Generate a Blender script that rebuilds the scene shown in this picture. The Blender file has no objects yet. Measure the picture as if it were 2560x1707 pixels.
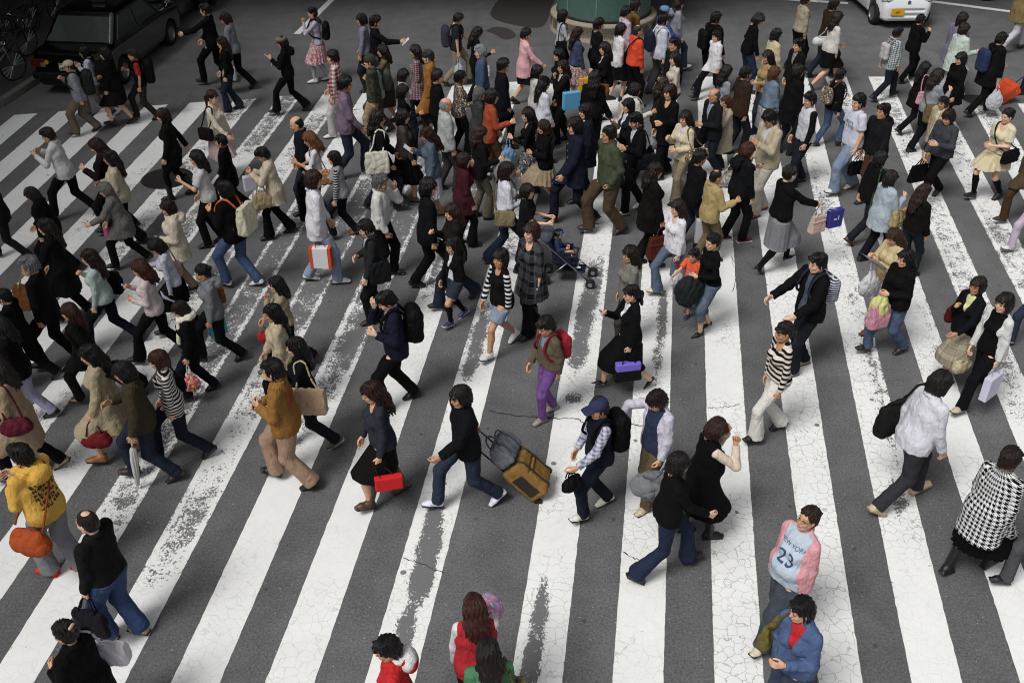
import bpy, math, random
import numpy as np
from mathutils import Vector, Matrix
random.seed(7)
C = bpy.context.scene.collection
R = math.radians
# ---------------------------------------------------------------- camera model (also used to turn measured photo points into ground points)
CAMH, PITCH, FPX = 8.0, 34.3, 2500.0
_cp, _sp = math.cos(R(PITCH)), math.sin(R(PITCH))
def at(px, py, z=0.0):
    x = (px-1280)/FPX; y = (py-853.5)/FPX
    d = (x, _cp-y*_sp, -_sp-y*_cp); t = (CAMH-z)/-d[2]
    return Vector((d[0]*t, d[1]*t, z))
def height_at(px, py, yw):
    x = (px-1280)/FPX; y = (py-853.5)/FPX
    d = (x, _cp-y*_sp, -_sp-y*_cp); t = yw/d[1]
    return CAMH+d[2]*t, d[0]*t
# ---------------------------------------------------------------- object helpers
def tag(o, label=None, cat=None, group=None, kind=None):
    for k, v in (('label', label), ('category', cat), ('group', group), ('kind', kind)):
        if v: o[k] = v
    return o
def link(name, me, mat=None, parent=None):
    o = bpy.data.objects.new(name, me); C.objects.link(o)
    if mat is not None:
        if me is not None and len(me.materials) == 0: me.materials.append(mat)
        elif me is not None:
            o.material_slots[0].link = 'OBJECT'; o.material_slots[0].material = mat
    if parent is not None: o.parent = parent
    return o
def empty(name, loc=(0,0,0), rz=0.0):
    o = bpy.data.objects.new(name, None); C.objects.link(o); o.empty_display_size = .1
    o.location = loc; o.rotation_euler = (0,0,rz); return o
def mesh_np(name, V, Q, smooth=True, tint=None):
    V = np.asarray(V, np.float32); Q = np.asarray(Q, np.int32)
    k = Q.shape[1]
    me = bpy.data.meshes.new(name)
    me.vertices.add(len(V)); me.vertices.foreach_set('co', V.ravel())
    me.loops.add(Q.size); me.loops.foreach_set('vertex_index', Q.ravel())
    me.polygons.add(len(Q)); me.polygons.foreach_set('loop_start', np.arange(0, Q.size, k, dtype=np.int32))
    me.polygons.foreach_set('use_smooth', np.full(len(Q), smooth, dtype=bool))
    if tint is not None:
        a = me.attributes.new('tint', 'FLOAT_COLOR', 'POINT')
        t = np.ones((len(V), 4), np.float32); t[:, :3] = tint; a.data.foreach_set('color', t.ravel())
    me.update(calc_edges=True); return me
# ---------------------------------------------------------------- signed distance grids -> surface nets
class Grid:
    def __init__(s, lo, hi, h):
        s.h = h; s.lo = np.array(lo, np.float32)-2*h; n = np.ceil((np.array(hi)+2*h-s.lo)/h).astype(int)+1
        s.n = n; s.F = np.full(n, 1.0, np.float32)
        s.ax = [s.lo[i]+h*np.arange(n[i], dtype=np.float32) for i in range(3)]
    def sub(s, lo, hi, m):
        sl = []
        for i in range(3):
            a = int(max(0, math.floor((lo[i]-m-s.lo[i])/s.h))); b = int(min(s.n[i], math.ceil((hi[i]+m-s.lo[i])/s.h)+1))
            if b <= a: return None
            sl.append(slice(a, b))
        sl = tuple(sl)
        return sl, s.ax[0][sl[0]][:, None, None], s.ax[1][sl[1]][None, :, None], s.ax[2][sl[2]][None, None, :]
    def put(s, sl, d, k, cut=False):
        A = s.F[sl]
        if cut:
            B = -d; hh = np.maximum(k-np.abs(A-B), 0)/max(k, 1e-6); s.F[sl] = np.maximum(A, B)+hh*hh*k*.25
        else:
            hh = np.maximum(k-np.abs(A-d), 0)/max(k, 1e-6); s.F[sl] = np.minimum(A, d)-hh*hh*k*.25
    def cap(s, a, b, ra, rb=None, k=.03, sc=(1,1,1), flat=False, cut=False):
        rb = ra if rb is None else rb
        a = np.array(a, np.float32); b = np.array(b, np.float32); r = max(ra, rb)/min(min(sc), 1)
        g = s.sub(np.minimum(a, b)-r, np.maximum(a, b)+r, k+2.5*s.h)
        if g is None: return
        sl, X, Y, Z = g
        px, py, pz = X-a[0], Y-a[1], Z-a[2]; v = b-a; L2 = float(v@v)+1e-12
        t0 = (px*v[0]+py*v[1]+pz*v[2])/L2; t = np.clip(t0, 0, 1)
        d = np.sqrt(((px-t*v[0])*sc[0])**2+((py-t*v[1])*sc[1])**2+((pz-t*v[2])*sc[2])**2)-(ra+(rb-ra)*t)
        d = d/max(1, min(sc))
        if flat: d = np.maximum(d, (t0-1)*math.sqrt(L2))
        s.put(sl, d, k, cut)
    def ell(s, c, r, k=.02, cut=False):
        c = np.array(c, np.float32); r = np.array(r, np.float32)
        g = s.sub(c-r, c+r, k+2.5*s.h)
        if g is None: return
        sl, X, Y, Z = g
        q = np.sqrt(((X-c[0])/r[0])**2+((Y-c[1])/r[1])**2+((Z-c[2])/r[2])**2)
        g2 = np.sqrt(((X-c[0])/r[0]**2)**2+((Y-c[1])/r[1]**2)**2+((Z-c[2])/r[2]**2)**2)
        s.put(sl, q*(q-1)/np.maximum(g2, 1e-4), k, cut)
    def box(s, c, hs, rad, k=.01, rot=None, cut=False):
        c = np.array(c, np.float32); m = float(np.linalg.norm(hs))
        g = s.sub(c-m, c+m, k+2*s.h)
        if g is None: return
        sl, X, Y, Z = g
        p = [X-c[0]+0*Y+0*Z, Y-c[1]+0*X+0*Z, Z-c[2]+0*X+0*Y]
        if rot is not None:
            M = np.array(rot.transposed()); p = [M[i][0]*p[0]+M[i][1]*p[1]+M[i][2]*p[2] for i in range(3)]
        q = [np.abs(p[i])-hs[i]+rad for i in range(3)]
        d = np.sqrt(sum(np.maximum(x, 0)**2 for x in q))+np.minimum(np.maximum(np.maximum(q[0], q[1]), q[2]), 0)-rad
        s.put(sl, d, k, cut)
    def field(s): return s.ax[0][:, None, None], s.ax[1][None, :, None], s.ax[2][None, None, :]
    def cutf(s, G): s.F = np.maximum(s.F, G)
    def folds(s, amp, rnd, freq=1.0, band=None):
        X, Y, Z = s.field(); o = [rnd.uniform(0, 6.28) for _ in range(9)]
        w = .5*np.sin(9*freq*Z+6*X+o[0])+.5*np.sin(7*freq*Y-5*Z+o[1])
        def rg(v): return 1-2.2*np.abs(np.sin(v*.5))**.8
        env = .35+.65*np.sin(7*Z+5*Y+o[3])**2
        n = .9*rg(44*freq*(Y-.30*Z+.75*X)+1.6*w+o[4])*env+.9*rg(44*freq*(X+.28*Z-.65*Y)+1.6*w+o[7])*(1.25-env)
        n = n+.55*rg(36*freq*(.75*Z+.6*Y-.5*X)+2.6*w+o[2])*(.3+.7*np.sin(9*X+8*Z+o[5])**2)+.5*rg(36*freq*(.8*Z-.6*Y+.4*X)+2.6*w+o[8])*(.3+.7*np.sin(8*Y-9*Z+o[6])**2)
        s.F = s.F+(amp*n).astype(np.float32)
    def resample(s, o):
        """the field of grid o at this grid's nodes (+1 outside it)"""
        ii, ff = [], []
        for a in range(3):
            t = (s.ax[a]-o.lo[a])/o.h; i = np.clip(np.floor(t).astype(int), 0, o.n[a]-2); ii.append(i); ff.append(np.clip(t-i, 0, 1).astype(np.float32))
        A = o.F
        A = A[ii[0]]*(1-ff[0])[:, None, None]+A[ii[0]+1]*ff[0][:, None, None]
        A = A[:, ii[1]]*(1-ff[1])[None, :, None]+A[:, ii[1]+1]*ff[1][None, :, None]
        return A[:, :, ii[2]]*(1-ff[2])[None, None, :]+A[:, :, ii[2]+1]*ff[2][None, None, :]
    def net(s):
        F = s.F; S = F < 0
        c = S[:-1, :-1, :-1].astype(np.int8)
        for i, j, k in ((1,0,0),(0,1,0),(0,0,1),(1,1,0),(1,0,1),(0,1,1),(1,1,1)):
            c = c+S[i:F.shape[0]-1+i, j:F.shape[1]-1+j, k:F.shape[2]-1+k]
        I, J, K = np.nonzero((c > 0) & (c < 8))
        idx = np.full(c.shape, -1, np.int32); idx[I, J, K] = np.arange(len(I))
        co = [(i, j, k) for i in (0,1) for j in (0,1) for k in (0,1)]
        val = {q: F[I+q[0], J+q[1], K+q[2]] for q in co}
        P = np.zeros((len(I), 3), np.float32); n = np.zeros(len(I), np.float32)
        for q in co:
            for ax in range(3):
                if q[ax] == 0:
                    q2 = list(q); q2[ax] = 1; q2 = tuple(q2)
                    a, b = val[q], val[q2]; m = (a < 0) != (b < 0)
                    t = np.where(m, a/np.where(m, a-b, 1), 0)
                    for e in range(3):
                        P[:, e] += m*(q[e]+(t if e == ax else 0))
                    n += m
        P = P/n[:, None]+np.stack([I, J, K], 1)
        V = s.lo+P*s.h
        Q = []
        A = S[:-1, 1:-1, 1:-1] != S[1:, 1:-1, 1:-1]; i, j, k = np.nonzero(A); j += 1; k += 1
        q = np.stack([idx[i, j-1, k-1], idx[i, j, k-1], idx[i, j, k], idx[i, j-1, k]], 1); f = S[i, j, k]; Q.append(np.where(f[:, None], q, q[:, ::-1]))
        A = S[1:-1, :-1, 1:-1] != S[1:-1, 1:, 1:-1]; i, j, k = np.nonzero(A); i += 1; k += 1
        q = np.stack([idx[i-1, j, k-1], idx[i-1, j, k], idx[i, j, k], idx[i, j, k-1]], 1); f = S[i, j, k]; Q.append(np.where(f[:, None], q, q[:, ::-1]))
        A = S[1:-1, 1:-1, :-1] != S[1:-1, 1:-1, 1:]; i, j, k = np.nonzero(A); i += 1; j += 1
        q = np.stack([idx[i-1, j-1, k], idx[i, j-1, k], idx[i, j, k], idx[i-1, j, k]], 1); f = S[i, j, k]; Q.append(np.where(f[:, None], q, q[:, ::-1]))
        return V, np.concatenate(Q)
# ---------------------------------------------------------------- materials
def lin(hx):
    r = [int(hx[i:i+2], 16)/255 for i in (0, 2, 4)]
    return tuple(c/12.92 if c <= .04045 else ((c+.055)/1.055)**2.4 for c in r)
_M = {}
def new_mat(name):
    m = bpy.data.materials.new(name); m.use_nodes = True; nt = m.node_tree
    return m, nt, nt.nodes, nt.links, nt.nodes['Principled BSDF']
def N(nodes, typ, **kw):
    n = nodes.new(typ)
    for k, v in kw.items():
        if k in n.inputs: n.inputs[k].default_value = v
        else: setattr(n, k, v)
    return n
def math_n(nt, op, a, b=None, c=None, clamp=False):
    n = nt.nodes.new('ShaderNodeMath'); n.operation = op; n.use_clamp = clamp
    for i, v in enumerate((a, b, c)):
        if v is None: continue
        if hasattr(v, 'links'): nt.links.new(v, n.inputs[i])
        else: n.inputs[i].default_value = v
    return n.outputs[0]
def mix_n(nt, f, a, b, mode='MIX'):
    n = nt.nodes.new('ShaderNodeMix'); n.data_type = 'RGBA'; n.blend_type = mode
    for s, v in ((n.inputs[0], f), (n.inputs[6], a), (n.inputs[7], b)):
        if hasattr(v, 'links'): nt.links.new(v, s)
        else: s.default_value = v if not isinstance(v, tuple) or len(v) == 4 else v+(1,)
    return n.outputs[2]
def ocoord(nt):
    tc = nt.nodes.new('ShaderNodeTexCoord'); return tc.outputs['Object']
def sep(nt, v):
    s = nt.nodes.new('ShaderNodeSeparateXYZ'); nt.links.new(v, s.inputs[0]); return s.outputs
def noise_n(nt, v, scale, detail=3, rough=.55, dist=0.0):
    n = N(nt.nodes, 'ShaderNodeTexNoise', Scale=scale, Detail=detail, Roughness=rough, Distortion=dist)
    nt.links.new(v, n.inputs['Vector']); return n.outputs[0]
def step_n(nt, v, lo, hi):
    n = nt.nodes.new('ShaderNodeMapRange'); n.interpolation_type = 'SMOOTHSTEP'
    nt.links.new(v, n.inputs[0])
    for i, q in ((1, lo), (2, hi)):
        if hasattr(q, 'links'): nt.links.new(q, n.inputs[i])
        else: n.inputs[i].default_value = q
    return n.outputs[0]
def scale_v(nt, v, s):
    n = nt.nodes.new('ShaderNodeVectorMath'); n.operation = 'MULTIPLY'; nt.links.new(v, n.inputs[0]); n.inputs[1].default_value = s; return n.outputs[0]
def mute(hx):
    """dyed blue and green cloth is greyer than its hex reads, blacks are deep"""
    r, g, b = lin(hx); L = .3*r+.55*g+.15*b; q = .42 if b > r*1.15 or g > r*1.1 else .10
    if max(r, g, b) < .02: q, f = .3, .62
    else: f = .92 if q < .2 else .85
    return tuple((c+(L-c)*q)*f for c in (r, g, b))
def cloth(col, pat=None, col2=None, rough=.86):
    """Woven or knitted cloth, denim, leather; pat names a pattern in the cloth itself."""
    key = ('cloth', col, pat, col2, rough)
    if key in _M: return _M[key]
    m, nt, nd, lk, b = new_mat('cloth_'+col+(('_'+pat) if pat else ''))
    oc = ocoord(nt); c = mute(col)+(1,)
    n1 = noise_n(nt, oc, 7, 4, .6); n2 = noise_n(nt, oc, 140, 2, .6)
    base = c
    X, Y, Z = sep(nt, oc)
    ang = math_n(nt, 'ARCTAN2', Y, X)
    if pat:
        c2 = mute(col2 or '202020')+(1,)
        zz = math_n(nt, 'ADD', Z, math_n(nt, 'MULTIPLY', n1, .010))
        def band(v, f, duty=.5):
            fr = math_n(nt, 'FRACT', math_n(nt, 'MULTIPLY', v, f)); return math_n(nt, 'LESS_THAN', fr, duty)
        cyl = math_n(nt, 'DIVIDE', ang, 6.28318)
        def around(f): return math_n(nt, 'MULTIPLY', cyl, float(round(f*1.0)))
        if pat == 'stripe': f = band(zz, 21)
        elif pat == 'stripew': f = band(zz, 14.5, .48)
        elif pat == 'stripef': f = band(zz, 34)
        elif pat == 'plaid': f = math_n(nt, 'MULTIPLY', math_n(nt, 'ADD', band(zz, 13), band(around(13), 1)), .5)
        elif pat == 'check': f = math_n(nt, 'MULTIPLY', math_n(nt, 'ADD', band(zz, 24, .4), band(around(24), 1, .4)), .5)
        elif pat == 'grid':
            f = math_n(nt, 'MULTIPLY', math_n(nt, 'ADD', math_n(nt, 'ADD', band(zz, 13, .10), band(around(13), 1, .10)), math_n(nt, 'MULTIPLY', math_n(nt, 'ADD', band(zz, 6.5, .5), band(around(7), 1, .5)), .45)), .62, clamp=True)
        elif pat == 'hound':
            u = around(21); w = math_n(nt, 'MULTIPLY', Z, 19)
            fu = math_n(nt, 'FRACT', u); fw = math_n(nt, 'FRACT', w)
            a1 = math_n(nt, 'LESS_THAN', fu, .5); a2 = math_n(nt, 'LESS_THAN', fw, .5)
            tw = math_n(nt, 'LESS_THAN', math_n(nt, 'FRACT', math_n(nt, 'MULTIPLY', math_n(nt, 'ADD', fu, fw), 2)), .5)
            same = math_n(nt, 'MULTIPLY', a1, a2); dif = math_n(nt, 'ABSOLUTE', math_n(nt, 'SUBTRACT', a1, a2))
            f = math_n(nt, 'ADD', same, math_n(nt, 'MULTIPLY', dif, tw), clamp=True)
        elif pat in ('floral', 'camo'):
            f = step_n(nt, noise_n(nt, oc, 26 if pat == 'floral' else 14, 2, .5, .6), .5, .56)
        elif pat == 'denim':
            f = step_n(nt, noise_n(nt, oc, 5, 3, .6), .42, .75)
        base = mix_n(nt, f, c, c2)
        if pat == 'floral':
            f3 = step_n(nt, noise_n(nt, oc, 33, 2, .5, .3), .6, .64); base = mix_n(nt, f3, base, (.65, .62, .55, 1))
    var = math_n(nt, 'MULTIPLY_ADD', n1, .34, .83); var = math_n(nt, 'MULTIPLY', var, math_n(nt, 'MULTIPLY_ADD', n2, .24, .88))
    hs = mix_n(nt, 1.0, base, (1,1,1,1), 'MULTIPLY')
    mul = nd.new('ShaderNodeVectorMath'); mul.operation = 'SCALE'; lk.new(hs, mul.inputs[0]); lk.new(var, mul.inputs['Scale'])
    lk.new(mul.outputs[0], b.inputs['Base Color'])
    b.inputs['Roughness'].default_value = rough
    b.inputs['Specular IOR Level'].default_value = .12
    wv = noise_n(nt, scale_v(nt, oc, (1, 1, .6)), 15, 3, .55, .8)
    bh = math_n(nt, 'ADD', math_n(nt, 'MULTIPLY', wv, 1.0), math_n(nt, 'MULTIPLY', n2, .06))
    bp = N(nd, 'ShaderNodeBump', Strength=.8, Distance=.03); lk.new(bh, bp.inputs['Height']); lk.new(bp.outputs[0], b.inputs['Normal'])
    _M[key] = m; return m
def plain(name, col, rough=.5, metal=0.0, coat=0.0, bump=0.0, bscale=60, var=.15):
    key = ('plain', name, col, rough, metal, coat, bump)
    if key in _M: return _M[key]
    m, nt, nd, lk, b = new_mat(name)
    oc = ocoord(nt); n1 = noise_n(nt, oc, 11, 4, .6)
    mul = nd.new('ShaderNodeVectorMath'); mul.operation = 'SCALE'; mul.inputs[0].default_value = lin(col)
    lk.new(math_n(nt, 'MULTIPLY_ADD', n1, 2*var, 1-var), mul.inputs['Scale']); lk.new(mul.outputs[0], b.inputs['Base Color'])
    lk.new(math_n(nt, 'MULTIPLY_ADD', n1, .2, rough-.1, clamp=True), b.inputs['Roughness']); b.inputs['Metallic'].default_value = metal
    b.inputs['Coat Weight'].default_value = coat
    if bump:
        bp = N(nd, 'ShaderNodeBump', Strength=bump, Distance=.01); lk.new(noise_n(nt, oc, bscale, 3), bp.inputs['Height']); lk.new(bp.outputs[0], b.inputs['Normal'])
    _M[key] = m; return m
def skin(col):
    key = ('skin', col)
    if key in _M: return _M[key]
    m, nt, nd, lk, b = new_mat('skin')
    at_ = N(nd, 'ShaderNodeAttribute', attribute_name='tint')
    n1 = noise_n(nt, ocoord(nt), 30, 3, .6)
    base = mix_n(nt, math_n(nt, 'MULTIPLY', n1, .35), lin(col)+(1,), tuple(x*f for x, f in zip(lin(col), (.95, .74, .66)))+(1,))
    base = mix_n(nt, 1.0, base, at_.outputs['Color'], 'MULTIPLY')
    lk.new(base, b.inputs['Base Color']); b.inputs['Roughness'].default_value = .52
    b.inputs['Subsurface Weight'].default_value = .08; b.inputs['Subsurface Radius'].default_value = (.01, .004, .002)
    b.inputs['Specular IOR Level'].default_value = .4
    _M[key] = m; return m
def hairm(col):
    key = ('hair', col)
    if key in _M: return _M[key]
    m, nt, nd, lk, b = new_mat('hair_'+col)
    oc = ocoord(nt); X, Y, Z = sep(nt, oc)
    ph = math_n(nt, 'ARCTAN2', Y, math_n(nt, 'ADD', X, .03))
    cv = nd.new('ShaderNodeCombineXYZ'); lk.new(math_n(nt, 'MULTIPLY', ph, 14.0), cv.inputs[0]); lk.new(math_n(nt, 'MULTIPLY', Z, 16.0), cv.inputs[1])
    st = noise_n(nt, cv.outputs[0], 1.6, 4, .65, .5)
    c = lin(col)
    base = mix_n(nt, step_n(nt, st, .3, .72), tuple(x*.45 for x in c)+(1,), tuple(min(1, x*1.25+.002) for x in c)+(1,))
    lk.new(base, b.inputs['Base Color']); b.inputs['Roughness'].default_value = .36; b.inputs['Specular IOR Level'].default_value = .34; b.inputs['Anisotropic'].default_value = .5
    bp = N(nd, 'ShaderNodeBump', Strength=.9, Distance=.012); lk.new(st, bp.inputs['Height']); lk.new(bp.outputs[0], b.inputs['Normal'])
    _M[key] = m; return m
# ---------------------------------------------------------------- templates in head / hand / ankle space
def head_template(fem, h=.0062):
    g = Grid((-.13,-.1,-.24), (.13,.1,.13), h)
    g.ell((-.014,0,.034), (.097,.075,.083), .02)
    g.ell((.022,0,-.028), (.066,.061 if not fem else .059,.084), .03)
    for s in (-1, 1):
        g.cap((-.02,s*.05,-.045), (.045,s*.026,-.092), .022 if not fem else .017, None, .03)
        g.ell((.062,s*.036,-.03), (.022,.022,.024), .02)
        g.cap((.077,s*.012,.031), (.066,s*.045,.03), .008, None, .012)
        g.ell((.093,s*.031,.006), (.014,.019,.010), .008, cut=True)
        g.ell((.074,s*.031,.005), (.015,.016,.010), .004)
        g.ell((-.006,s*.077,-.012), (.021,.008,.031), .006)
    g.cap((.05,0,-.098), (.068,0,-.096), .017, None, .025)
    g.cap((.086,0,.012), (.100,0,-.027), .0075, .0125, .010)
    g.cap((.088,-.017,-.060), (.088,.017,-.060), .0065, None, .006)
    g.cap((.085,-.014,-.072), (.085,.014,-.072), .0065, None, .008)
    g.cap((-.020,0,-.07), (-.032,0,-.145), .052 if not fem else .044, .050 if not fem else .043, .03)
    V, Q = g.net()
    T = np.ones((len(V), 3), np.float32); x, y, z = V.T; ay = np.abs(y); f = x > .05
    ck = np.exp(-(((ay-.040)/.024)**2+((z+.030)/.022)**2))*f; ns = np.exp(-((y/.014)**2+((z+.022)/.02)**2))*(x > .085)
    for c_, v_ in enumerate((.0, .16, .20)): T[:, c_] *= 1-v_*np.maximum(ck, ns)
    sk_ = np.exp(-(((ay-.031)/.024)**2+((z-.004)/.016)**2))*f; T *= (1-.22*sk_)[:, None]
    T[f & (((ay-.031)/.017)**2+((z-.006)/.0075)**2 < 1)] = (.10, .08, .07)
    T[f & (((ay-.033)/.021)**2+((z-.030-.1*(ay-.033))/.0055)**2 < 1)] = (.16, .12, .1) if not fem else (.3, .24, .2)
    T[f & ((y/.025)**2+((z+.066)/.0085)**2 < 1)] = (.82, .55, .52) if not fem else (.84, .46, .45)
    T[f & ((y/.021)**2+((z+.0655)/.0022)**2 < 1)] *= .5
    T[f & (((ay-.008)/.004)**2+((z+.036)/.004)**2 < 1)] = (.4, .25, .22)
    return V, Q, T
def hand_template(curl, spread=1.0):
    g = Grid((-.07,-.05,-.21), (.08,.08,.03), .0048)
    g.cap((0,0,.02), (0,0,-.02), .025, .027, .01, sc=(1,1.35,1))
    for x in (-.024, 0, .024): g.cap((x*.6,0,-.02), (x*1.12,.002,-.088), .015, .0135, .014)
    for i, (x, L, r) in enumerate(((.031,.072,.0092), (.010,.080,.0096), (-.011,.074,.0092), (-.031,.058,.0082))):
        p = np.array((x, .002, -.09)); a = R(12); sp = (x*.9)*spread
        for j, fr in enumerate((.44, .31, .25)):
            a += curl*(1, 1.15, .8)[j]*(1+.12*(1.5-i)*-.4)
            d = np.array((sp*(1-.4*j), math.sin(a), -math.cos(a))); d /= np.linalg.norm(d)
            q = p+d*L*fr*1.05; g.cap(p, q, r*(1-.1*j), r*(.93-.1*j), .004); p = q
    a = np.array((.026,.006,-.024)); b = np.array((.050,.020,-.058)); c = np.array((.050,.034+.012*curl,-.088)); e = np.array((.045-.01*curl,.042+.012*curl,-.110))
    g.cap(a, b, .015, .0115, .012); g.cap(b, c, .0108, .0098, .005); g.cap(c, e, .0098, .0082, .004)
    return g.net()
def foot_template(kind):
    g = Grid((-.1,-.06,-.1), (.24,.06,.26), .0085); zb = -.085
    if kind == 'bare':
        g.cap((0,0,0), (-.025,0,-.055), .035, .03, .02); g.cap((-.02,0,-.055), (.14,.005,-.07), .034, .022, .02, sc=(1,.95,1.3))
        g.cap((0,0,.03), (0,0,-.02), .037, .037, .02)
    elif kind == 'heel':
        g.cap((-.035,0,-.02), (.06,0,-.055), .033, .034, .02, sc=(1,1.1,1.5)); g.cap((.06,0,-.055), (.165,0,-.074), .036, .010, .02, sc=(1,1.1,1.5))
        g.cap((-.05,0,-.02), (-.055,0,-.083), .016, .007, .01)
        g.ell((.03,0,.02), (.065,.028,.055), .01, cut=True)
    elif kind == 'boot':
        g.cap((0,0,.24), (0,0,.0), .062, .05, .02, flat=False); g.cap((-.03,0,-.04), (.10,0,-.05), .046, .045, .03); g.cap((.1,0,-.055), (.16,0,-.06), .042, .028, .02)
        g.box((.045,0,-.078), (.125,.042,.012), .008, .008); g.box((-.045,0,-.075), (.03,.035,.02), .006, .006)
    else:
        hi = .035 if kind == 'sneaker' else .02
        g.cap((-.022,0,hi-.02), (-.03,0,-.045), .045, .04, .02); g.cap((-.03,0,-.048), (.10,.004,-.052), .042, .043, .03, sc=(1,1,1.15)); g.cap((.1,.004,-.055), (.165,.002,-.062), .042, .026, .02, sc=(1,.95,1.2))
        g.cap((.0,0,-.01), (.075,0,-.04), .036, .03, .02)
        g.box((.05,0,-.077), (.135 if kind == 'sneaker' else .128,.044,.0125), .010, .010)
    X, Y, Z = g.field(); g.cutf(zb-Z+0*X+0*Y)
    V, Q = g.net()
    T = np.ones((len(V), 3), np.float32)
    if kind == 'sneaker': T[V[:, 2] < -.064] = 2.0
    if kind in ('leather', 'boot', 'heel'): T[V[:, 2] < -.068] = .5
    return V, Q, T
HEADS = {f: head_template(f) for f in (0, 1)}
HANDS = {'rel': hand_template(R(24)), 'grip': hand_template(R(66), .5), 'flat': hand_template(R(9))}
FEET = {}
def shoe_mat(col, sole=None):
    key = ('shoe', col, sole)
    if key in _M: return _M[key]
    m, nt, nd, lk, b = new_mat('shoe_'+col)
    oc = ocoord(nt); X, Y, Z = sep(nt, oc)
    n1 = noise_n(nt, oc, 25, 3)
    f = step_n(nt, math_n(nt, 'MULTIPLY', Z, -1), .060, .066)
    base = mix_n(nt, f, lin(col)+(1,), lin(sole or '141312')+(1,))
    mul = nd.new('ShaderNodeVectorMath'); mul.operation = 'SCALE'; lk.new(base, mul.inputs[0]); lk.new(math_n(nt, 'MULTIPLY_ADD', n1, .5, .75), mul.inputs['Scale'])
    lk.new(mul.outputs[0], b.inputs['Base Color']); b.inputs['Roughness'].default_value = .5
    _M[key] = m; return m
def foot_mesh(kind):
    if kind not in FEET:
        V, Q, T = foot_template(kind); FEET[kind] = mesh_np('shoe_'+kind, V, Q)
    return FEET[kind]
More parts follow.
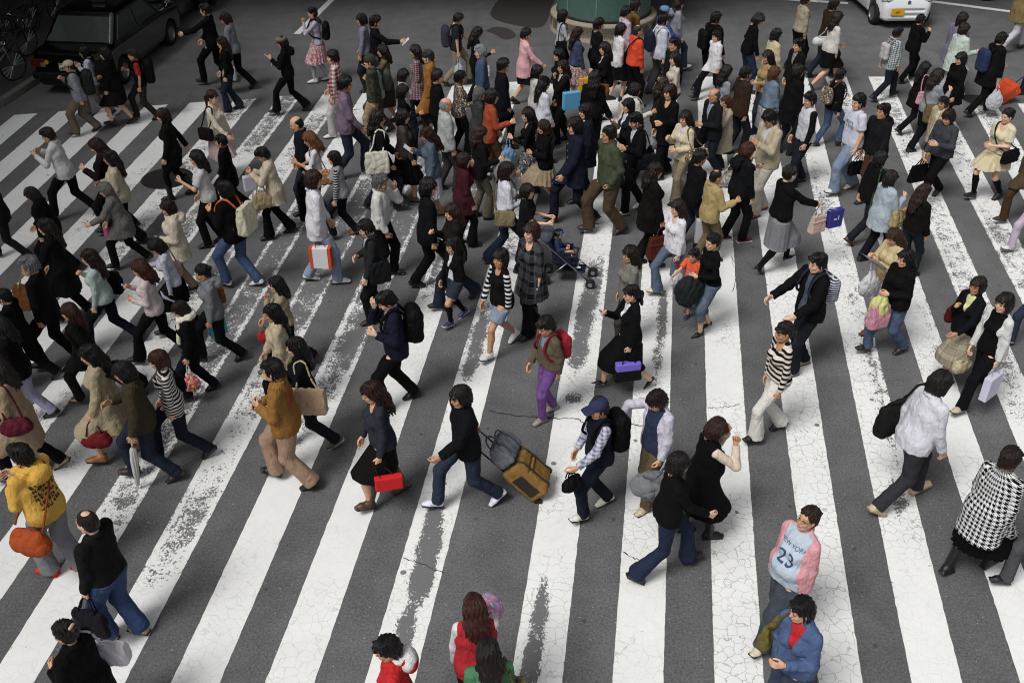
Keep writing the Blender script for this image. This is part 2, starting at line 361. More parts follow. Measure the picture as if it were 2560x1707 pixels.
# hair and hats, in head space
HAIR = {}
def hair_mesh(style, var=0):
    key = style+str(var)
    if key in HAIR: return HAIR[key]
    rnd = random.Random(key); o3 = rnd.uniform(0, 6)
    g = Grid((-.24,-.17,-.5), (.17,.17,.2), .0075)
    def hairline(a, b, zlow):
        X, Y, Z = g.field(); rag = .007*np.sin(70*Y+o3)+.006*np.sin(115*Y+40*Z+2*o3)+.005*np.sin(90*Z+50*X); g.cutf(np.maximum((X-a-b*Z+rag)*.72, zlow-Z+rag))
    def face(w=.062, top=.052, bot=-.5, x0=.02):
        X, Y, Z = g.field()
        d = np.maximum(np.maximum(np.abs(Y)-w, Z-top), x0-X); g.F = np.maximum(g.F, -d)
    full = 1.0
    if style in ('short', 'crop', 'neat'):
        q = {'short': 1.03, 'crop': .965, 'neat': 1.0}[style]
        g.ell((-.018,0,.034), (.110*q,.087*q,.099*q), .01); g.ell((-.045,0,-.02), (.078*q,.080*q,.075), .03)
        hairline(.022, .95, -.088); face(.085, .0, -.5, .012)
        if style != 'crop': g.cap((.070,-.045,.088), (.086,.04,.074), .02, .016, .02); g.ell((.02,.03,.115), (.06,.05,.03), .03)
    elif style == 'spiky':
        g.ell((-.018,0,.036), (.112,.09,.104), .01); g.ell((-.05,0,-.02), (.08,.082,.08), .03)
        for i in range(26):
            a = rnd.uniform(0, 6.28); e = rnd.uniform(.1, 1.5); d = np.array((math.cos(a)*math.cos(e), math.sin(a)*math.cos(e), math.sin(e)))
            c = np.array((-.02,0,.04))+d*(.095,.075,.085); g.cap(c, c+d*.025+np.array((-.012,0,-.008)), .018, .008, .012)
        hairline(.03, .95, -.095); face(.075, .0, -.5, .015)
    elif style == 'bald':
        g.ell((-.018,0,.02), (.101,.081,.088), .01); g.ell((-.045,0,-.03), (.075,.078,.07), .03); hairline(-.005, .3, -.085)
        g.ell((.02,0,.115), (.125,.062,.085), .01, cut=True); face(.085, .0, -.5, .012)
    elif style == 'thin':
        g.ell((-.018,0,.030), (.103,.083,.092), .01); g.ell((-.045,0,-.03), (.075,.078,.07), .03); hairline(.0, .75, -.085)
        g.ell((-.042,0,.128), (.052,.046,.034), .012, cut=True); face(.085, .0, -.5, .012)
    elif style in ('shaggy', 'bob', 'bangs'):
        g.ell((-.016,0,.034), (.115,.093,.105), .01); g.ell((-.04,0,-.035), (.088,.094,.10), .03)
        low = {'shaggy': -.10, 'bob': -.135, 'bangs': -.155}[style]
        for s in (-1, 1): g.cap((.0,s*.072,.03), (.012,s*.078,low+.03), .026, .020, .03)
        g.cap((-.07,0,.0), (-.072,0,low+.05), .06, .055, .03, sc=(1,.72,1))
        X, Y, Z = g.field(); g.cutf(low-Z+.012*np.sin(40*Y+20*X))
        face(.058 if style != 'shaggy' else .066, .040 if style == 'shaggy' else (.036 if style == 'bangs' else .05), -.5, .025)
        g.cap((.078,-.05,.058), (.086,.04,.050), .017, .014, .02)
        if style == 'bangs': g.cap((.086,-.042,.048), (.086,.042,.048), .016, .016, .015)
    elif style in ('long', 'wavy', 'longer'):
        g.ell((-.016,0,.034), (.114,.092,.103), .01); g.ell((-.045,0,-.04), (.085,.092,.11), .03)
        low = {'long': -.27, 'wavy': -.25, 'longer': -.36}[style]
        for s in (-1, 1):
            g.cap((-.005,s*.074,.02), (-.02,s*.086,low*.5), .026, .03, .03); g.cap((-.02,s*.086,low*.5), (.01 if style == 'wavy' else -.05,s*.085,low+.04), .028, .018, .03)
        g.cap((-.07,0,.0), (-.105,0,-.16), .075, .078, .04, sc=(1.25,.72,1)); g.cap((-.105,0,-.16), (-.125,0,low+.03), .074, .05, .03, sc=(1.5,.72,1))
        if style == 'wavy':
            for i in range(20): g.ell((rnd.uniform(-.13,-.03), rnd.uniform(-.09,.09), rnd.uniform(low+.03,-.05)), (.03,.03,.035), .015)
        face(.057, .052, -.5, .025); g.cap((.072,-.052,.066), (.082,.02,.062), .018, .012, .02)
    elif style in ('pony', 'bun', 'twin'):
        g.ell((-.016,0,.033), (.106,.085,.097), .01); g.ell((-.045,0,-.02), (.076,.079,.075), .03); hairline(.022, .9, -.08); face(.085, .0, -.5, .014)
        if style == 'pony': g.cap((-.11,0,.0), (-.14,0,-.03), .03, .035, .02); g.cap((-.14,0,-.03), (-.135,0,-.22), .036, .016, .02); g.cap((.08,-.04,.062), (.085,.04,.055), .016, .014, .02)
        elif style == 'bun': g.ell((-.115,0,.03), (.042,.045,.042), .015); g.ell((-.13,.02,.055), (.02,.02,.02), .01)
        else:
            for s in (-1, 1): g.cap((-.06,s*.085,-.01), (-.02,s*.105,-.2), .03, .014, .02)
    elif style == 'beanie':
        g.ell((-.016,0,.045), (.113,.091,.1), .01); g.cap((-.02,0,.035), (-.02,0,.012), .1, .1, .01, sc=(1,1.2,1)); X, Y, Z = g.field(); g.cutf(.012-.25*X-Z+0*Y)
    elif style in ('cap', 'capdome', 'flat'):
        g.ell((-.012,0,.048), (.116,.094,.092), .01); X, Y, Z = g.field(); g.cutf(.03+.12*X-Z+0*Y)
        if style == 'flat':
            g.ell((.0,0,.082), (.135,.105,.045), .03); g.ell((.115,0,.048), (.06,.07,.018), .015)
        else: g.ell((.13,0,.043), (.085,.075,.013), .012)
    LOW = {'short': -.075, 'neat': -.07, 'spiky': -.08, 'shaggy': -.105, 'bob': -.14, 'bangs': -.16, 'long': -.27, 'wavy': -.26, 'longer': -.36, 'pony': -.06, 'bun': -.06, 'twin': -.06, 'crop': -.06}
    if style in LOW:
        tied = style in ('pony', 'bun', 'twin'); part = rnd.uniform(-.035, .035); cx, cz = -.018, .034
        for i in range(64):
            ph0 = rnd.uniform(-3.14, 3.14); front = abs(ph0) < 1.15; sw = rnd.uniform(-.28, .28); lift = rnd.uniform(.0, .010) if not tied else rnd.uniform(0, .003); r0 = rnd.uniform(.008, .014)
            if front: amax = rnd.uniform(.80, 1.04) if style not in ('bangs',) else 1.36
            elif abs(ph0) < 1.35: amax = 1.55
            else: amax = 1.75
            if tied and not front: amax = rnd.uniform(1.2, 1.7)
            P = []
            for q in np.linspace(0, 1, 6):
                a = .14+(amax-.14)*q*rnd.uniform(.96, 1.03); p_ = ph0+sw*q*q; rr = 1+lift*6*q*(1-q*.5)
                P.append(np.array((cx+.106*rr*math.sin(a)*math.cos(p_), part*(1-q)+.086*rr*math.sin(a)*math.sin(p_), cz+.098*rr*math.cos(a))))
            low = LOW[style]+rnd.uniform(-.02, .03)
            if not front and abs(ph0) > 1.0 and not tied and P[-1][2] > low:
                e = P[-1].copy(); n = 3 if style in ('long', 'longer', 'wavy') else 2
                for q in range(1, n+1):
                    f = q/n; wv = (.018 if style == 'wavy' else .007)*math.sin(q*2.2+ph0*3); P.append(np.array((e[0]-.03*f*(low < -.2)+wv, e[1]*(1-.12*f)+rnd.uniform(-.006, .006), e[2]+(low-e[2])*f)))
            for j, (a, b) in enumerate(zip(P, P[1:])):
                f0, f1 = 1-.65*j/len(P), 1-.65*(j+1)/len(P); g.cap(a, b, r0*f0, r0*f1, .006)
    if style not in ('cap', 'flat', 'beanie'):
        X, Y, Z = g.field(); ph = np.arctan2(Y, X+.03)
        o = [rnd.uniform(0, 6) for _ in range(5)]
        am = .0040 if style not in ('crop', 'bald', 'thin') else .0020
        g.F = g.F+(am*(np.sin(17*ph+2.5*np.sin(23*Z+o[0]))+.8*np.sin(29*ph+o[1]+3*np.sin(15*Z))+.9*np.sin(60*Z+5*ph+o[2])*np.sin(7*ph+o[3]))).astype(np.float32)
    else: g.folds(.0016, rnd, 1.6)
    V, Q = g.net(); HAIR[key] = mesh_np('hair_'+style, V, Q); return HAIR[key]
def glasses_mesh():
    if 'glasses' in HAIR: return HAIR['glasses']
    g = Grid((-.02,-.09,-.03), (.12,.09,.04), .0024)
    for s in (-1, 1):
        pts = [(.098, s*.032+.019*math.cos(a), .004+.014*math.sin(a)) for a in np.linspace(0, 6.283, 13)]
        for p, q in zip(pts, pts[1:]): g.cap(p, q, .0017, None, .001)
        g.cap((.096,s*.051,.008), (.0,s*.081,.006), .0026, None, .001)
    g.cap((.1,-.013,.008), (.1,.013,.008), .0026, None, .001)
    V, Q = g.net(); HAIR['glasses'] = mesh_np('glasses', V, Q); return HAIR['glasses']
# ---------------------------------------------------------------- pose: joints of a 1.70 m figure facing +X, left side +Y
STR = {'W': .315, 'M': .225, 'N': .135, 'S': .035, 'P': .20}
def pose(stride, lead, armL, armR, lean=4, fat=1.0, fem=0, rnd=None):
    """stride letter, lead = +1 when the left leg is in front, arm codes of the left and right arm"""
    rnd = rnd or random.Random(1); J = {}; a = STR[stride]*rnd.uniform(.86, 1.10)
    hz = min(.888, .128+math.sqrt(max(.1, .835**2-a*a)))
    J['hz'] = hz; ln = J['ln'] = math.tan(R(lean)); tw = lead*(.10 if stride in 'WM' else .04)
    def T(x, y, z):
        x += ln*max(0, z-.93); f = min(1, max(-.6, (z-1.02)/.25))
        return np.array((x-tw*f*y*-1.0, y, z+(hz-.885)))
    J['T'] = T
    for s, k in ((1, 'L'), (-1, 'R')):
        front = (s == lead)
        if stride == 'P': an = (.10, .088, 0) if front else (-.40, .26, 58)
        elif front: an = (a, .088+.05*(a > .2), -14 if a > .2 else 0)
        else: an = (-a, .088+max(0, a-.1)*.34, max(0, (a-.08))*150)
        hip = np.array((tw*s*.3*-1*-1, s*.088, hz)); ank = np.array((an[0], s*(.075 if a > .1 else .095), an[1]))
        L1, L2 = .425, .412; v = ank-hip; D = min(float(np.linalg.norm(v)), L1+L2-.002); u = v/np.linalg.norm(v)
        c = (L1*L1+D*D-L2*L2)/(2*D); hgt = math.sqrt(max(L1*L1-c*c, 0)); f = np.array((1.0, s*.10, 0)); f = f-u*(f@u); f /= np.linalg.norm(f)
        J['hip'+k], J['knee'+k], J['ank'+k], J['fp'+k] = hip, hip+u*c+f*hgt, ank, an[2]
        sw = .160 if fem else .180
        sw *= (1+.3*(fat-1))
        sh = T(0, s*sw, 1.385 if not fem else 1.37); code = (armL, armR)[s < 0]
        swg = 24*(a/.34) if stride != 'S' else 4
        A = {'sw': ((-swg*.8 if front else swg*.85), 6, 9 if front else 18, 5), 'dn': (2, 6, 8, 3), 'ph': (22, 8, 104, 26), 'mo': (48, 12, 134, 32), 'st': (8, 10, 120, 26),
             'fw': (52, 6, 14, 4), 'hf': (30, 6, 26, 6), 'bk': (-34, 10, 6, 0), 'ab': (6, 9, 84, 52), 'pu': (24, 6, 62, 4), 'pk': (-14, 14, 40, 22), 'cr': (8, 12, 96, 8), 'out': (10, 58, 12, 0), 'pt': (62, 4, 24, 6)}[code]
        fa, ab, el, inn = [R(q+rnd.uniform(-w_, w_)) for q, w_ in zip(A, (6, 2, 9, 5))]
        d1 = np.array((math.sin(fa), s*math.sin(ab), -math.cos(fa)*math.cos(ab))); d1 /= np.linalg.norm(d1)
        d2 = np.array((math.sin(fa+el), s*(math.sin(ab)*.3-math.sin(inn)), -math.cos(fa+el))); d2 /= np.linalg.norm(d2)
        J['sh'+k] = sh; J['el'+k] = sh+d1*.285; J['wr'+k] = J['el'+k]+d2*.25; J['fd'+k] = d2; J['code'+k] = code
    return J
BODY = dict(hips=.112, waist=.100, chest=.112)
def torso(g, J, off, fem, fat, lo=None):
    T = J['T']; f = fat
    wy = .062 if fem else .06
    g.cap(T(-.012,-.074,.93), T(-.012,.074,.93), .108*f+off, None, .05, sc=(1.08,1,1))
    g.cap(T(.0,-wy,1.07), T(.0,wy,1.07), (.088 if fem else .100)*f**1.5+off, None, .06, sc=(1.18,1,1))
    g.cap(T(0,-.072,1.24), T(0,.072,1.24), (.092 if fem else .106)*f+off, None, .06, sc=(1.2,1,1))
    sw = (.118 if fem else .138)*(1+.3*(f-1))
    g.cap(T(-.012,-sw,1.372), T(-.012,sw,1.372), .048*f+off*.6, None, .05)
    g.cap(T(-.022,-.05,1.405), T(-.022,.05,1.405), .045+off*.6, None, .05)
    g.cap(T(-.015,0,.95), T(-.008,0,1.32), .092*f+off, .092*f+off, .06, sc=(1.15,1,1))
    if fem:
        for s in (-1, 1): g.ell(T(.078*f,s*.062,1.235), (.058+off,.06+off,.06+off), .03)
    if f > 1.1: g.ell(T(.05,0,1.05), (.12*f+off,.15*f+off,.14), .06)
def bounds(J, pad=.16):
    P = np.array([J[k+s] for k in ('hip','knee','ank','sh','el','wr') for s in 'LR']+[J['T'](0,0,1.5)])
    lo = P.min(0)-pad; hi = P.max(0)+pad; lo[2] = max(lo[2], -.02); return lo, hi
def hand_mat(J, k):
    s = 1 if k == 'L' else -1
    z = -J['fd'+k]; hint = np.array((1.0,0,0)) if abs(z[0]) < .8 else np.array((0,0,1.0))
    if J['code'+k] in ('mo', 'st', 'ph', 'cr', 'ab'): hint = np.array((.3,-s*.3,1.0))
    x = hint-z*(hint@z); x /= np.linalg.norm(x); y = np.cross(z, x)
    return np.stack([x, y, z], 1), s
def body_mesh(J, fem, fat, head, bare, hs, hands, h, hull=None, longs=True, covered=True, thin=False):
    lo, hi = bounds(J); g = Grid(lo, hi, h); T = J['T']
    torso(g, J, -.006, fem, fat)
    if hull is not None: g.F = np.maximum(g.F, g.resample(hull)+.012)
    g.cap(T(-.018,0,1.40), T(-.022,0,1.48), .040 if not fem else .036, .047 if not fem else .041, .02)
    lf = fat**.6*(.84 if covered else 1)
    for k in 'LR':
        lf = fat**.6*(.84 if covered else 1)
        g.cap(J['hip'+k], J['knee'+k], .062*lf if covered else .074*lf, .053*lf, .03); m = J['knee'+k]*.62+J['ank'+k]*.38+np.array((-.012,0,0))
        g.cap(J['knee'+k], m, .051*lf, .053*lf, .02); g.cap(m, J['ank'+k], .053*lf, .035, .02)
        lf = fat**.6*(.86 if longs else 1)
        g.cap(J['sh'+k], J['el'+k], .045*lf if not fem else .038*lf, .037*lf if not fem else .032*lf, .03); g.cap(J['el'+k], J['wr'+k], .037*lf if not fem else .032*lf, .026 if not fem else .023, .02)
    V, Q = g.net(); Vs, Qs, Ts = [V], [Q], [np.ones((len(V), 3), np.float32)]; n = len(V)
    HV, HQ, HT = HEADS[fem]; M = head
    Vs.append((HV*hs)@M[0].T+M[1]); Qs.append(HQ+n); Ts.append(HT); n += len(HV)
    for k in 'LR':
        B, s = hand_mat(J, k); V, Q = HANDS[hands['LR'.index(k)]]
        V = V*(1, -s if True else s, 1); V = V*(.93 if fem else 1.0)
        if s > 0: Q = Q[:, ::-1]
        Vs.append(V@B.T+J['wr'+k]); Qs.append(Q+n); Ts.append(np.ones((len(V), 3), np.float32)); n += len(V)
    return mesh_np('body', np.concatenate(Vs), np.concatenate(Qs), tint=np.concatenate(Ts))
def flat_leg(g, J, k, r0, r1, r2, r3, t=1.0, top=True):
    """one trouser or sock leg, cut square at fraction t of the shin"""
    h = np.array((J['hip'+k][0]*1.0, J['hip'+k][1], J['hip'+k][2])); kn, an = J['knee'+k], J['ank'+k]
    if top: g.cap(h, kn, r0, r1, .035)
    if t > 0:
        e = kn+(an-kn)*t; g.cap(kn, e, r2, r2+(r3-r2)*t, .03, flat=True)
def trousers(J, fem, fat, kind, h, rnd, under=None, hem=None):
    lo, hi = bounds(J, .17); hi[2] = J['hz']+.2; g = Grid(lo, hi, h); T = J['T']; lf = fat**.8
    off = {'tp': .004, 'jn': .007, 'fl': .004, 'wd': .021, 'sl': .015, 'cp': .016, 'so': .022}[kind]
    g.cap(T(-.015,-.078,.925), T(-.015,.078,.925), .106*fat+off*.8, None, .04); g.cap(T(-.008,-.06,1.0), T(-.008,.06,1.0), .095*fat+off*.5, None, .05)
    r3 = {'tp': .052, 'jn': .066, 'fl': .092, 'wd': .090, 'sl': .08, 'cp': .075, 'so': .09}[kind]
    t = {'cp': .45, 'so': 0}.get(kind, 1.02)
    for k in 'LR':
        kk = (.064 if kind != 'fl' else .056)+off*.8
        if kind == 'so':
            e = J['hip'+k]*.3+J['knee'+k]*.7; g.cap(J['hip'+k], e, .096*lf+off, .088*lf+off, .03, flat=True)
        else: flat_leg(g, J, k, .093*lf+off, kk*lf**.5, kk*lf**.5, r3, t)
        if t > 1:
            d = J['ank'+k]-J['knee'+k]; d = d/np.linalg.norm(d); g.cap(J['ank'+k]-d*.06, J['ank'+k]+d*.030+np.array((.010,0,0)), r3*.93, r3*1.02, .02, flat=True)
    X, Y, Z = g.field(); g.folds(.0036 if kind not in ('tp',) else .004, rnd, 1.25)
    g.cutf(Z-(J['hz']+.155)+0*X+0*Y); g.cutf(.012-Z+0*X+0*Y)
    if under is not None:
        zc = hem+J['hz']-.885+.004; g.F = np.where(Z > zc, np.maximum(g.F, g.resample(under.raw)+.012), g.F).astype(np.float32)
    return g.net()
def legwear(J, fat, h, t0=0.0):
    lo, hi = bounds(J, .1); hi[2] = J['hz']+.1; g = Grid(lo, hi, h); lf = fat**.6
    for k in 'LR':
        m = J['knee'+k]*.62+J['ank'+k]*.38+np.array((-.012,0,0))
        if t0 <= 0: g.cap(J['hip'+k], J['knee'+k], .088*lf, .057*lf, .03); g.cap(J['knee'+k], m, .055*lf, .057*lf, .02)
        else: g.cap(J['knee'+k]*.85+J['ank'+k]*.15, m, .055*lf, .057*lf, .02)
        g.cap(m, J['ank'+k], .057*lf, .039, .02); g.cap(J['ank'+k], J['ank'+k]+np.array((0,0,-.03)), .039, .036, .02)
    return g.net()
def skirt(J, length, flare, rnd, fat, pleat=.012, npl=18, hem=.90):
    """a draped tube from the waist to the hem that follows both thighs and knees"""
    T = J['T']; hz = J['hz']; zb = hz+.14-length; zt = min(hz+.14, hem+hz-.885+.09); length = zt-zb; zh = hem+hz-.885; n, m = 96, 26; V = []
    ths = np.linspace(0, 2*np.pi, n, endpoint=False); ph = rnd.uniform(0, 6)
    def legpts(z):
        o = []
        for k in 'LR':
            for A, B, ra, rb in ((J['hip'+k], J['knee'+k], .094, .066), (J['knee'+k], J['ank'+k], .066, .055)):
                if min(A[2], B[2]) <= z <= max(A[2], B[2]):
                    t = (z-A[2])/(B[2]-A[2]); o.append((A+(B-A)*t, ra+(rb-ra)*t))
        return o
    prev = None
    for j in range(m+1):
        t = j/m; z = zt-length*t; c = np.array(((-.012)*1.0, 0.0)); rr = np.full(n, .098*fat+.01); rr = rr+.03*min(1, t*4)*np.abs(np.sin(ths))
        if z < hz+.03:
            for p, r in legpts(z):
                d = (p[0]-c[0])*np.cos(ths)+(p[1]-c[1])*np.sin(ths); rr = np.maximum(rr, d+r*fat+.015)
        if prev is not None: rr = np.maximum(rr, prev*.995)
        prev = rr; fl = flare*max(0, t-.08); rr = rr*(.90 if z > zh else 1.0)
        r2 = rr+fl+pleat*min(1, t*1.6)*np.sin(npl*ths+ph+.6*np.sin(3*ths))
        zz = z-.012*t*np.sin(3*ths+ph)
        V.append(np.stack([c[0]+r2*np.cos(ths), c[1]+r2*np.sin(ths), zz+0*ths], 1))
    V = np.concatenate(V); Q = []
    for j in range(m):
        for i in range(n): Q.append((j*n+i, (j+1)*n+i, (j+1)*n+(i+1) % n, j*n+(i+1) % n))
    return V, np.array(Q)
TOPS = { # off, sleeve, hem (1.70 m frame), sleeve radius gain, collar, hood, flare, fold amplitude
 'tee': (.017,'short',.86,.010,0,0,.01,0.0078), 'swt': (.018,'long',.87,.004,0,0,.01,0.0078), 'sh': (.019,'long',.82,.008,1,0,.02,0.0093), 'blo': (.016,'long',.84,.006,1,0,.02,0.0078),
 'fit': (.010,'long',.90,.0,0,0,.0,0.0062), 'fit3': (.010,'34',.90,.0,0,0,.0,0.0062), 'jk': (.026,'long',.82,.014,1,0,.02,0.0093), 'bl': (.023,'long',.80,.010,1,0,.02,0.0062), 'sjk': (.023,'long',.92,.012,1,0,.0,0.0078),
 'ct': (.031,'long',.52,.018,1,0,.07,0.0093), 'mct': (.029,'long',.68,.016,1,0,.05,0.0093), 'hd': (.025,'long',.84,.012,0,1,.01,.0050), 'vst': (.021,'none',.86,0,0,0,.01,0.0062), 'tun': (.021,'34',.62,.012,0,0,.08,0.0093), 'dr': (.018,'none',.50,.0,0,0,.06,0.0093), 'cape': (.032,'long',.70,.03,1,1,.05,0.0093)}
def top_mesh(J, fem, fat, kind, h, rnd, opening=None, sleeves=True, hem=None, neck=0, off=None, inside=None):
    o, sl, hm, sg, col, hood, flare, amp = TOPS[kind]
    if off is not None: o = off
    if hem is not None: hm = hem
    lo, hi = bounds(J, .17); lo[2] = max(lo[2], min(hm-.06, min(J['wrL'][2], J['wrR'][2])-.1)); g = Grid(lo, hi, h); T = J['T']; dz = J['hz']-.885
    torso(g, J, o, fem, fat); lf = fat**.7
    if hm < .9:
        zb = hm-.08
        g.cap(T(-.012,-.05,.97), (T(-.012,-.05,.93)[0], -.055, zb+dz), .118*fat+o*.5, .118*fat+o*.5+flare, .05, sc=(1.08,1,1)); g.cap(T(-.012,.05,.97), (T(-.012,.05,.93)[0], .055, zb+dz), .118*fat+o*.5, .118*fat+o*.5+flare, .05, sc=(1.08,1,1))
    if hm < .75:
        for k in 'LR':
            kn = J['knee'+k]; hp = J['hip'+k]
            g.cap(hp, kn, .098*lf+o*.7, .085*lf+o*.7+flare*.5, .07)
            if hm < .56: g.cap(kn, kn+(J['ank'+k]-kn)*.45, .085*lf+o*.7+flare*.4, .085*lf+o*.7+flare*.5, .07)
    if kind not in ('fit', 'fit3', 'dr', 'vst'):
        q = 1.0 if not fem else .93; zb = max(hm-.06, .70)
        g.cap(T(.002,-.070*q,1.22), T(.004,-.076*q,max(zb, .86)), (.094*fat+o)*q, (.098*fat+o)*q, .04, sc=(1.14,1,1)); g.cap(T(.002,.070*q,1.22), T(.004,.076*q,max(zb, .86)), (.094*fat+o)*q, (.098*fat+o)*q, .04, sc=(1.14,1,1))
    raw = g.F.copy(); X, Y, Z = g.field(); g.cutf(hm+dz-Z+.006*np.sin(9*X+7*Y))
    if sleeves and sl != 'none':
        for k in 'LR':
            s, e, w = J['sh'+k], J['el'+k], J['wr'+k]; u = (.044 if not fem else .037)*lf+o*.5+sg*.65
            if sl == 'short': g.cap(s, s+(e-s)*.72, u+.008, u+.012, .03, flat=True)
            elif sl == '34': g.cap(s, e, u, u*.93, .03); g.cap(e, e+(w-e)*.35, u*.93, u*.9, .02, flat=True)
            else: g.cap(s, e, u, u*.92, .03); g.cap(e, e+(w-e)*.97, u*.92, (.031 if not fem else .027)+o*.36+sg*.8, .02, flat=True)
    if hood: g.ell(T(-.150,0,1.385), (.075,.125,.095), .03); g.ell(T(-.085,0,1.465), (.065,.105,.04), .03); g.cap(T(.0,-.085,1.455), T(.07,-.04,1.42), .026, .02, .03); g.cap(T(.0,.085,1.455), T(.07,.04,1.42), .026, .02, .03)
    if col:
        P = [T(-.03+.066*math.cos(a), .066*math.sin(a), 1.462-.035*max(0, math.cos(a))) for a in np.linspace(.25, 2*math.pi-.25, 11)]
        for p, q in zip(P, P[1:]): g.cap(p, q, .015, .015, .014)
    near_ = h < .0105
    g.folds(amp*(.36 if near_ else .48), rnd, 1.5 if near_ else 1.2)
    hull = Grid.__new__(Grid); hull.h, hull.lo, hull.n, hull.ax, hull.F = g.h, g.lo, g.n, g.ax, g.F.copy(); hull.raw = Grid.__new__(Grid); hull.raw.h, hull.raw.lo, hull.raw.n, hull.raw.ax, hull.raw.F = g.h, g.lo, g.n, g.ax, raw
    if inside is not None: g.F = np.maximum(g.F, g.resample(inside)+.009)
    nr = .054 if not fem else .048
    c0 = T(-.02,0,1.47); d = np.sqrt((X-c0[0])**2+Y**2+np.minimum(Z-c0[2], 0)**2)-nr-np.clip(Z-c0[2], 0, .1)*.3
    d = np.maximum(d, -(Z-c0[2]+.028+(X-c0[0])*1.0)); g.F = np.maximum(g.F, -d)
    if neck: g.ell(T(.085,0,1.42), (.10,.062+.03*neck,.07+.06*neck), .01, cut=True)
    if opening:
        zc = Z-dz; xs = X-np.tan(0)*0
        if opening == 'v': w = np.clip((zc-1.13)/.30, 0, 1)*.070-(zc < 1.13)*.03
        elif opening == 'deep': w = np.clip((zc-1.0)/.42, 0, 1)*.075-(zc < 1.0)*.03
        else: w = (.112*fat if opening == 'wide' else .045)+.03*np.clip((1.25-zc)/.4, 0, 1)+.012*np.sin(9*zc)
        d = np.minimum(w-np.abs(Y-.006*np.sin(12*Z)), X-J.get('ln', 0)*np.maximum(zc-.93, 0)-(.03 if opening != 'wide' else -.012))+0*X
        g.F = np.maximum(g.F, d)
    return g.net()+(hull,)
def simp(h): return h
PARTNAME = {'tee': 'shirt', 'swt': 'sweater', 'sh': 'shirt', 'blo': 'blouse', 'fit': 'knit_top', 'fit3': 'knit_top', 'jk': 'jacket', 'bl': 'blazer', 'sjk': 'jacket', 'ct': 'coat', 'mct': 'coat', 'hd': 'hoodie', 'vst': 'vest', 'tun': 'tunic', 'dr': 'dress', 'cape': 'coat'}
SKINS = ['c49a7c', 'cfa587', 'b98d6e', 'd6b096']
PEOPLE = {}
SHOE = {'sn': 'sneaker', 'lt': 'leather', 'hl': 'heel', 'bt': 'boot', 'bf': 'bare'}
def parse_col(s):
    """type:col[:pattern:col2]"""
    return (s.split(':')+[None]*4)[:4]
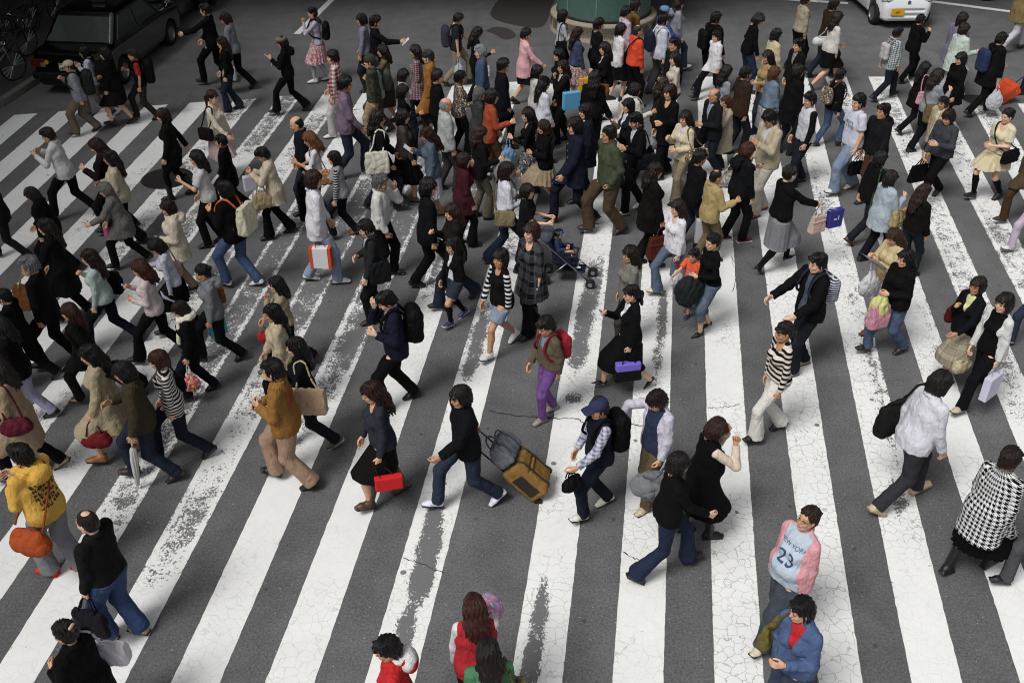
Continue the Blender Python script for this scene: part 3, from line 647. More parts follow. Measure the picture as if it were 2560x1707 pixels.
def make_person(pid, loc, heading, height, stride='M', lead=1, armL='sw', armR='sw', fem=0, fat=1.0, child=0, hair='short', hcol='0b0908', hat=None, top='jk:15171c', inner=None,
                bottom='jn:1d2430', shoes='lt:121212', legs=None, opening=None, neck=0, hem=None, hy=0, hp=8, lean=4, hands=None, glasses=False, sk=None, label='', far=False, bare=False, extra={}):
    rnd = random.Random(pid*17+3); S = height/1.70
    J = pose(stride, lead, armL, armR, lean+(rnd.uniform(-1.5, 1.5) if lean >= 0 else 0), fat, fem, rnd); T = J['T']
    hs = 1.0 if not child else 1.0+.24*child
    hb = .017 if far else .014; hg = .0145 if far else (.0112 if loc[1] > 12.5 else .0095)
    Rm = np.array(Matrix.Rotation(R(hy), 3, 'Z') @ Matrix.Rotation(R(hp+lean*.4), 3, 'Y'))
    piv = T(-.045,0,1.475)*1.0; hc = piv+Rm@np.array((.045,0,.112))*hs
    if hands is None: hands = tuple('grip' if c in ('ph','st','cr','pu','bk','mo') else 'rel' for c in (armL, armR))
    hull = TV = None
    if top:
        kt, ct_, pt_, c2t = parse_col(top)
        TV, TQ, hull = top_mesh(J, fem, fat, kt, hg, rnd, opening, sleeves=not (kt in ('jk','tee','swt') and 'sleev' in extra), hem=hem, neck=neck)
    longs = bool(top) and TOPS[kt][1] == 'long' or 'sleev' in extra; covered = bool(bottom) and bottom[:2] in ('jn', 'fl', 'wd', 'tp')
    me = body_mesh(J, fem, fat, (Rm, hc), bare, hs, hands, hb, hull, longs, covered, bool(bottom) and bottom[:2] in ('sk', 'so'))
    root = link('person', me, skin(sk or SKINS[pid % 4])); root.location = loc; root.rotation_euler = (0,0,R(heading)); root.scale = (S,)*3
    tag(root, label, 'person', 'people on the crossing')
    HM = Matrix.Translation(Vector(hc.tolist())) @ Matrix(Rm.tolist()).to_4x4() @ Matrix.Scale(hs*1.0, 4)
    if hair: o = link('hair', hair_mesh(hair, pid % 3), hairm(hcol), root); o.matrix_local = HM
    if hat:
        k, c = hat.split(':')[:2]; o = link({'cap': 'cap', 'flat': 'flat_cap', 'beanie': 'hat'}[k], hair_mesh(k), cloth(c), root); o.matrix_local = HM
    if glasses: o = link('glasses', glasses_mesh(), plain('glasses_wire', '4a4038', .35, .6), root); o.matrix_local = HM
    if inner:
        k, c, p, c2 = parse_col(inner)
        V, Q, _h = top_mesh(J, fem, fat, k, hg, rnd, None, sleeves=False, off=.010, hem=(.84 if opening in ('open', 'wide') else .9), inside=hull); link('undershirt', mesh_np('undershirt', V, Q), cloth(c, p, c2), root)
    if top: link(PARTNAME[kt], mesh_np(PARTNAME[kt], TV, TQ), cloth(ct_, pt_, c2t), root)
    if 'sleev' in extra:
        c, p, c2 = (extra['sleev'].split(':')+[None, None])[:3]; lf = fat**.7
        short = pid == 4
        for q in 'LR':
            g = Grid(*bounds(J, .1), hg); a, e, w = J['sh'+q], J['el'+q], J['wr'+q]; u = (.044 if not fem else .037)*lf+.012
            if short: g.cap(a, a+(e-a)*.75, u+.006, u+.010, .03, flat=True)
            else: g.cap(a, e, u, u*.92, .03); g.cap(e, e+(w-e)*.95, u*.92, .042, .025, flat=True)
            g.folds(.0025, rnd, 1.4); V, Q = g.net(); link('sleeve', mesh_np('sleeve', V, Q), cloth(c, p, c2), root)
    if 'sleevepat' in extra: pass
    if 'scarf' in extra:
        g = Grid((-.3,-.3,1.0), (.4,.3,1.6), .011); pts = [T(-.03+.09*math.cos(a), .088*math.sin(a), 1.455-.05*max(0, math.cos(a))) for a in np.linspace(0, 6.283, 15)]
        for a, b in zip(pts, pts[1:]): g.cap(a, b, .042, None, .03)
        g.cap(T(.10,.03,1.40), T(.165,.05,1.05), .035, .04, .03, sc=(1.4,.8,1)); g.folds(.006, rnd); V, Q = g.net(); link('scarf', mesh_np('scarf', V, Q), cloth(extra['scarf']), root)
    if 'hood' in extra:
        g = Grid((-.4,-.25,1.2), (.2,.25,1.65), .011); g.ell(T(-.13,0,1.41), (.085,.125,.10), .03); g.ell(T(-.06,0,1.47), (.07,.10,.04), .03); g.folds(.004, rnd); V, Q = g.net(); link('hood', mesh_np('hood', V, Q), cloth(extra['hood']), root)
    if 'clip' in extra:
        g = Grid((-.05,-.06,-.05), (.05,.06,.05), .006); g.ell((0,0,0), (.014,.042,.02), .004); V, Q = g.net(); o = link('hair_clip', mesh_np('hair_clip', V, Q), plain('clip', 'c8b28c' if extra['clip'] == '1' else 'c01822', .4), root); o.matrix_local = HM @ Matrix.Translation((-.11,0,.085) if extra['clip'] == '1' else (-.12,0,.03))
    if bottom:
        k, c, p, c2 = parse_col(bottom)
        if k[:2] == 'sk':
            L = float(k[2:4])/100; fl = float(k[4:6] or 8)/100
            V, Q = skirt(J, L, fl, rnd, fat, pleat=.014 if fl > .05 else .004, hem=(hem if hem is not None else TOPS[kt][2]) if top else .9); link('skirt', mesh_np('skirt', V, Q), cloth(c, p, c2), root)
        else:
            V, Q = trousers(J, fem, fat, k, hg, rnd, hull, (hem if hem is not None else TOPS[kt][2]) if top else None); nm = {'so': 'shorts', 'cp': 'cropped_trousers'}.get(k, 'trousers'); link(nm, mesh_np(nm, V, Q), cloth(c, p, c2), root)
    if legs:
        k, c = legs.split(':'); V, Q = legwear(J, fat, hg, 1 if k == 'so' else 0); nm = 'socks' if k == 'so' else 'tights'; link(nm, mesh_np(nm, V, Q), cloth(c), root)
    k, c = shoes.split(':')[:2]; sole = (shoes.split(':')+[None])[2]
    for q in 'LR':
        o = link('shoe', foot_mesh(SHOE[k]), shoe_mat(c, sole), root)
        lead_q = (q == 'L') == (lead > 0); tilt = J['fp'+q]
        M = Matrix.Translation(Vector(J['ank'+q].tolist())) @ Matrix.Rotation(R((4 if q == 'L' else -4)), 4, 'Z') @ Matrix.Rotation(R(tilt), 4, 'Y') @ Matrix.Diagonal((.97, 1.02, 1, 1))
        o.matrix_local = M
    W = Matrix.Translation(Vector(loc)) @ Matrix.Rotation(R(heading), 4, 'Z') @ Matrix.Scale(S, 4)
    PEOPLE[pid] = dict(root=root, J=J, W=W, S=S, head=heading, near='L' if math.cos(R(heading)) < 0 else 'R', fat=fat, hc=hc)
    return root
# ---------------------------------------------------------------- tubes, boxes and other simple solids
def tube_np(pts, r, n=7, closed=False):
    P = [np.array(p, float) for p in pts]; V = []; Q = []
    for i, p in enumerate(P):
        d = P[min(i+1, len(P)-1)]-P[max(i-1, 0)]; d = d/(np.linalg.norm(d)+1e-9)
        u = np.cross(d, (0,0,1.0) if abs(d[2]) < .9 else (1.0,0,0)); u /= np.linalg.norm(u); w = np.cross(d, u)
        for k in range(n):
            a = 2*math.pi*k/n; V.append(p+r*(math.cos(a)*u+math.sin(a)*w))
    m = len(P)
    for i in range(m-1):
        for k in range(n): Q.append((i*n+k, i*n+(k+1) % n, (i+1)*n+(k+1) % n, (i+1)*n+k))
    c0 = len(V); V.append(P[0]); V.append(P[-1])
    for k in range(0, n): Q.append((c0, (k+1) % n, k, k) if False else (c0, c0, (k+1) % n, k))
    for k in range(0, n): Q.append((c0+1, c0+1, (m-1)*n+k, (m-1)*n+(k+1) % n))
    return np.array(V), [tuple(dict.fromkeys(q)) for q in Q]
def smooth_path(pts, k=6):
    P = [np.array(p, float) for p in pts]; P = [2*P[0]-P[1]]+P+[2*P[-1]-P[-2]]; o = []
    for i in range(1, len(P)-2):
        for j in range(k):
            t = j/k; a, b, c, d = P[i-1:i+3]
            o.append(.5*((2*b)+(-a+c)*t+(2*a-5*b+4*c-d)*t*t+(-a+3*b-3*c+d)*t**3))
    o.append(P[-2]); return o
class MB:
    """collects simple solids into one mesh"""
    def __init__(s): s.V = []; s.Q = []
    def add(s, V, Q):
        n = len(s.V); s.V += [tuple(v) for v in V]; s.Q += [tuple(i+n for i in q) for q in Q]; return s
    def tube(s, pts, r, n=7): V, Q = tube_np(pts, r, n); return s.add(V, Q)
    def box(s, c, hs, rot=None):
        V = [Vector((x*hs[0], y*hs[1], z*hs[2])) for x in (-1,1) for y in (-1,1) for z in (-1,1)]
        if rot is not None: V = [rot @ v for v in V]
        V = [v+Vector(c) for v in V]
        return s.add(V, [(0,1,3,2),(4,6,7,5),(0,4,5,1),(2,3,7,6),(0,2,6,4),(1,5,7,3)])
    def cyl(s, a, b, r, n=20, r2=None):
        a = Vector(a); b = Vector(b); d = (b-a).normalized(); u = d.orthogonal().normalized(); w = d.cross(u); V = []
        for p, q in ((a, r), (b, r if r2 is None else r2)):
            for k in range(n): t = 2*math.pi*k/n; V.append(p+q*(math.cos(t)*u+math.sin(t)*w))
        return s.add(V, [(k, (k+1) % n, n+(k+1) % n, n+k) for k in range(n)]+[tuple(range(n-1, -1, -1)), tuple(range(n, 2*n))])
    def build(s, name, mat, parent=None, smooth=False, bevel=0):
        me = bpy.data.meshes.new(name); me.from_pydata(s.V, [], s.Q); me.update()
        if smooth: me.polygons.foreach_set('use_smooth', [True]*len(me.polygons))
        o = link(name, me, mat, parent)
        if bevel:
            b = o.modifiers.new('bevel', 'BEVEL'); b.width = bevel; b.segments = 2; b.limit_method = 'ANGLE'
        return o
# ---------------------------------------------------------------- the ground
def asphalt():
    m, nt, nd, lk, b = new_mat('asphalt'); oc = ocoord(nt)
    big = noise_n(nt, oc, .22, 4, .6); mid = noise_n(nt, oc, 2.3, 4, .6); fine = noise_n(nt, oc, 95, 3, .7); grain = noise_n(nt, oc, 38, 2, .6)
    v = math_n(nt, 'ADD', math_n(nt, 'MULTIPLY_ADD', fine, 1.3, .08), math_n(nt, 'MULTIPLY_ADD', mid, .55, -.275)); v = math_n(nt, 'ADD', v, math_n(nt, 'MULTIPLY_ADD', grain, 1.1, -.55))
    trk = noise_n(nt, scale_v(nt, oc, (1.0, .05, 1)), 1.15, 3, .6, .2)
    v = math_n(nt, 'MULTIPLY', math_n(nt, 'MULTIPLY', v, math_n(nt, 'MULTIPLY_ADD', big, .8, .60)), math_n(nt, 'MULTIPLY_ADD', trk, .6, .70))
    base = nd.new('ShaderNodeVectorMath'); base.operation = 'SCALE'; base.inputs[0].default_value = (.158, .157, .161); lk.new(v, base.inputs['Scale'])
    vo = N(nd, 'ShaderNodeTexVoronoi', Scale=15.0); lk.new(oc, vo.inputs['Vector']); sp = math_n(nt, 'LESS_THAN', vo.outputs[0], .12)
    keep = math_n(nt, 'GREATER_THAN', noise_n(nt, oc, 9, 2), .57); sp = math_n(nt, 'MULTIPLY', sp, keep)
    c = mix_n(nt, math_n(nt, 'MULTIPLY', sp, .8), base.outputs[0], (.34, .33, .32, 1))
    v2 = N(nd, 'ShaderNodeTexVoronoi', Scale=2.9); lk.new(oc, v2.inputs['Vector']); gum = math_n(nt, 'LESS_THAN', math_n(nt, 'ADD', v2.outputs[0], math_n(nt, 'MULTIPLY', grain, .06)), .105)
    c = mix_n(nt, math_n(nt, 'MULTIPLY', gum, .55), c, (.028, .028, .03, 1))
    st = step_n(nt, noise_n(nt, scale_v(nt, oc, (1, .35, 1)), .9, 4, .65, .6), .58, .72); c = mix_n(nt, math_n(nt, 'MULTIPLY', st, .35), c, (.05, .048, .046, 1))
    lk.new(c, b.inputs['Base Color']); b.inputs['Roughness'].default_value = .88; b.inputs['Specular IOR Level'].default_value = .3
    bp = N(nd, 'ShaderNodeBump', Strength=.5, Distance=.006); lk.new(fine, bp.inputs['Height']); lk.new(bp.outputs[0], b.inputs['Normal'])
    return m
AS = asphalt()
me = mesh_np('ground', [(-60,-6,0),(60,-6,0),(60,75,0),(-60,75,0)], [(0,1,2,3)], smooth=False); tag(link('road', me, AS), 'grey asphalt road under the crossing', 'road', None, 'structure')
def paint():
    m, nt, nd, lk, b = new_mat('road_paint'); oc = ocoord(nt)
    a = N(nd, 'ShaderNodeAttribute', attribute_name='wear'); wear = a.outputs['Fac']
    fine = noise_n(nt, scale_v(nt, oc, (1, .7, 1)), 40, 4, .7, .5); mid = noise_n(nt, oc, 5.5, 4, .65, .8); lowf = noise_n(nt, oc, 1.7, 3, .6, .5)
    q = math_n(nt, 'ADD', math_n(nt, 'ADD', math_n(nt, 'MULTIPLY', fine, .62), math_n(nt, 'MULTIPLY', mid, .40)), math_n(nt, 'MULTIPLY_ADD', lowf, .22, -.12))
    th = math_n(nt, 'MULTIPLY_ADD', wear, -.36, .735)
    hole = step_n(nt, q, math_n(nt, 'SUBTRACT', th, .012), math_n(nt, 'ADD', th, .012))
    wv = nd.new('ShaderNodeVectorMath'); wv.operation = 'ADD'; lk.new(oc, wv.inputs[0]); nz = N(nd, 'ShaderNodeTexNoise', Scale=6.0, Detail=3.0); lk.new(oc, nz.inputs['Vector']); lk.new(scale_v(nt, nz.outputs[1], (.14, .14, .14)), wv.inputs[1])
    vo = N(nd, 'ShaderNodeTexVoronoi', Scale=8.6, feature='DISTANCE_TO_EDGE'); lk.new(wv.outputs[0], vo.inputs['Vector'])
    gate = step_n(nt, noise_n(nt, oc, .55, 3, .6), .40, .56); ck = N(nd, 'ShaderNodeAttribute', attribute_name='crack')
    line = math_n(nt, 'LESS_THAN', vo.outputs['Distance'], .026); line = math_n(nt, 'MULTIPLY', math_n(nt, 'MULTIPLY', line, math_n(nt, 'MULTIPLY_ADD', gate, .8, .2)), ck.outputs['Fac'])
    v2 = N(nd, 'ShaderNodeTexVoronoi', Scale=1.7); lk.new(oc, v2.inputs['Vector']); gum = math_n(nt, 'LESS_THAN', v2.outputs[0], .058)
    dirt = noise_n(nt, oc, 1.3, 5, .7); d2 = noise_n(nt, oc, 60, 2, .6)
    base = nd.new('ShaderNodeVectorMath'); base.operation = 'SCALE'; base.inputs[0].default_value = (.82, .825, .81)
    lk.new(math_n(nt, 'MULTIPLY', math_n(nt, 'MULTIPLY_ADD', dirt, .30, .82), math_n(nt, 'MULTIPLY_ADD', d2, .12, .92)), base.inputs['Scale'])
    c = mix_n(nt, math_n(nt, 'MULTIPLY', line, .85), base.outputs[0], (.16, .155, .14, 1))
    c = mix_n(nt, math_n(nt, 'MULTIPLY', gum, .8), c, (.05, .05, .05, 1))
    g2 = noise_n(nt, oc, 95, 3, .7); asp = nd.new('ShaderNodeVectorMath'); asp.operation = 'SCALE'; asp.inputs[0].default_value = (.158, .157, .161); lk.new(math_n(nt, 'MULTIPLY_ADD', g2, .9, .5), asp.inputs['Scale'])
    c = mix_n(nt, hole, c, asp.outputs[0])
    lk.new(c, b.inputs['Base Color']); b.inputs['Roughness'].default_value = .72
    bp = N(nd, 'ShaderNodeBump', Strength=.3, Distance=.004); lk.new(math_n(nt, 'SUBTRACT', 1.0, hole), bp.inputs['Height']); lk.new(bp.outputs[0], b.inputs['Normal'])
    return m
PAINT = paint()
# worn places, measured in the photo: x, y, half-width and half-length in metres, strength
WORN = [(1080,1312,.12,.45,.95),(1068,1385,.13,.55,1.0),(1056,1450,.14,.35,.95),(1016,1560,.10,.3,.8),(1004,1615,.10,.4,.85),(1362,1456,.06,.12,.7),(1352,1500,.07,.25,.8),(1340,1590,.10,.6,.95),(1325,1680,.11,.5,.9),(1482,712,.15,.7,.9),(1460,785,.15,.7,.95),(1446,870,.17,.6,.95),(1190,850,.15,.9,.95),(1180,900,.14,.5,.8),(1433,996,.14,.14,.9),(880,870,.14,.8,.8),(925,800,.2,.9,.8),(1656,818,.09,.9,.75),(1643,900,.07,.6,.7),(1660,760,.1,.5,.6),
        (700,560,1.6,2.6,.62),(880,640,1.5,2.4,.62),(960,560,1.4,2.2,.62),(640,700,1.3,2.2,.55),(820,880,.7,1.8,.5),(1080,560,1.1,2.6,.6),(1240,560,.8,2.5,.5),(560,900,.9,1.8,.45),(480,1000,.8,1.4,.45),(330,1240,.5,1.0,.5),(700,1050,.5,1.2,.45),(420,1360,.4,.7,.45),(510,1230,.3,.8,.45),
        (700,250,.7,1.4,.6),(640,330,.6,1.5,.6),(560,290,.4,1.2,.5),(800,330,.6,1.6,.62),(430,430,.7,1.4,.5),(430,560,.7,1.2,.5),(250,560,.5,1.0,.35),(330,620,.5,1.0,.4),(150,1120,.4,.9,.4),(120,1060,.5,.9,.35),(1500,700,.3,1.3,.4),(1560,600,.3,1.6,.5),
        (2190,420,.5,2.5,.42),(2300,560,.5,2.2,.42),(2130,300,.5,2.5,.45),(2420,560,.5,2.2,.42),(2440,780,.5,1.8,.40),(2370,820,.4,1.6,.42),(2180,820,.4,1.8,.38),(2230,900,.4,1.4,.40),(2250,1080,.3,1.0,.5),(2245,1240,.14,.35,.7),(2100,560,.4,2.0,.32),(2000,420,.4,2.5,.35),(2500,900,.5,1.6,.36),(2540,650,.5,2,.4),(1900,300,.6,2.5,.30),(2520,320,.8,2.6,.42),(2380,330,.8,2.6,.40),(2240,300,.6,2.4,.42)]
WP = [(at(x, y).x, at(x, y).y, a, b_, s) for x, y, a, b_, s in WORN]
def stripe(x12l, angl, x12r, angr, ytop_l, ytop_r, ybot=2.6, base=.20, crack=.6):
    nx = 10; L = ytop_l-ybot; ny = int(L/.075); V = []; wr = []; ck = []; Q = []; rs = np.random.RandomState(int(abs(x12l)*100)+5)
    jl = rs.normal(0, .0022, ny+1); jr = rs.normal(0, .0022, ny+1)
    for j in range(ny+1):
        t = j/ny; yl = ybot+(ytop_l-ybot)*t; yr = ybot+(ytop_r-ybot)*t
        xl = x12l+(yl-12)*math.tan(R(angl))+jl[j]; xr = x12r+(yr-12)*math.tan(R(angr))+jr[j]
        for i in range(nx+1):
            u = i/nx; x = xl+(xr-xl)*u; y = yl+(yr-yl)*u; V.append((x, y, .004))
            w = base+.10*max(0, min(1, (y-12)/8))
            sm = 1.0
            for cx, cy, a, b_, s in WP:
                d = ((x-cx-(y-cy)*.14)/a)**2+((y-cy)/b_)**2
                if d < 2.6: sm *= 1-s*math.exp(-d*d)
            w = 1-(1-w)*sm
            if u < .12 or u > .88: w = w*.62+(.22 if i in (0, nx) else 0)
            wr.append(min(w, 1.0)); ck.append(crack*(.35+.65*min(1, max(0, (x+3)/5))))
    for j in range(ny):
        for i in range(nx): k = j*(nx+1)+i; Q.append((k, k+1, k+nx+2, k+nx+1))
    me = mesh_np('crosswalk_stripe', V, Q, smooth=False)
    for nm, arr in (('wear', wr), ('crack', ck)): a = me.attributes.new(nm, 'FLOAT', 'POINT'); a.data.foreach_set('value', np.array(arr, np.float32))
    tag(link('crosswalk_stripe', me, PAINT), None, None, 'white stripes of the pedestrian crossing', 'structure')
# x of the left and right edge 12 m out, direction of each edge, far ends
STRIPES = [(.806,7.81,1.288,7.73,22.4,22.45),(1.813,8.2,2.303,8.24,22.55,22.55),(2.774,8.12,3.278,8.46,22.6,22.6),(3.756,8.09,4.258,8.89,22.6,22.6),(4.737,9.04,5.196,8.84,22.6,22.6),(5.696,8.4,6.136,8.68,22.6,22.6),
           (6.622,8.78,7.078,8.9,22.6,22.6),(7.565,8.49,8.011,9.15,22.6,22.6),(8.43,9.9,8.93,10.2,20.8,20.8),(9.45,9.9,9.95,10.2,20.9,20.9),(10.45,9.9,10.95,10.2,20.9,20.9),
           (-.612,7.44,-.123,7.62,22.35,22.4),(-1.562,7.35,-1.097,7.35,22.2,22.3),(-2.526,6.67,-2.035,6.96,22.0,22.1),(-3.427,6.27,-2.959,6.71,21.8,21.9),(-4.330,5.97,-3.875,6.21,21.6,21.7),(-5.18,5.9,-4.735,6.05,21.45,21.5),
           (-6.05,5.5,-5.61,5.7,21.35,21.4),(-6.93,5.2,-6.48,5.3,21.1,21.2),(-7.78,4.8,-7.33,4.9,20.95,21.05),(-8.6,4.3,-8.16,4.4,20.75,20.85),(-9.42,3.9,-8.98,4.0,20.6,20.7),(-10.2,3.4,-9.78,3.5,20.45,20.55),(-11.0,3.0,-10.56,3.1,20.25,20.35),(-11.8,2.7,-11.35,2.8,20.05,20.15)]
for s in STRIPES: stripe(*s)
def line_mark(p0, p1, w, name='road_line'):
    a, b = at(*p0), at(*p1); d = (b-a).normalized(); n = Vector((-d.y, d.x, 0))*w/2; V = []; k = 40
    for i in range(k+1):
        p = a+(b-a)*i/k; V += [p+n, p-n]
    me = mesh_np(name, [(v.x, v.y, .0045) for v in V], [(2*i, 2*i+1, 2*i+3, 2*i+2) for i in range(k)], smooth=False)
    for nm, val in (('wear', .22), ('crack', .2)): t = me.attributes.new(nm, 'FLOAT', 'POINT'); t.data.foreach_set('value', np.full(len(V), val, np.float32))
    tag(link(name, me, PAINT), None, None, None, 'structure')
line_mark((742,86), (850,-20), .17); line_mark((2200,-12), (2560,34), .22); line_mark((1880,-6), (2120,9), .2)
def crack(pts, w=.012):
    P = smooth_path([tuple(at(*p))for p in pts], 8); r = random.Random(len(pts)); P = [Vector((p[0]+r.uniform(-.015,.015), p[1]+r.uniform(-.015,.015), 0)) for p in P]; V = []
    for i, p in enumerate(P):
        d = (P[min(i+1, len(P)-1)]-P[max(i-1, 0)]).normalized(); n = Vector((-d.y, d.x, 0))*w*r.uniform(.4, 1.1)*.5; V += [(p.x+n.x, p.y+n.y, .0058), (p.x-n.x, p.y-n.y, .0058)]
    tag(link('road_crack', mesh_np('road_crack', V, [(2*i+1, 2*i+3, 2*i+2, 2*i) for i in range(len(P)-1)], smooth=False), plain('crack_dark', '2a2724', .95)), None, None, None, 'structure')
crack([(1225,1028),(1300,1040),(1388,1046),(1440,1048),(1470,1062),(1500,1058),(1585,1062),(1640,1070)], .02); crack([(1770,1020),(1810,1018),(1850,1012)], .014); crack([(1010,1395),(1060,1412),(1110,1435)], .012); crack([(1560,1380),(1590,1398),(1630,1402)], .016); crack([(1830,640),(1838,690),(1832,730)], .012)
# darker repaired asphalt
def patch(pts, z, col, name='asphalt_patch'):
    P = [at(*p) for p in pts]; P = [Vector([float(v) for v in q]) for q in smooth_path([(p.x, p.y, 0) for p in P+[P[0]]], 5)]
    me = bpy.data.meshes.new(name); me.from_pydata([(p.x, p.y, z) for p in P[:-1]], [], [tuple(range(len(P)-2, -1, -1))][:1]); me.update()
    if me.polygons[0].normal.z < 0: me.flip_normals()
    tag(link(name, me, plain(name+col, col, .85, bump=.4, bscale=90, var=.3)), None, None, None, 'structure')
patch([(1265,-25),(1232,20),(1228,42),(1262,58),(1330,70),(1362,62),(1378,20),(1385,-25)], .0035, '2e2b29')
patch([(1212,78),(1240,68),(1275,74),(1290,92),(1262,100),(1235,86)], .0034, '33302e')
def manhole(px, py, r, label):
    p = at(px, py); t = empty('manhole_cover', (p.x, p.y, .004)); tag(t, label, 'manhole cover', 'manhole covers')
    m = MB(); m.cyl((0,0,.0), (0,0,.003), r, 48); m.build('rim', plain('iron_rim', '2b2a29', .6, .4), t)
    g = Grid((-r,-r,-.004), (r,r,.02), .011); g.cap((0,0,0), (0,0,.008), r*.93, None, .001, flat=True); X, Y, Z = g.field(); g.cutf(Z-.006-.0025*(np.sin(70*X)*np.sin(70*Y))+0*X); g.cutf(-Z-.004+0*X+0*Y)
    V, Q = g.net(); link('lid', mesh_np('lid', V, Q), plain('iron_lid', '2d2a28', .55, .3, bump=.6, bscale=45), t)
manhole(418, 446, .47, 'round iron manhole cover near the black booted person'); manhole(2442, 250, .30, 'small round manhole cover behind the striding black suit')
# pavement with kerb in the far left corner
kerb = [at(-190, 352), at(0,262), at(92,202), at(175,140), at(260,70), at(330,10), at(400,-60)]
m = MB(); pts = [(p.x, p.y) for p in kerb]; far = [(p[0]-14, p[1]+3) for p in pts]
for a, b, c, d in zip(pts, pts[1:], far[1:], far):
    m.add([(a[0],a[1],0),(b[0],b[1],0),(c[0],c[1],0),(d[0],d[1],0),(a[0],a[1],.13),(b[0],b[1],.13),(c[0],c[1],.13),(d[0],d[1],.13)], [(4,5,6,7),(0,1,5,4)])
tag(m.build('pavement', plain('pavement', '3c3a37', .9, bump=.4, bscale=30)), None, None, None, 'structure')
m = MB()
for a, b in zip(pts, pts[1:]):
    d = Vector((b[0]-a[0], b[1]-a[1], 0)); L = d.length; d /= L; n = Vector((-d.y, d.x, 0)); k = max(1, int(L/.9))
    for i in range(k):
        c = Vector((a[0], a[1], .074))+d*(L*(i+.5)/k)-n*.075; m.box(c, (L/k/2-.006, .085, .074), Matrix.Rotation(math.atan2(d.y, d.x), 3, 'Z'))
tag(m.build('kerb', plain('kerb_stone', '6a6762', .85, bump=.3, var=.25), bevel=.01), None, None, None, 'structure')
# ---------------------------------------------------------------- round kiosk
kc = at(1517, 112); KR = 1.38; kx, ky = kc.x, kc.y+KR
t = empty('round_kiosk', (kx, ky, 0)); tag(t, 'round green glazed kiosk on a pale ring base with vent holes', 'kiosk')
def ring(name, prof, mat, n=72, parent=None, ridges=0, amp=0):
    V = []; Q = []
    for r, z in prof:
        for k in range(n): a = 2*math.pi*k/n; rr = r+(amp if ridges and (k % (n//ridges) == 0) else 0); V.append((rr*math.cos(a), rr*math.sin(a), z))
    for j in range(len(prof)-1):
        for k in range(n): Q.append((j*n+k, j*n+(k+1) % n, (j+1)*n+(k+1) % n, (j+1)*n+k))
    return link(name, mesh_np(name, V, Q), mat, parent)
base = ring('base_ring', [(KR,.0),(KR,.04),(KR-.02,.06),(KR-.02,.36),(KR,.38),(KR,.42),(KR-.03,.45),(KR-.22,.46)], plain('kiosk_stone', '8a8272', .8, bump=.3, var=.2), 96, t)
m = MB()
for k in range(16):
    a0 = 2*math.pi*k/16
    for i in range(9):
        for j in range(3):
            a = a0+(i-4)*.026; z = .14+j*.065+(.0375 if i % 2 else 0); c = Vector(((KR-.018)*math.cos(a), (KR-.018)*math.sin(a), z)); m.cyl(c, c+Vector((math.cos(a), math.sin(a), 0))*.006, .016, 6)
m.build('vent', plain('vent_dark', '0c0c0c', .8), base)
ring('drum', [(KR-.17,.44),(KR-.17,2.9),(KR-.14,2.95),(KR-.14,3.2)], plain('kiosk_green', '466058', .45, 0, .15, var=.35), 96, t)
m = MB()
for k in range(9):
    a = 2*math.pi*(k+.4)/9; c = (KR-.168); m.box((c*math.cos(a), c*math.sin(a), 1.75), (.006, .012, 1.12), Matrix.Rotation(a, 3, 'Z'))
m.build('seam_strip', plain('kiosk_strip', '5f857a', .45), t); ring('roof', [(KR-.14,3.2),(KR+.1,3.22),(KR+.1,3.3),(.05,3.5)], plain('kiosk_roof', '26302c', .6), 96, t)
ring('foot_band', [(KR-.165,.455),(KR-.15,.47),(KR-.15,.52),(KR-.17,.54)], plain('kiosk_band', '12201c', .6), 96, t)
# ---------------------------------------------------------------- cars
def wheel(parent, c, r=.29, w=.19, side=1):
    wl = empty('wheel'); wl.parent = parent; wl.location = c; n = 40
    def lathe(prof, nm, mat):
        V = []; Q = []
        for rr, y in prof:
            for k in range(n): a = 2*math.pi*k/n; V.append((rr*math.cos(a), y*side, rr*math.sin(a)))
        for j in range(len(prof)-1):
            for k in range(n): Q.append((j*n+k, (j+1)*n+k, (j+1)*n+(k+1) % n, j*n+(k+1) % n))
        link(nm, mesh_np(nm, V, Q), mat, wl)
    lathe([(r*.62,-w/2),(r*.94,-w/2),(r,-w/3),(r,w/3),(r*.94,w/2),(r*.64,w/2)], 'tyre', plain('tyre', '0e0e0e', .85))
    lathe([(r*.64,w/2),(r*.60,w/2-.02),(r*.5,w/2-.05),(r*.2,w/2-.03),(.01,w/2-.03)], 'rim', plain('rim', '8b8d90', .35, .8))
TAXIGLASS = plain('mirror_glass', '9aa8a4', .06, .9, 0, var=.1)  # pale mirror metal instead of glass, to strengthen the sky reflection in taxi windows
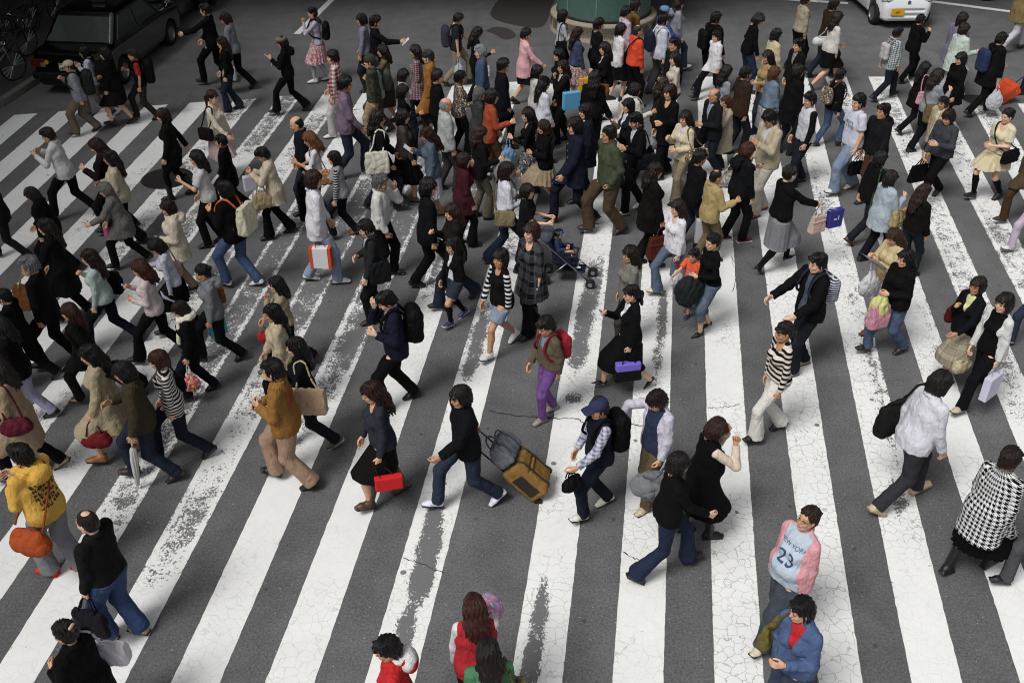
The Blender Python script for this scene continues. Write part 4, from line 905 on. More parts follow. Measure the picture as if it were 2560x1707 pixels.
def car(name, label, loc, rz, spec, mats):
    """spec: length L, width W, body profile (x, z of bonnet and roof line), cabin points; +x is the front"""
    t = empty(name, loc, R(rz)); tag(t, label, 'car'); L, Wd, Ht = spec['L'], spec['W'], spec['H']; h = .032
    g = Grid((-L/2-.05,-Wd/2-.05,.1), (L/2+.05,Wd/2+.05,Ht+.05), h); X, Y, Z = g.field()
    up = np.interp(g.ax[0], spec['ux'], spec['uz']).astype(np.float32)[:, None, None]      # top of the metal body
    lowz = np.float32(.20); ends = np.interp(g.ax[0], [-L/2, -L/2+.25, L/2-.35, L/2], [.10, 0, 0, .16]).astype(np.float32)[:, None, None]
    half = Wd/2-ends-.06*np.clip((Z-.75)/.5, 0, 1)-.04*np.clip((.45-Z)/.25, 0, 1)
    q = [np.abs(Y)-half+.10+0*X, np.maximum(Z-up, lowz-Z)+.10+0*Y, np.abs(X)-L/2+.10+.12*np.clip((Z-.55)/.4, 0, 1)+0*Y]
    d = np.sqrt(np.maximum(q[0],0)**2+np.maximum(q[1],0)**2+np.maximum(q[2],0)**2)+np.minimum(np.maximum(np.maximum(q[0],q[1]),q[2]),0)-.10
    g.F = np.minimum(g.F, d.astype(np.float32))
    cb = spec['cab']                                                                       # (x rear bottom, x rear top, x front top, x front bottom, belt z)
    zt = (Z-cb[4])/(Ht-cb[4]); xr = cb[0]+(cb[1]-cb[0])*zt; xf = cb[3]+(cb[2]-cb[3])*zt; hw = Wd/2-.05-.13*zt
    q = [np.abs(Y)-hw+.08+0*X, (Z-Ht)+.08+0*X+0*Y, np.maximum(X-xf, xr-X)*.85+.08+0*Y]
    d = np.sqrt(np.maximum(q[0],0)**2+np.maximum(q[1],0)**2+np.maximum(q[2],0)**2)+np.minimum(np.maximum(np.maximum(q[0],q[1]),q[2]),0)-.08
    d = np.maximum(d, cb[4]-.1-Z); k = .05; hh = np.maximum(k-np.abs(g.F-d),0)/k; g.F = (np.minimum(g.F, d)-hh*hh*k*.25).astype(np.float32)
    for x in spec['wx']:
        for s in (-1, 1): g.cap((x, s*(Wd/2-.28), .30), (x, s*(Wd/2+.1), .30), .345, None, .01, cut=True)
    for c in spec.get('cuts', []): g.box(c[0], c[1], .01, .004, cut=True)
    V, Q = g.net(); link('body', mesh_np('body', V, Q), mats[0], t)
    for x in spec['wx']:
        for s in (-1, 1): wheel(t, (x, s*(Wd/2-.11), .29), side=s)
    def quad(nm, P, mat, off=.0, par=None, th=.012):
        P = [Vector(p) for p in P]; n = (P[1]-P[0]).cross(P[3]-P[0]).normalized(); me = bpy.data.meshes.new(nm)
        A = [p+n*off for p in P]; B = [p+n*(off-th) for p in P]; me.from_pydata(A+B, [], [(0,1,2,3),(7,6,5,4),(0,4,5,1),(1,5,6,2),(2,6,7,3),(3,7,4,0)]); return link(nm, me, mat, par or t)
    z0, z1 = cb[4]+.04, Ht-.10; f = lambda a, b_, z: a+(b_-a)*(z-cb[4])/(Ht-cb[4]); y0 = lambda z: Wd/2-.05-.13*(z-cb[4])/(Ht-cb[4])
    gl = mats[1]; ym = .10
    quad('rear_window', [(f(cb[0],cb[1],z0), y0(z0)-ym, z0),(f(cb[0],cb[1],z0), -y0(z0)+ym, z0),(f(cb[0],cb[1],z1), -y0(z1)+ym, z1),(f(cb[0],cb[1],z1), y0(z1)-ym, z1)], gl, .012)
    quad('windscreen', [(f(cb[3],cb[2],z0), -y0(z0)+ym, z0),(f(cb[3],cb[2],z0), y0(z0)-ym, z0),(f(cb[3],cb[2],z1), y0(z1)-ym, z1),(f(cb[3],cb[2],z1), -y0(z1)+ym, z1)], gl, .012)
    for s in (-1, 1):
        xs = [f(cb[0],cb[1],z0)+.22, (cb[0]+cb[3])/2, f(cb[3],cb[2],z0)-.22]; xt = [f(cb[0],cb[1],z1)+.16, (cb[0]+cb[3])/2, f(cb[3],cb[2],z1)-.10]
        for i in (0, 1):
            P = [(xs[i]+.03, s*y0(z0), z0),(xs[i+1]-.03, s*y0(z0), z0),(xt[i+1]-.03, s*y0(z1), z1),(xt[i]+.03, s*y0(z1), z1)]
            quad('side_window', P if s < 0 else P[::-1], gl, .012)
    return t, quad
GLASS = plain('car_glass', '0a0d10', .06, 0, 0, var=.05); BLACKP = plain('black_paint', '050507', .16, 0, .8, var=.05); WHITEP = plain('white_paint', 'd6d8da', .22, 0, .7, var=.04); CHROME = plain('chrome', 'b9bcc0', .18, 1.0, var=.05)
sedan = dict(L=4.6, W=1.70, H=1.50, ux=[-2.3,-2.2,-1.35,-1.2,1.05,1.2,2.15,2.3], uz=[.86,.94,.97,.96,.96,.96,.88,.76], cab=(-1.62,-.98,.35,1.12,.94), wx=(-1.35,1.38), cuts=[((-2.31,0,.66),(.03,.30,.07))])
def taxi(label, p, rz):
    t, quad = car('black_taxi', label, p, rz, sedan, (BLACKP, TAXIGLASS)); m = MB(); m.box((-2.30,0,.46), (.07,.80,.075)); m.build('rear_bumper', plain('bumper_black', '0b0b0c', .35), t, bevel=.03)
    for s in (-1, 1):
        m = MB(); m.box((-2.262,s*.66,.72), (.03,.15,.085)); l = m.build('tail_lamp', plain('lamp_red', '4a0c0a', .3, 0, .3), t, bevel=.015); m = MB(); m.box((-2.27,s*.53,.69), (.03,.05,.045)); m.build('reverse_lens', plain('lens_white', '6a665e', .2), l)
        m = MB(); m.box((1.55,s*.80,1.05), (.05,.07,.05)); m.cyl((1.5,s*.76,.9), (1.55,s*.80,1.03), .012); m.build('wing_mirror', CHROME, t, bevel=.015)
    m = MB(); m.box((-2.305,0,.66), (.008,.165,.082)); pl = m.build('number_plate', plain('plate_white', '84887c', .5), t)
    m = MB()
    for i, (yy, zz, a, b_) in enumerate([(.09,-.02,.028,.03),(.03,-.02,.022,.03),(-.04,-.02,.028,.03),(-.10,-.02,.022,.03),(.05,.05,.05,.012),(-.05,.05,.03,.012)]): m.box((-2.315,yy,.66+zz), (.002,a*.6,b_))
    m.build('plate_mark', plain('plate_ink', '1d3a2c', .6), pl)
    m = MB(); m.cyl((-2.31,.42,.76), (-2.325,.42,.76), .05, 16); m.build('round_sticker', plain('sticker', 'b07a1a', .4), t)
    m = MB(); m.tube([(-1.58,-.72,.965),(-1.03,-.62,1.43),(-1.03,.62,1.43),(-1.58,.72,.965),(-1.58,-.72,.965)], .012); m.build('window_trim', CHROME, t)
    m = MB(); m.box((-.25,0,1.55), (.09,.17,.055)); m.build('roof_lamp', plain('roof_lamp', '23262c', .4), t, bevel=.03)
    return t
p = at(128, 244); taxi('black taxi seen from behind with a bright reflection in its rear window', (p.x+.72, p.y+2.35, 0), 84)
p = at(318, 108); taxi('second black taxi standing ahead of the first in the dark', (p.x+.3, p.y+2.4, 0), 84)
p = at(452, 40); taxi('third black taxi at the top, right of the other two', (p.x-.2, p.y+2.4, 0), 92)
kei = dict(L=3.38, W=1.475, H=1.62, ux=[-1.69,-1.6,-.6,.75,.95,1.55,1.69], uz=[.98,1.0,1.0,.98,.96,.84,.70], cab=(-1.60,-1.40,.25,.98,.95), wx=(-1.15,1.14), cuts=[((1.70,.02,.50),(.05,.42,.022)),((1.70,.02,.37),(.05,.44,.03)),((1.70,0,.245),(.05,.46,.016))])
p = at(2247, 76); t, quad = car('white_car', 'small white car with a yellow number plate facing the crossing', (p.x+.08, p.y+1.72, 0), -88, kei, (WHITEP, GLASS))
for s in (-1, 1):
    g = Grid((1.25,-.8,.55), (1.75,.8,.95), .014); g.ell((1.52,s*.52,.74), (.13,.17,.075), .01); V, Q = g.net(); hl = link('headlight', mesh_np('headlight', V, Q), plain('headlight', 'b9c2ce', .08, 0, 1.0, var=.3), t)
    m = MB(); m.cyl((1.60,s*.53,.745), (1.645,s*.53,.745), .05, 18); m.build('reflector', CHROME, hl)
    m = MB(); m.box((.82,s*.80,1.0), (.06,.09,.07)); m.build('wing_mirror', WHITEP, t, bevel=.03)
m = MB(); m.box((1.698,-.26,.455), (.012,.165,.082), Matrix.Rotation(R(-6), 3, 'Y')); pl = m.build('number_plate', plain('plate_yellow', 'c9920f', .5), t)
def text_mesh(txt, size, name='lettering'):
    cu = bpy.data.curves.new('t', 'FONT'); cu.body = txt; cu.size = size; cu.align_x = 'CENTER'; cu.align_y = 'CENTER'; cu.space_line = .9; o = bpy.data.objects.new('t', cu); C.objects.link(o)
    me = bpy.data.meshes.new_from_object(o.evaluated_get(bpy.context.evaluated_depsgraph_get())); bpy.data.objects.remove(o); bpy.data.curves.remove(cu); me.name = name; return me
me = text_mesh('46', .13)
for v in me.vertices: v.co = Vector((1.7135, -.26+v.co.x, .437+v.co.y))
link('plate_digits', me, plain('plate_black', '101010', .6), pl)
for g_ in ((.50,.022,.42),(.37,.03,.44)):
    m = MB(); m.box((1.63,.02,g_[0]), (.02,g_[2],g_[1])); m.build('grille_slot', plain('grille_dark', '0a0a0b', .6), t)
m = MB(); m.cyl((1.675,0,.70), (1.69,0,.695), .045, 20); m.build('badge', CHROME, t)
p = at(2490, 8); t, quad = car('dark_car', 'dark car standing beyond the white line at the top right', (p.x+1.2, p.y+.95, 0), 178, sedan, (plain('dark_green_paint', '0d120f', .2, 0, .6, var=.05), GLASS))
m = MB(); m.box((0,-.86,.30), (1.7,.02,.05)); m.build('side_trim', CHROME, t)
# ---------------------------------------------------------------- bicycles on the pavement
def bicycle(label, loc, rz, frame, lean=6):
    t = empty('bicycle', loc, R(rz)); t.rotation_euler = (R(lean), 0, R(rz)); tag(t, label, 'bicycle', 'bicycles parked on the pavement'); fm = plain('bike_'+frame, frame, .3, .3); dk = plain('bike_dark', '121212', .6)
    for x in (-.52, .52):
        w = empty('wheel'); w.parent = t; w.location = (x, 0, .33); m = MB(); m.tube([(.32*math.cos(a), 0, .32*math.sin(a)) for a in np.linspace(0, 6.2832, 33)], .018, 6); m.build('tyre', dk, w, smooth=True)
        m = MB()
        for a in np.linspace(0, 6.28, 19)[:-1]: m.tube([(0,0,0), (.31*math.cos(a), 0, .31*math.sin(a))], .0028, 4)
        m.build('spokes', CHROME, w)
    m = MB()
    for a, b in (((-.52,0,.33),(-.08,0,.29)),((-.08,0,.29),(-.22,0,.80)),((-.22,0,.72),(.36,0,.74)),((-.08,0,.29),(.38,0,.66)),((-.52,0,.33),(-.21,0,.70)),((.36,0,.82),(.52,0,.33))): m.tube([a, b], .017, 8)
    m.build('frame', fm, t, smooth=True)
    m = MB(); m.tube([(.20,-.30,.98),(.33,-.20,1.02),(.35,0,.94),(.33,.20,1.02),(.20,.30,.98)], .012, 8); m.tube([(.35,0,.94),(.36,0,.8)], .014); m.build('handlebar', CHROME, t, smooth=True)
    g = Grid((-.40,-.12,.78), (-.04,.12,.92), .012); g.cap((-.30,0,.85), (-.10,0,.855), .075, .03, .02, sc=(1,1,2)); V, Q = g.net(); link('saddle', mesh_np('saddle', V, Q), dk, t)
    m = MB()
    for z in (.80, .90, 1.0):
        m.tube([(.40,-.14,z),(.66,-.14,z),(.66,.14,z),(.40,.14,z),(.40,-.14,z)], .005, 5)
    for x, y in ((.40,-.14),(.53,-.14),(.66,-.14),(.66,0),(.66,.14),(.53,.14),(.40,.14),(.40,0)): m.tube([(x,y,.80),(x,y,1.0)], .005, 5)
    m.build('basket', plain('basket', '4a4a4a', .5, .5), t)
for (px, py, rz, fr, lb) in ((12,232,60,'7a7a7e','bicycle with a pale silver frame at the left edge of the pavement'),(55,170,70,'1a1a1c','black bicycle beside the tail of the taxi'),(70,110,75,'26262c','dark bicycle with shiny handlebars behind the taxi'),(128,75,70,'2a1c18','dark brown bicycle farthest along the pavement'),(-30,140,65,'30343c','grey bicycle half outside the left edge')):
    p = at(px, py); bicycle(lb, (p.x-.15, p.y, .13), rz, fr)
p = at(120, 40); t = empty('notice_board', (p.x-1.2, p.y+1.0, .13)); tag(t, 'dark green notice board with a red stripe behind the bicycles', 'board'); m = MB(); m.box((0,0,1.1), (.75,.03,.65)); m.build('panel', plain('board_green', '14241c', .6), t, bevel=.01)
m = MB(); m.box((-.2,-.035,1.1), (.035,.004,.66), Matrix.Rotation(R(14), 3, 'Y')); m.build('stripe', plain('board_red', '8a2a14', .6), t); m = MB(); m.cyl((-.65,0,0), (-.65,0,.5), .03); m.build('leg', plain('board_post', '2a2a2a', .5, .5), t); m = MB(); m.cyl((.65,0,0), (.65,0,.5), .03); m.build('leg', plain('board_post', '2a2a2a', .5, .5), t)
# one line per person: id, crown of the head in the photo, f = lowest standing foot row (or H = height), heading, stride + leading leg (Near/Far), arms near,far, sex
PTXT = """
1 167,154 f336 205 MN sw,st m fat=1.05 hair=crop:2a2622 hat=cap:b3aa90 top=jk:8e939b bot=wd:6d6251 sh=lt:2a2622 #person in pale cap and grey jacket with green backpack by the black taxi
2 205,120 f285 195 WF st,st m hair=shaggy:0d0b0a top=sh:c2c6dd bot=jn:6c6350 sh=lt:2b2824 #person in pale lilac shirt with a big dark backpack beside the taxi
3 258,122 H1.5 190 MN dn,ab f hair=bob:0d0b0a top=jk:0d0d0f bot=sk5004:1a1814 sh=lt:0d0d0d #bare legged person in black jacket in the shade behind the lilac shirt
4 326,127 f300 198 MF dn,st m child=.15 hair=short:2e2018 top=vst:10161a inner=tee:a51822 sleev=a51822 bot=jn:2d2724 sh=lt:201d1b #youth with red sleeves under a black vest and a black backpack
5 507,12 f210 182 WN fw,sw m hair=neat:0b0a0a top=bl:0d0f17 inner=sh:c8ccd6 op=v bot=jn:0e0f14 sh=lt:0a0a0a #person in black suit reaching one arm forward near the black cars
6 562,33 f228 188 WN dn,sw m hair=shaggy:1d130e top=swt:777b86 bot=jn:0f1013 sh=lt:0d0d0d hp=20 #person in grey sweater and black trousers walking behind the black suit
7 550,95 f277 195 NN dn,sw f hair=longer:23130c top=fit:120f0f bot=fl:1c2c3d sh=lt:14110f #person with long auburn hair and flared blue jeans, white hem showing
8 699,94 f284 190 WN ph,ab f hair=bob:17100d hat=flat:6f6657 top=hd:0d0d0f bot=fl:0c0c0d sh=lt:0d0d0d neck=.4 #person in tan flat cap and black hooded jacket striding alone
9 777,21 f205 186 NN mo,dn f hair=twin:0d0a0a top=fit:b7aec3 bot=sk5506:b9606c:floral:cfc0c4 legs=ti:b9bac2 sh=lt:d6d6d4 #person in pink floral dress and lilac top with a black backpack
10 899,37 f228 186 SN dn,dn m hair=shaggy:100d0c top=swt:7f7c98 bot=jn:1d2433 sh=lt:0d0d0d #person in lilac sweater and jeans standing back to back with a black suit
11 942,42 H1.65 4 NN pt,dn m hair=neat:0a0909 top=bl:11131a bot=jn:101218 sh=lt:0b0b0b #person in black suit holding out a white leaflet
12 948,121 H1.52 186 NN ph,dn f hair=long:1c120d top=fit:6a5a45 bot=sk6004:3a3530 sh=lt:1a1716 #person in tan top with dark hair holding a folded white paper
13 922,131 H1.6 184 NN dn,dn m hair=crop:3a3a36 hat=beanie:3c4034 top=jk:4a4a38:camo:2e3226 bot=jn:9a8a6c sh=lt:222020 #person in dark knitted hat and camouflage jacket with beige trousers
14 931,147 f332 190 MF st,dn m hair=neat:464645 top=jk:8fb0ae bot=jn:4b443d sh=lt:2b2825 #person in pale turquoise jacket with a strap over the shoulder
15 827,129 f340 190 MN dn,sw m hair=spiky:1b110c top=sh:d3c9c9:plaid:8a1a28 bot=jn:c2c0bf sh=lt:d8d8d6 hem=.74 #person in red and white plaid shirt with white trousers
16 864,194 f446 12 MF sw,sw m hair=neat:0b0a09 top=sh:77667a bot=jn:24304a sh=lt:1a1a1c #person in mauve shirt and blue jeans walking right
17 740,297 H1.64 198 NN dn,dn m hair=bald:191412 top=jk:161a26 bot=jn:1f2a40 sh=lt:121212 hp=18 #balding person in dark navy jacket beside the fair haired person
18 768,325 H1.52 195 NN ph,ab f hair=long:6a4326 top=fit3:d7d5da bot=jn:2a2f3c sh=lt:3a2b20 neck=.5 hp=20 #person with light brown hair and white top looking down at a phone
19 533,230 H1.55 340 NN hf,dn f hair=pony:2a150e top=swt:cfc5b0 bot=sk5508:c0a8a4 sh=lt:3a2b22 neck=.4 #person in cream cardigan with one arm reaching out to the right
20 545,341 f452 192 WN dn,dn m hair=neat:0f0d0c top=mct:0c0c10 bot=jn:1d1a18 sh=lt:9a8452 #person in black coat and yellowish shoes, one foot trailing
21 487,380 H1.53 195 NN ph,dn f hair=long:0c0a0a top=tee:c9c6c4 bot=jn:121214 sh=lt:1a1a1a #person in white short sleeves with long black hair holding a phone
22 652,369 f592 196 MN ph,cr f hair=short:0d0b0a top=mct:c3b49b bot=fl:0f0f11 sh=lt:0d0d0d hp=26 lean=8 #person in beige jacket looking down, beige handbag hanging from the arm
23 832,381 f594 190 MN dn,dn f hair=bob:160f0d top=swt:8d8d8f sleev=1d1f26:stripe:b9b9ba bot=jn:141a28 sh=lt:8a5a35 #person in grey top with striped sleeves and dark jeans
24 553,455 f716 165 MN st,dn m hair=shaggy:0e0c0b top=jk:0f0f11 bot=jn:2f5288:denim:3f68a0 sh=sn:d6d3ca #person in black jacket and blue jeans with an orange strapped canvas bag
25 788,430 f704 12 MN dn,sw m hair=shaggy:2b1812 top=sh:d9d7e0 bot=jn:8c9fbe sh=sn:c9c7c8 hem=.76 #person in untucked white shirt and pale jeans carrying a red and white bag
26 953,440 f690 352 NF dn,mo m fat=1.06 hair=neat:5c5c5c top=sjk:cfcdc8 bot=jn:121212 sh=lt:101010 #grey haired person in white jacket and black trousers, hand at the mouth
27 913,551 f802 196 NN dn,ab m hair=neat:1c1714 top=bl:26282b inner=sh:b9bcc4 op=v bot=jn:17181a sh=lt:1a1210 hp=22 #person in charcoal suit seen from above with a dark shoulder bag
28 114,322 f546 186 WN ph,ph f hair=short:24160f top=sh:c9c8c7 bot=jn:0e1014 sh=hl:0d0d0d hp=14 lean=8 #person in white shirt and black trousers holding something white
29 237,348 H1.56 192 MN ph,dn f hair=long:26150e top=jk:1e1512 bot=jn:16171b sh=lt:111111 hp=18 #person in dark brown jacket beside the cream jacket
30 265,379 f606 190 MF dn,ab f hair=longer:1c100c top=jk:b9ad92 bot=fl:0f0f11 sh=lt:0d0d0d #person in short cream jacket with long dark hair and black trousers
31 257,459 f662 196 WN hf,sw f fat=1.05 hair=bob:6c6a66 top=mct:6a6762 bot=jn:0e0e10 sh=lt:111111 lean=12 hp=14 #grey haired person in grey suit jacket leaning forward
32 69,469 H1.5 188 MN dn,sw f hair=bob:1a110d top=jk:0c0b0b bot=jn:0c0c0d sh=lt:0c0c0c lean=14 hp=20 #short person in black behind the long black coat
33 107,550 f800 190 MN hf,sw f hair=longer:1b110c top=ct:0f1014 bot=jn:0d0d0f sh=lt:0c0c0c #person in long black coat carrying a big brown tote
34 -40,440 f645 186 WF sw,dn m hair=neat:121010 top=bl:1b1b21 bot=jn:1f1f22 sh=lt:16100d #person in dark suit at the left edge showing only the trailing leg
35 402,275 f494 196 MN dn,bk f hair=shaggy:25120c top=sjk:16140f bot=so:10151c legs=ti:0d0e12 sh=bt:0c0c0d #person in black jacket and shorts with black tights and boots
36 411,505 H1.55 208 NN ab,dn f hair=bob:1b100c top=cape:c9bea8 bot=jn:8d7d68 sh=lt:2a2520 #smiling person in hooded beige coat
37 386,595 H1.54 200 MN dn,cr f hair=bob:0c0b0c top=fit:b9bdd2 bot=sk4506:101013 sh=lt:101010 legs=ti:121215 hp=30 lean=8 #person in pale lilac knit top and black skirt holding a sheet of paper
38 62,645 H1.70 190 MN dn,sw m hair=neat:68686a top=bl:0d0e13 inner=sh:c6c9d2 op=v bot=jn:0d0e12 sh=lt:0b0b0b #grey haired person in black suit in front of the long black coat
39 214,627 f870 192 WN dn,st f hair=longer:22120d top=swt:a5c3ba bot=jn:12192a sh=lt:17130f #person in mint sweater and dark jeans with a black shoulder bag
40 344,654 f898 192 WN ab,ph f hair=long:3a1a10 top=swt:c9bab8 bot=fl:111114 sh=lt:0e0e0e hp=16 #person with reddish hair and pale pink top using a phone
41 444,755 f982 205 MN dn,dn f hair=bob:1d0f0b top=jk:0d0d10 bot=jn:121825 sh=lt:151515 hp=22 scarf=ddd8c4 #person in black top with a thick cream scarf
42 500,665 f904 200 WF dn,dn f hair=bun:0f0c0b top=hd:74777e bot=jn:0e1118 sh=lt:101010 hp=16 #person in grey hooded top and black trousers with a tan strap bag
43 0,726 f925 186 WN dn,sw m fat=1.08 hair=neat:0c0a0a top=bl:0b0d12 bot=jn:0b0c10 sh=lt:0a0a0a #broad person in black suit at the left edge with an orange paper bag
44 165,764 f960 194 MN bk,dn f hair=longer:33160e top=mct:17150f bot=jn:1a1714 sh=hl:b08a68 #person with red brown hair and dark olive coat pulling a black trolley
45 212,866 f1146 196 MN dn,dn f hair=longer:0e0b0a top=ct:a8997b bot=sk4004:a8997b sh=lt:8c5a30 hp=14 #person in beige trench coat with long black hair and a red handbag
46 303,905 f1196 192 MF dn,ab m hair=shaggy:0e0b09 top=jk:3b3424 bot=jn:1b2a40 sh=lt:2f241c hp=16 #person in olive brown jacket and jeans holding a white umbrella
47 384,884 f1150 198 WF dn,dn f hair=shaggy:3a1b11 top=fit:d2ceca:stripe:17151a bot=jn:131d31 sh=lt:121212 hem=.78 #person in black and white striped top and jeans beside the olive jacket
48 -20,905 f1190 194 WN ab,dn f hair=long:20140f top=ct:a08b70 bot=jn:10121d sh=lt:8a7c6c #person in beige belted trench coat at the left edge
49 -10,800 H1.55 190 MN sw,dn f hair=long:0d0b0b top=jk:0e0e10 bot=jn:aaa6cc sh=lt:17151a #person in black at the left edge with lilac trousers
50 38,1113 f1425 160 NN ab,fw m hair=short:0d0b0a top=hd:dba93a bot=wd:84858f sh=sn:c82a14:a81c10 lean=6 back=1 #person in yellow hooded top with lettering on the back
51 203,1281 f1585 165 NN dn,sw m fat=1.05 hair=thin:1c1613 top=sjk:1b1c1b bot=wd:274a86:denim:2f568f sh=sn:b9a68c #person with a bald spot in black jacket and blue jeans
52 148,1558 H1.58 168 MN ab,dn f hair=bun:17100d top=ct:09090a bot=jn:0b0b0c sh=lt:0c0c0c clip=1 #person in black coat with a cream hair clip at the bottom edge
53 685,695 f900 196 WN mo,sw f hair=long:0e0c0c top=sjk:9c8e74 bot=fl:101014 sh=lt:5a4a3a #person in khaki jacket with a tan strap and small red bag
54 676,764 H1.57 200 MN dn,sw f hair=longer:0f0c0b top=mct:b5a688 bot=fl:15151a sh=lt:1d1a18 #person in short beige trench coat with long straight black hair
55 730,848 f1118 190 WF sw,ab f hair=longer:0c0a0b top=swt:10141e bot=jn:1a2026 sh=sn:3a3a35:9a9684 #person in navy top with a large canvas tote on the hip
56 674,904 f1208 176 MF ab,ab m fat=1.04 hair=neat:0f0c0b top=jk:8f6427 bot=wd:a4846c sh=lt:0f0d0c back=2 #person in ochre jacket with a red print and pinkish khaki trousers
57 926,957 f1256 205 MN dn,sw f hair=longer:2a1510 top=swt:2b2f40 bot=sk4803:14120f sh=bt:4d3827 neck=.7 hp=16 #person in navy sweater, black skirt and brown boots with a red bag
58 1146,969 f1268 200 WF hf,bk m hair=shaggy:17120f top=jk:12141b bot=jn:253450 sh=sn:dadbe6 hy=10 #person in black jacket and white shoes pulling stacked luggage
59 964,727 f1014 200 MN st,mo m hair=short:12100e top=bl:161a38 inner=sh:c3c9dd op=v bot=jn:0f1015 sh=lt:0d0d0d hp=28 #person in navy blue suit with a black backpack looking down
60 1129,602 H1.36 222 MN sw,sw f child=.7 hair=longer:150e0c top=sjk:121216 inner=sh:d3d3da op=open bot=so:27334a legs=so:10131c sh=sn:343a58:d0c4e0 #girl in black jacket and denim skirt with knee socks
61 1125,514 f762 200 WN dn,ph f hair=wavy:2a160e top=jk:221d18 bot=fl:1b2744 sh=lt:1a1513 #person in dark olive top and flared jeans behind the girl
62 1245,631 f905 222 WN dn,sw f child=.25 hair=bangs:120d0c top=tee:131318 sleev=131318:stripew:d6d5d2 hy=14 bot=so:7c93b8 sh=sn:d8d8d8 hem=.82 neck=.3 hp=-2 #girl with fringe, striped sleeves, denim shorts and white sneakers
63 1324,564 f834 222 NN dn,dn f hair=shaggy:331a12 top=tun:17181d:grid:55575e bot=fl:0f1219 sh=bt:0f0f10 neck=.4 hp=0 #person in dark plaid tunic over flared black trousers
64 1366,797 H1.5 212 NN sw,sw m child=.5 hair=short:1b130f top=sjk:625645 inner=tee:7894b4 op=v bot=tp:7d35a5 sh=sn:8b7d72:6d625a hp=22 #boy in olive brown jacket and purple trousers
65 1574,717 f972 192 WF dn,ph f hair=pony:120d0c top=bl:0f1014 inner=sh:d6d6dc op=v bot=sk6205:0d0d0f sh=hl:0c0c0c #person in black skirt suit carrying a black and purple bag
66 1571,620 H1.56 200 NN dn,dn f hair=long:150f0d top=bl:76726a bot=jn:3a3836 sh=lt:1a1a1a #person in grey tweed jacket behind the black skirt suit
67 1690,504 f740 200 MF dn,dn f hair=wavy:221310 top=blo:d8d6dc bot=fl:4a6788:denim:5f7c9c sh=lt:cdbfa0 neck=.5 #person in white blouse and blue jeans with long wavy hair
68 1734,631 f788 230 NN dn,fw m child=1.0 hair=short:100d0c top=tee:e2582a bot=cp:39465a sh=sn:2a2735:8a78b8 #toddler in bright orange shirt
69 1781,589 f832 204 NN ab,dn f hair=bun:100d0d top=fit:101013 bot=cp:4a627c:denim:5e7890 sh=hl:101010 #person in black top and denim cropped trousers holding the toddler's hand
70 1958,811 f1092 200 MN dn,dn f hair=pony:1a110d top=fit:d8cfc2:stripew:221713 bot=fl:d6d3cc sh=lt:141414 neck=.5 #person in brown and cream striped top and white flared trousers
71 2041,638 f927 202 NN hf,fw m hair=short:120e0c top=jk:111216 inner=tee:49586a op=open bot=jn:171d2a sh=lt:a0947c #person in open black jacket reaching an arm forward
72 2241,573 f822 202 MN ph,ph f hair=long:3a2618 top=jk:c3b184 bot=jn:c5c3cf sh=lt:5a2a1a hp=22 #person in cream jacket reading a white paper with a plastic bag
73 2263,629 f884 198 MF ab,dn f hair=longer:0c0a0a top=jk:101114 bot=jn:3a5a80:denim:4a6a90 sh=lt:201818 #person with very long black hair and blue jeans beside a pink bag
74 2319,462 H1.55 22 NN dn,dn f hair=longer:2b1812 top=sjk:14110f bot=fl:15252b sh=lt:101010 #person in black jacket with a white hem and long brown hair
75 2236,430 H1.55 18 NN ph,dn f hair=bob:1a120f top=mct:9fb7c6 bot=jn:121722 sh=lt:101010 #person in pale blue cardigan and dark trousers
76 2210,381 f602 20 WF dn,sw m hair=shaggy:140f0d top=bl:101312 inner=sh:c9ccd4 op=v bot=jn:18222e sh=lt:5a3a22 #person in black jacket with a green shoulder bag
77 2375,275 f505 212 WN ab,dn m hair=shaggy:1d120f top=swt:3d414c bot=jn:0d0d0f sh=lt:1a1a1a hp=20 #person in dark grey sweater and black trousers with a lanyard
78 2359,246 f384 206 WN dn,dn m hair=neat:14100e top=mct:b09c7c inner=tee:cfc5b4 op=open bot=jn:b39a72 sh=lt:8a7a5c #person in tan coat looking up at the camera
79 2520,275 f500 202 MF ab,dn f hair=bun:171110 top=tee:d2c7a6 bot=sk3808:c9bb96 legs=so:0d0d0f sh=lt:0e0e0e neck=.5 hem=.92 #person in cream ruffled skirt and black knee socks
80 2610,330 f560 196 WF dn,dn m hair=short:14100e top=mct:4a3d2a bot=jn:43301f sh=lt:35271d #person with brown trousers at the right edge, one leg trailing
81 2625,425 f625 196 WF dn,dn f hair=bob:14100e top=jk:d6c83c bot=jn:b9aabb sh=sn:d0cdcc #person with lilac trousers and yellow top at the right edge
82 2442,700 f950 208 WN hf,st f hair=shaggy:1d120f top=bl:14161f inner=tee:d2d19a op=v bot=sk6003:a39a84:grid:7b705e sh=lt:14161c glasses=1 hp=0 #person with glasses in navy jacket and beige plaid skirt
83 2513,739 f1015 206 WN dn,dn f hair=bob:120e0e top=blo:cfd2cf inner=tee:111215 op=wide bot=jn:111217 sh=lt:b9ac94 hp=4 #person in white blouse over black with a white paper bag
84 2640,640 f858 190 WF dn,dn m hair=short:120e0e top=jk:2a3040 bot=jn:24344f sh=sn:c9c2b4 #person at the right edge showing only a jeans leg and pale shoe
85 2364,931 f1256 18 WF dn,sw m hair=shaggy:0e0b0a top=sh:d6d6e6 bot=jn:34333b sh=sn:b9a890:a08a70 lean=10 hem=.84 hp=14 #person in white shirt and dark grey trousers striding right
86 2541,1124 f1420 28 MN dn,dn f fat=1.1 hair=short:1f100d top=mct:d9d9da:hound:0c0c0f hem=.58 bot=sk6206:060607 sh=bt:080808 lean=8 #person in black and white houndstooth coat
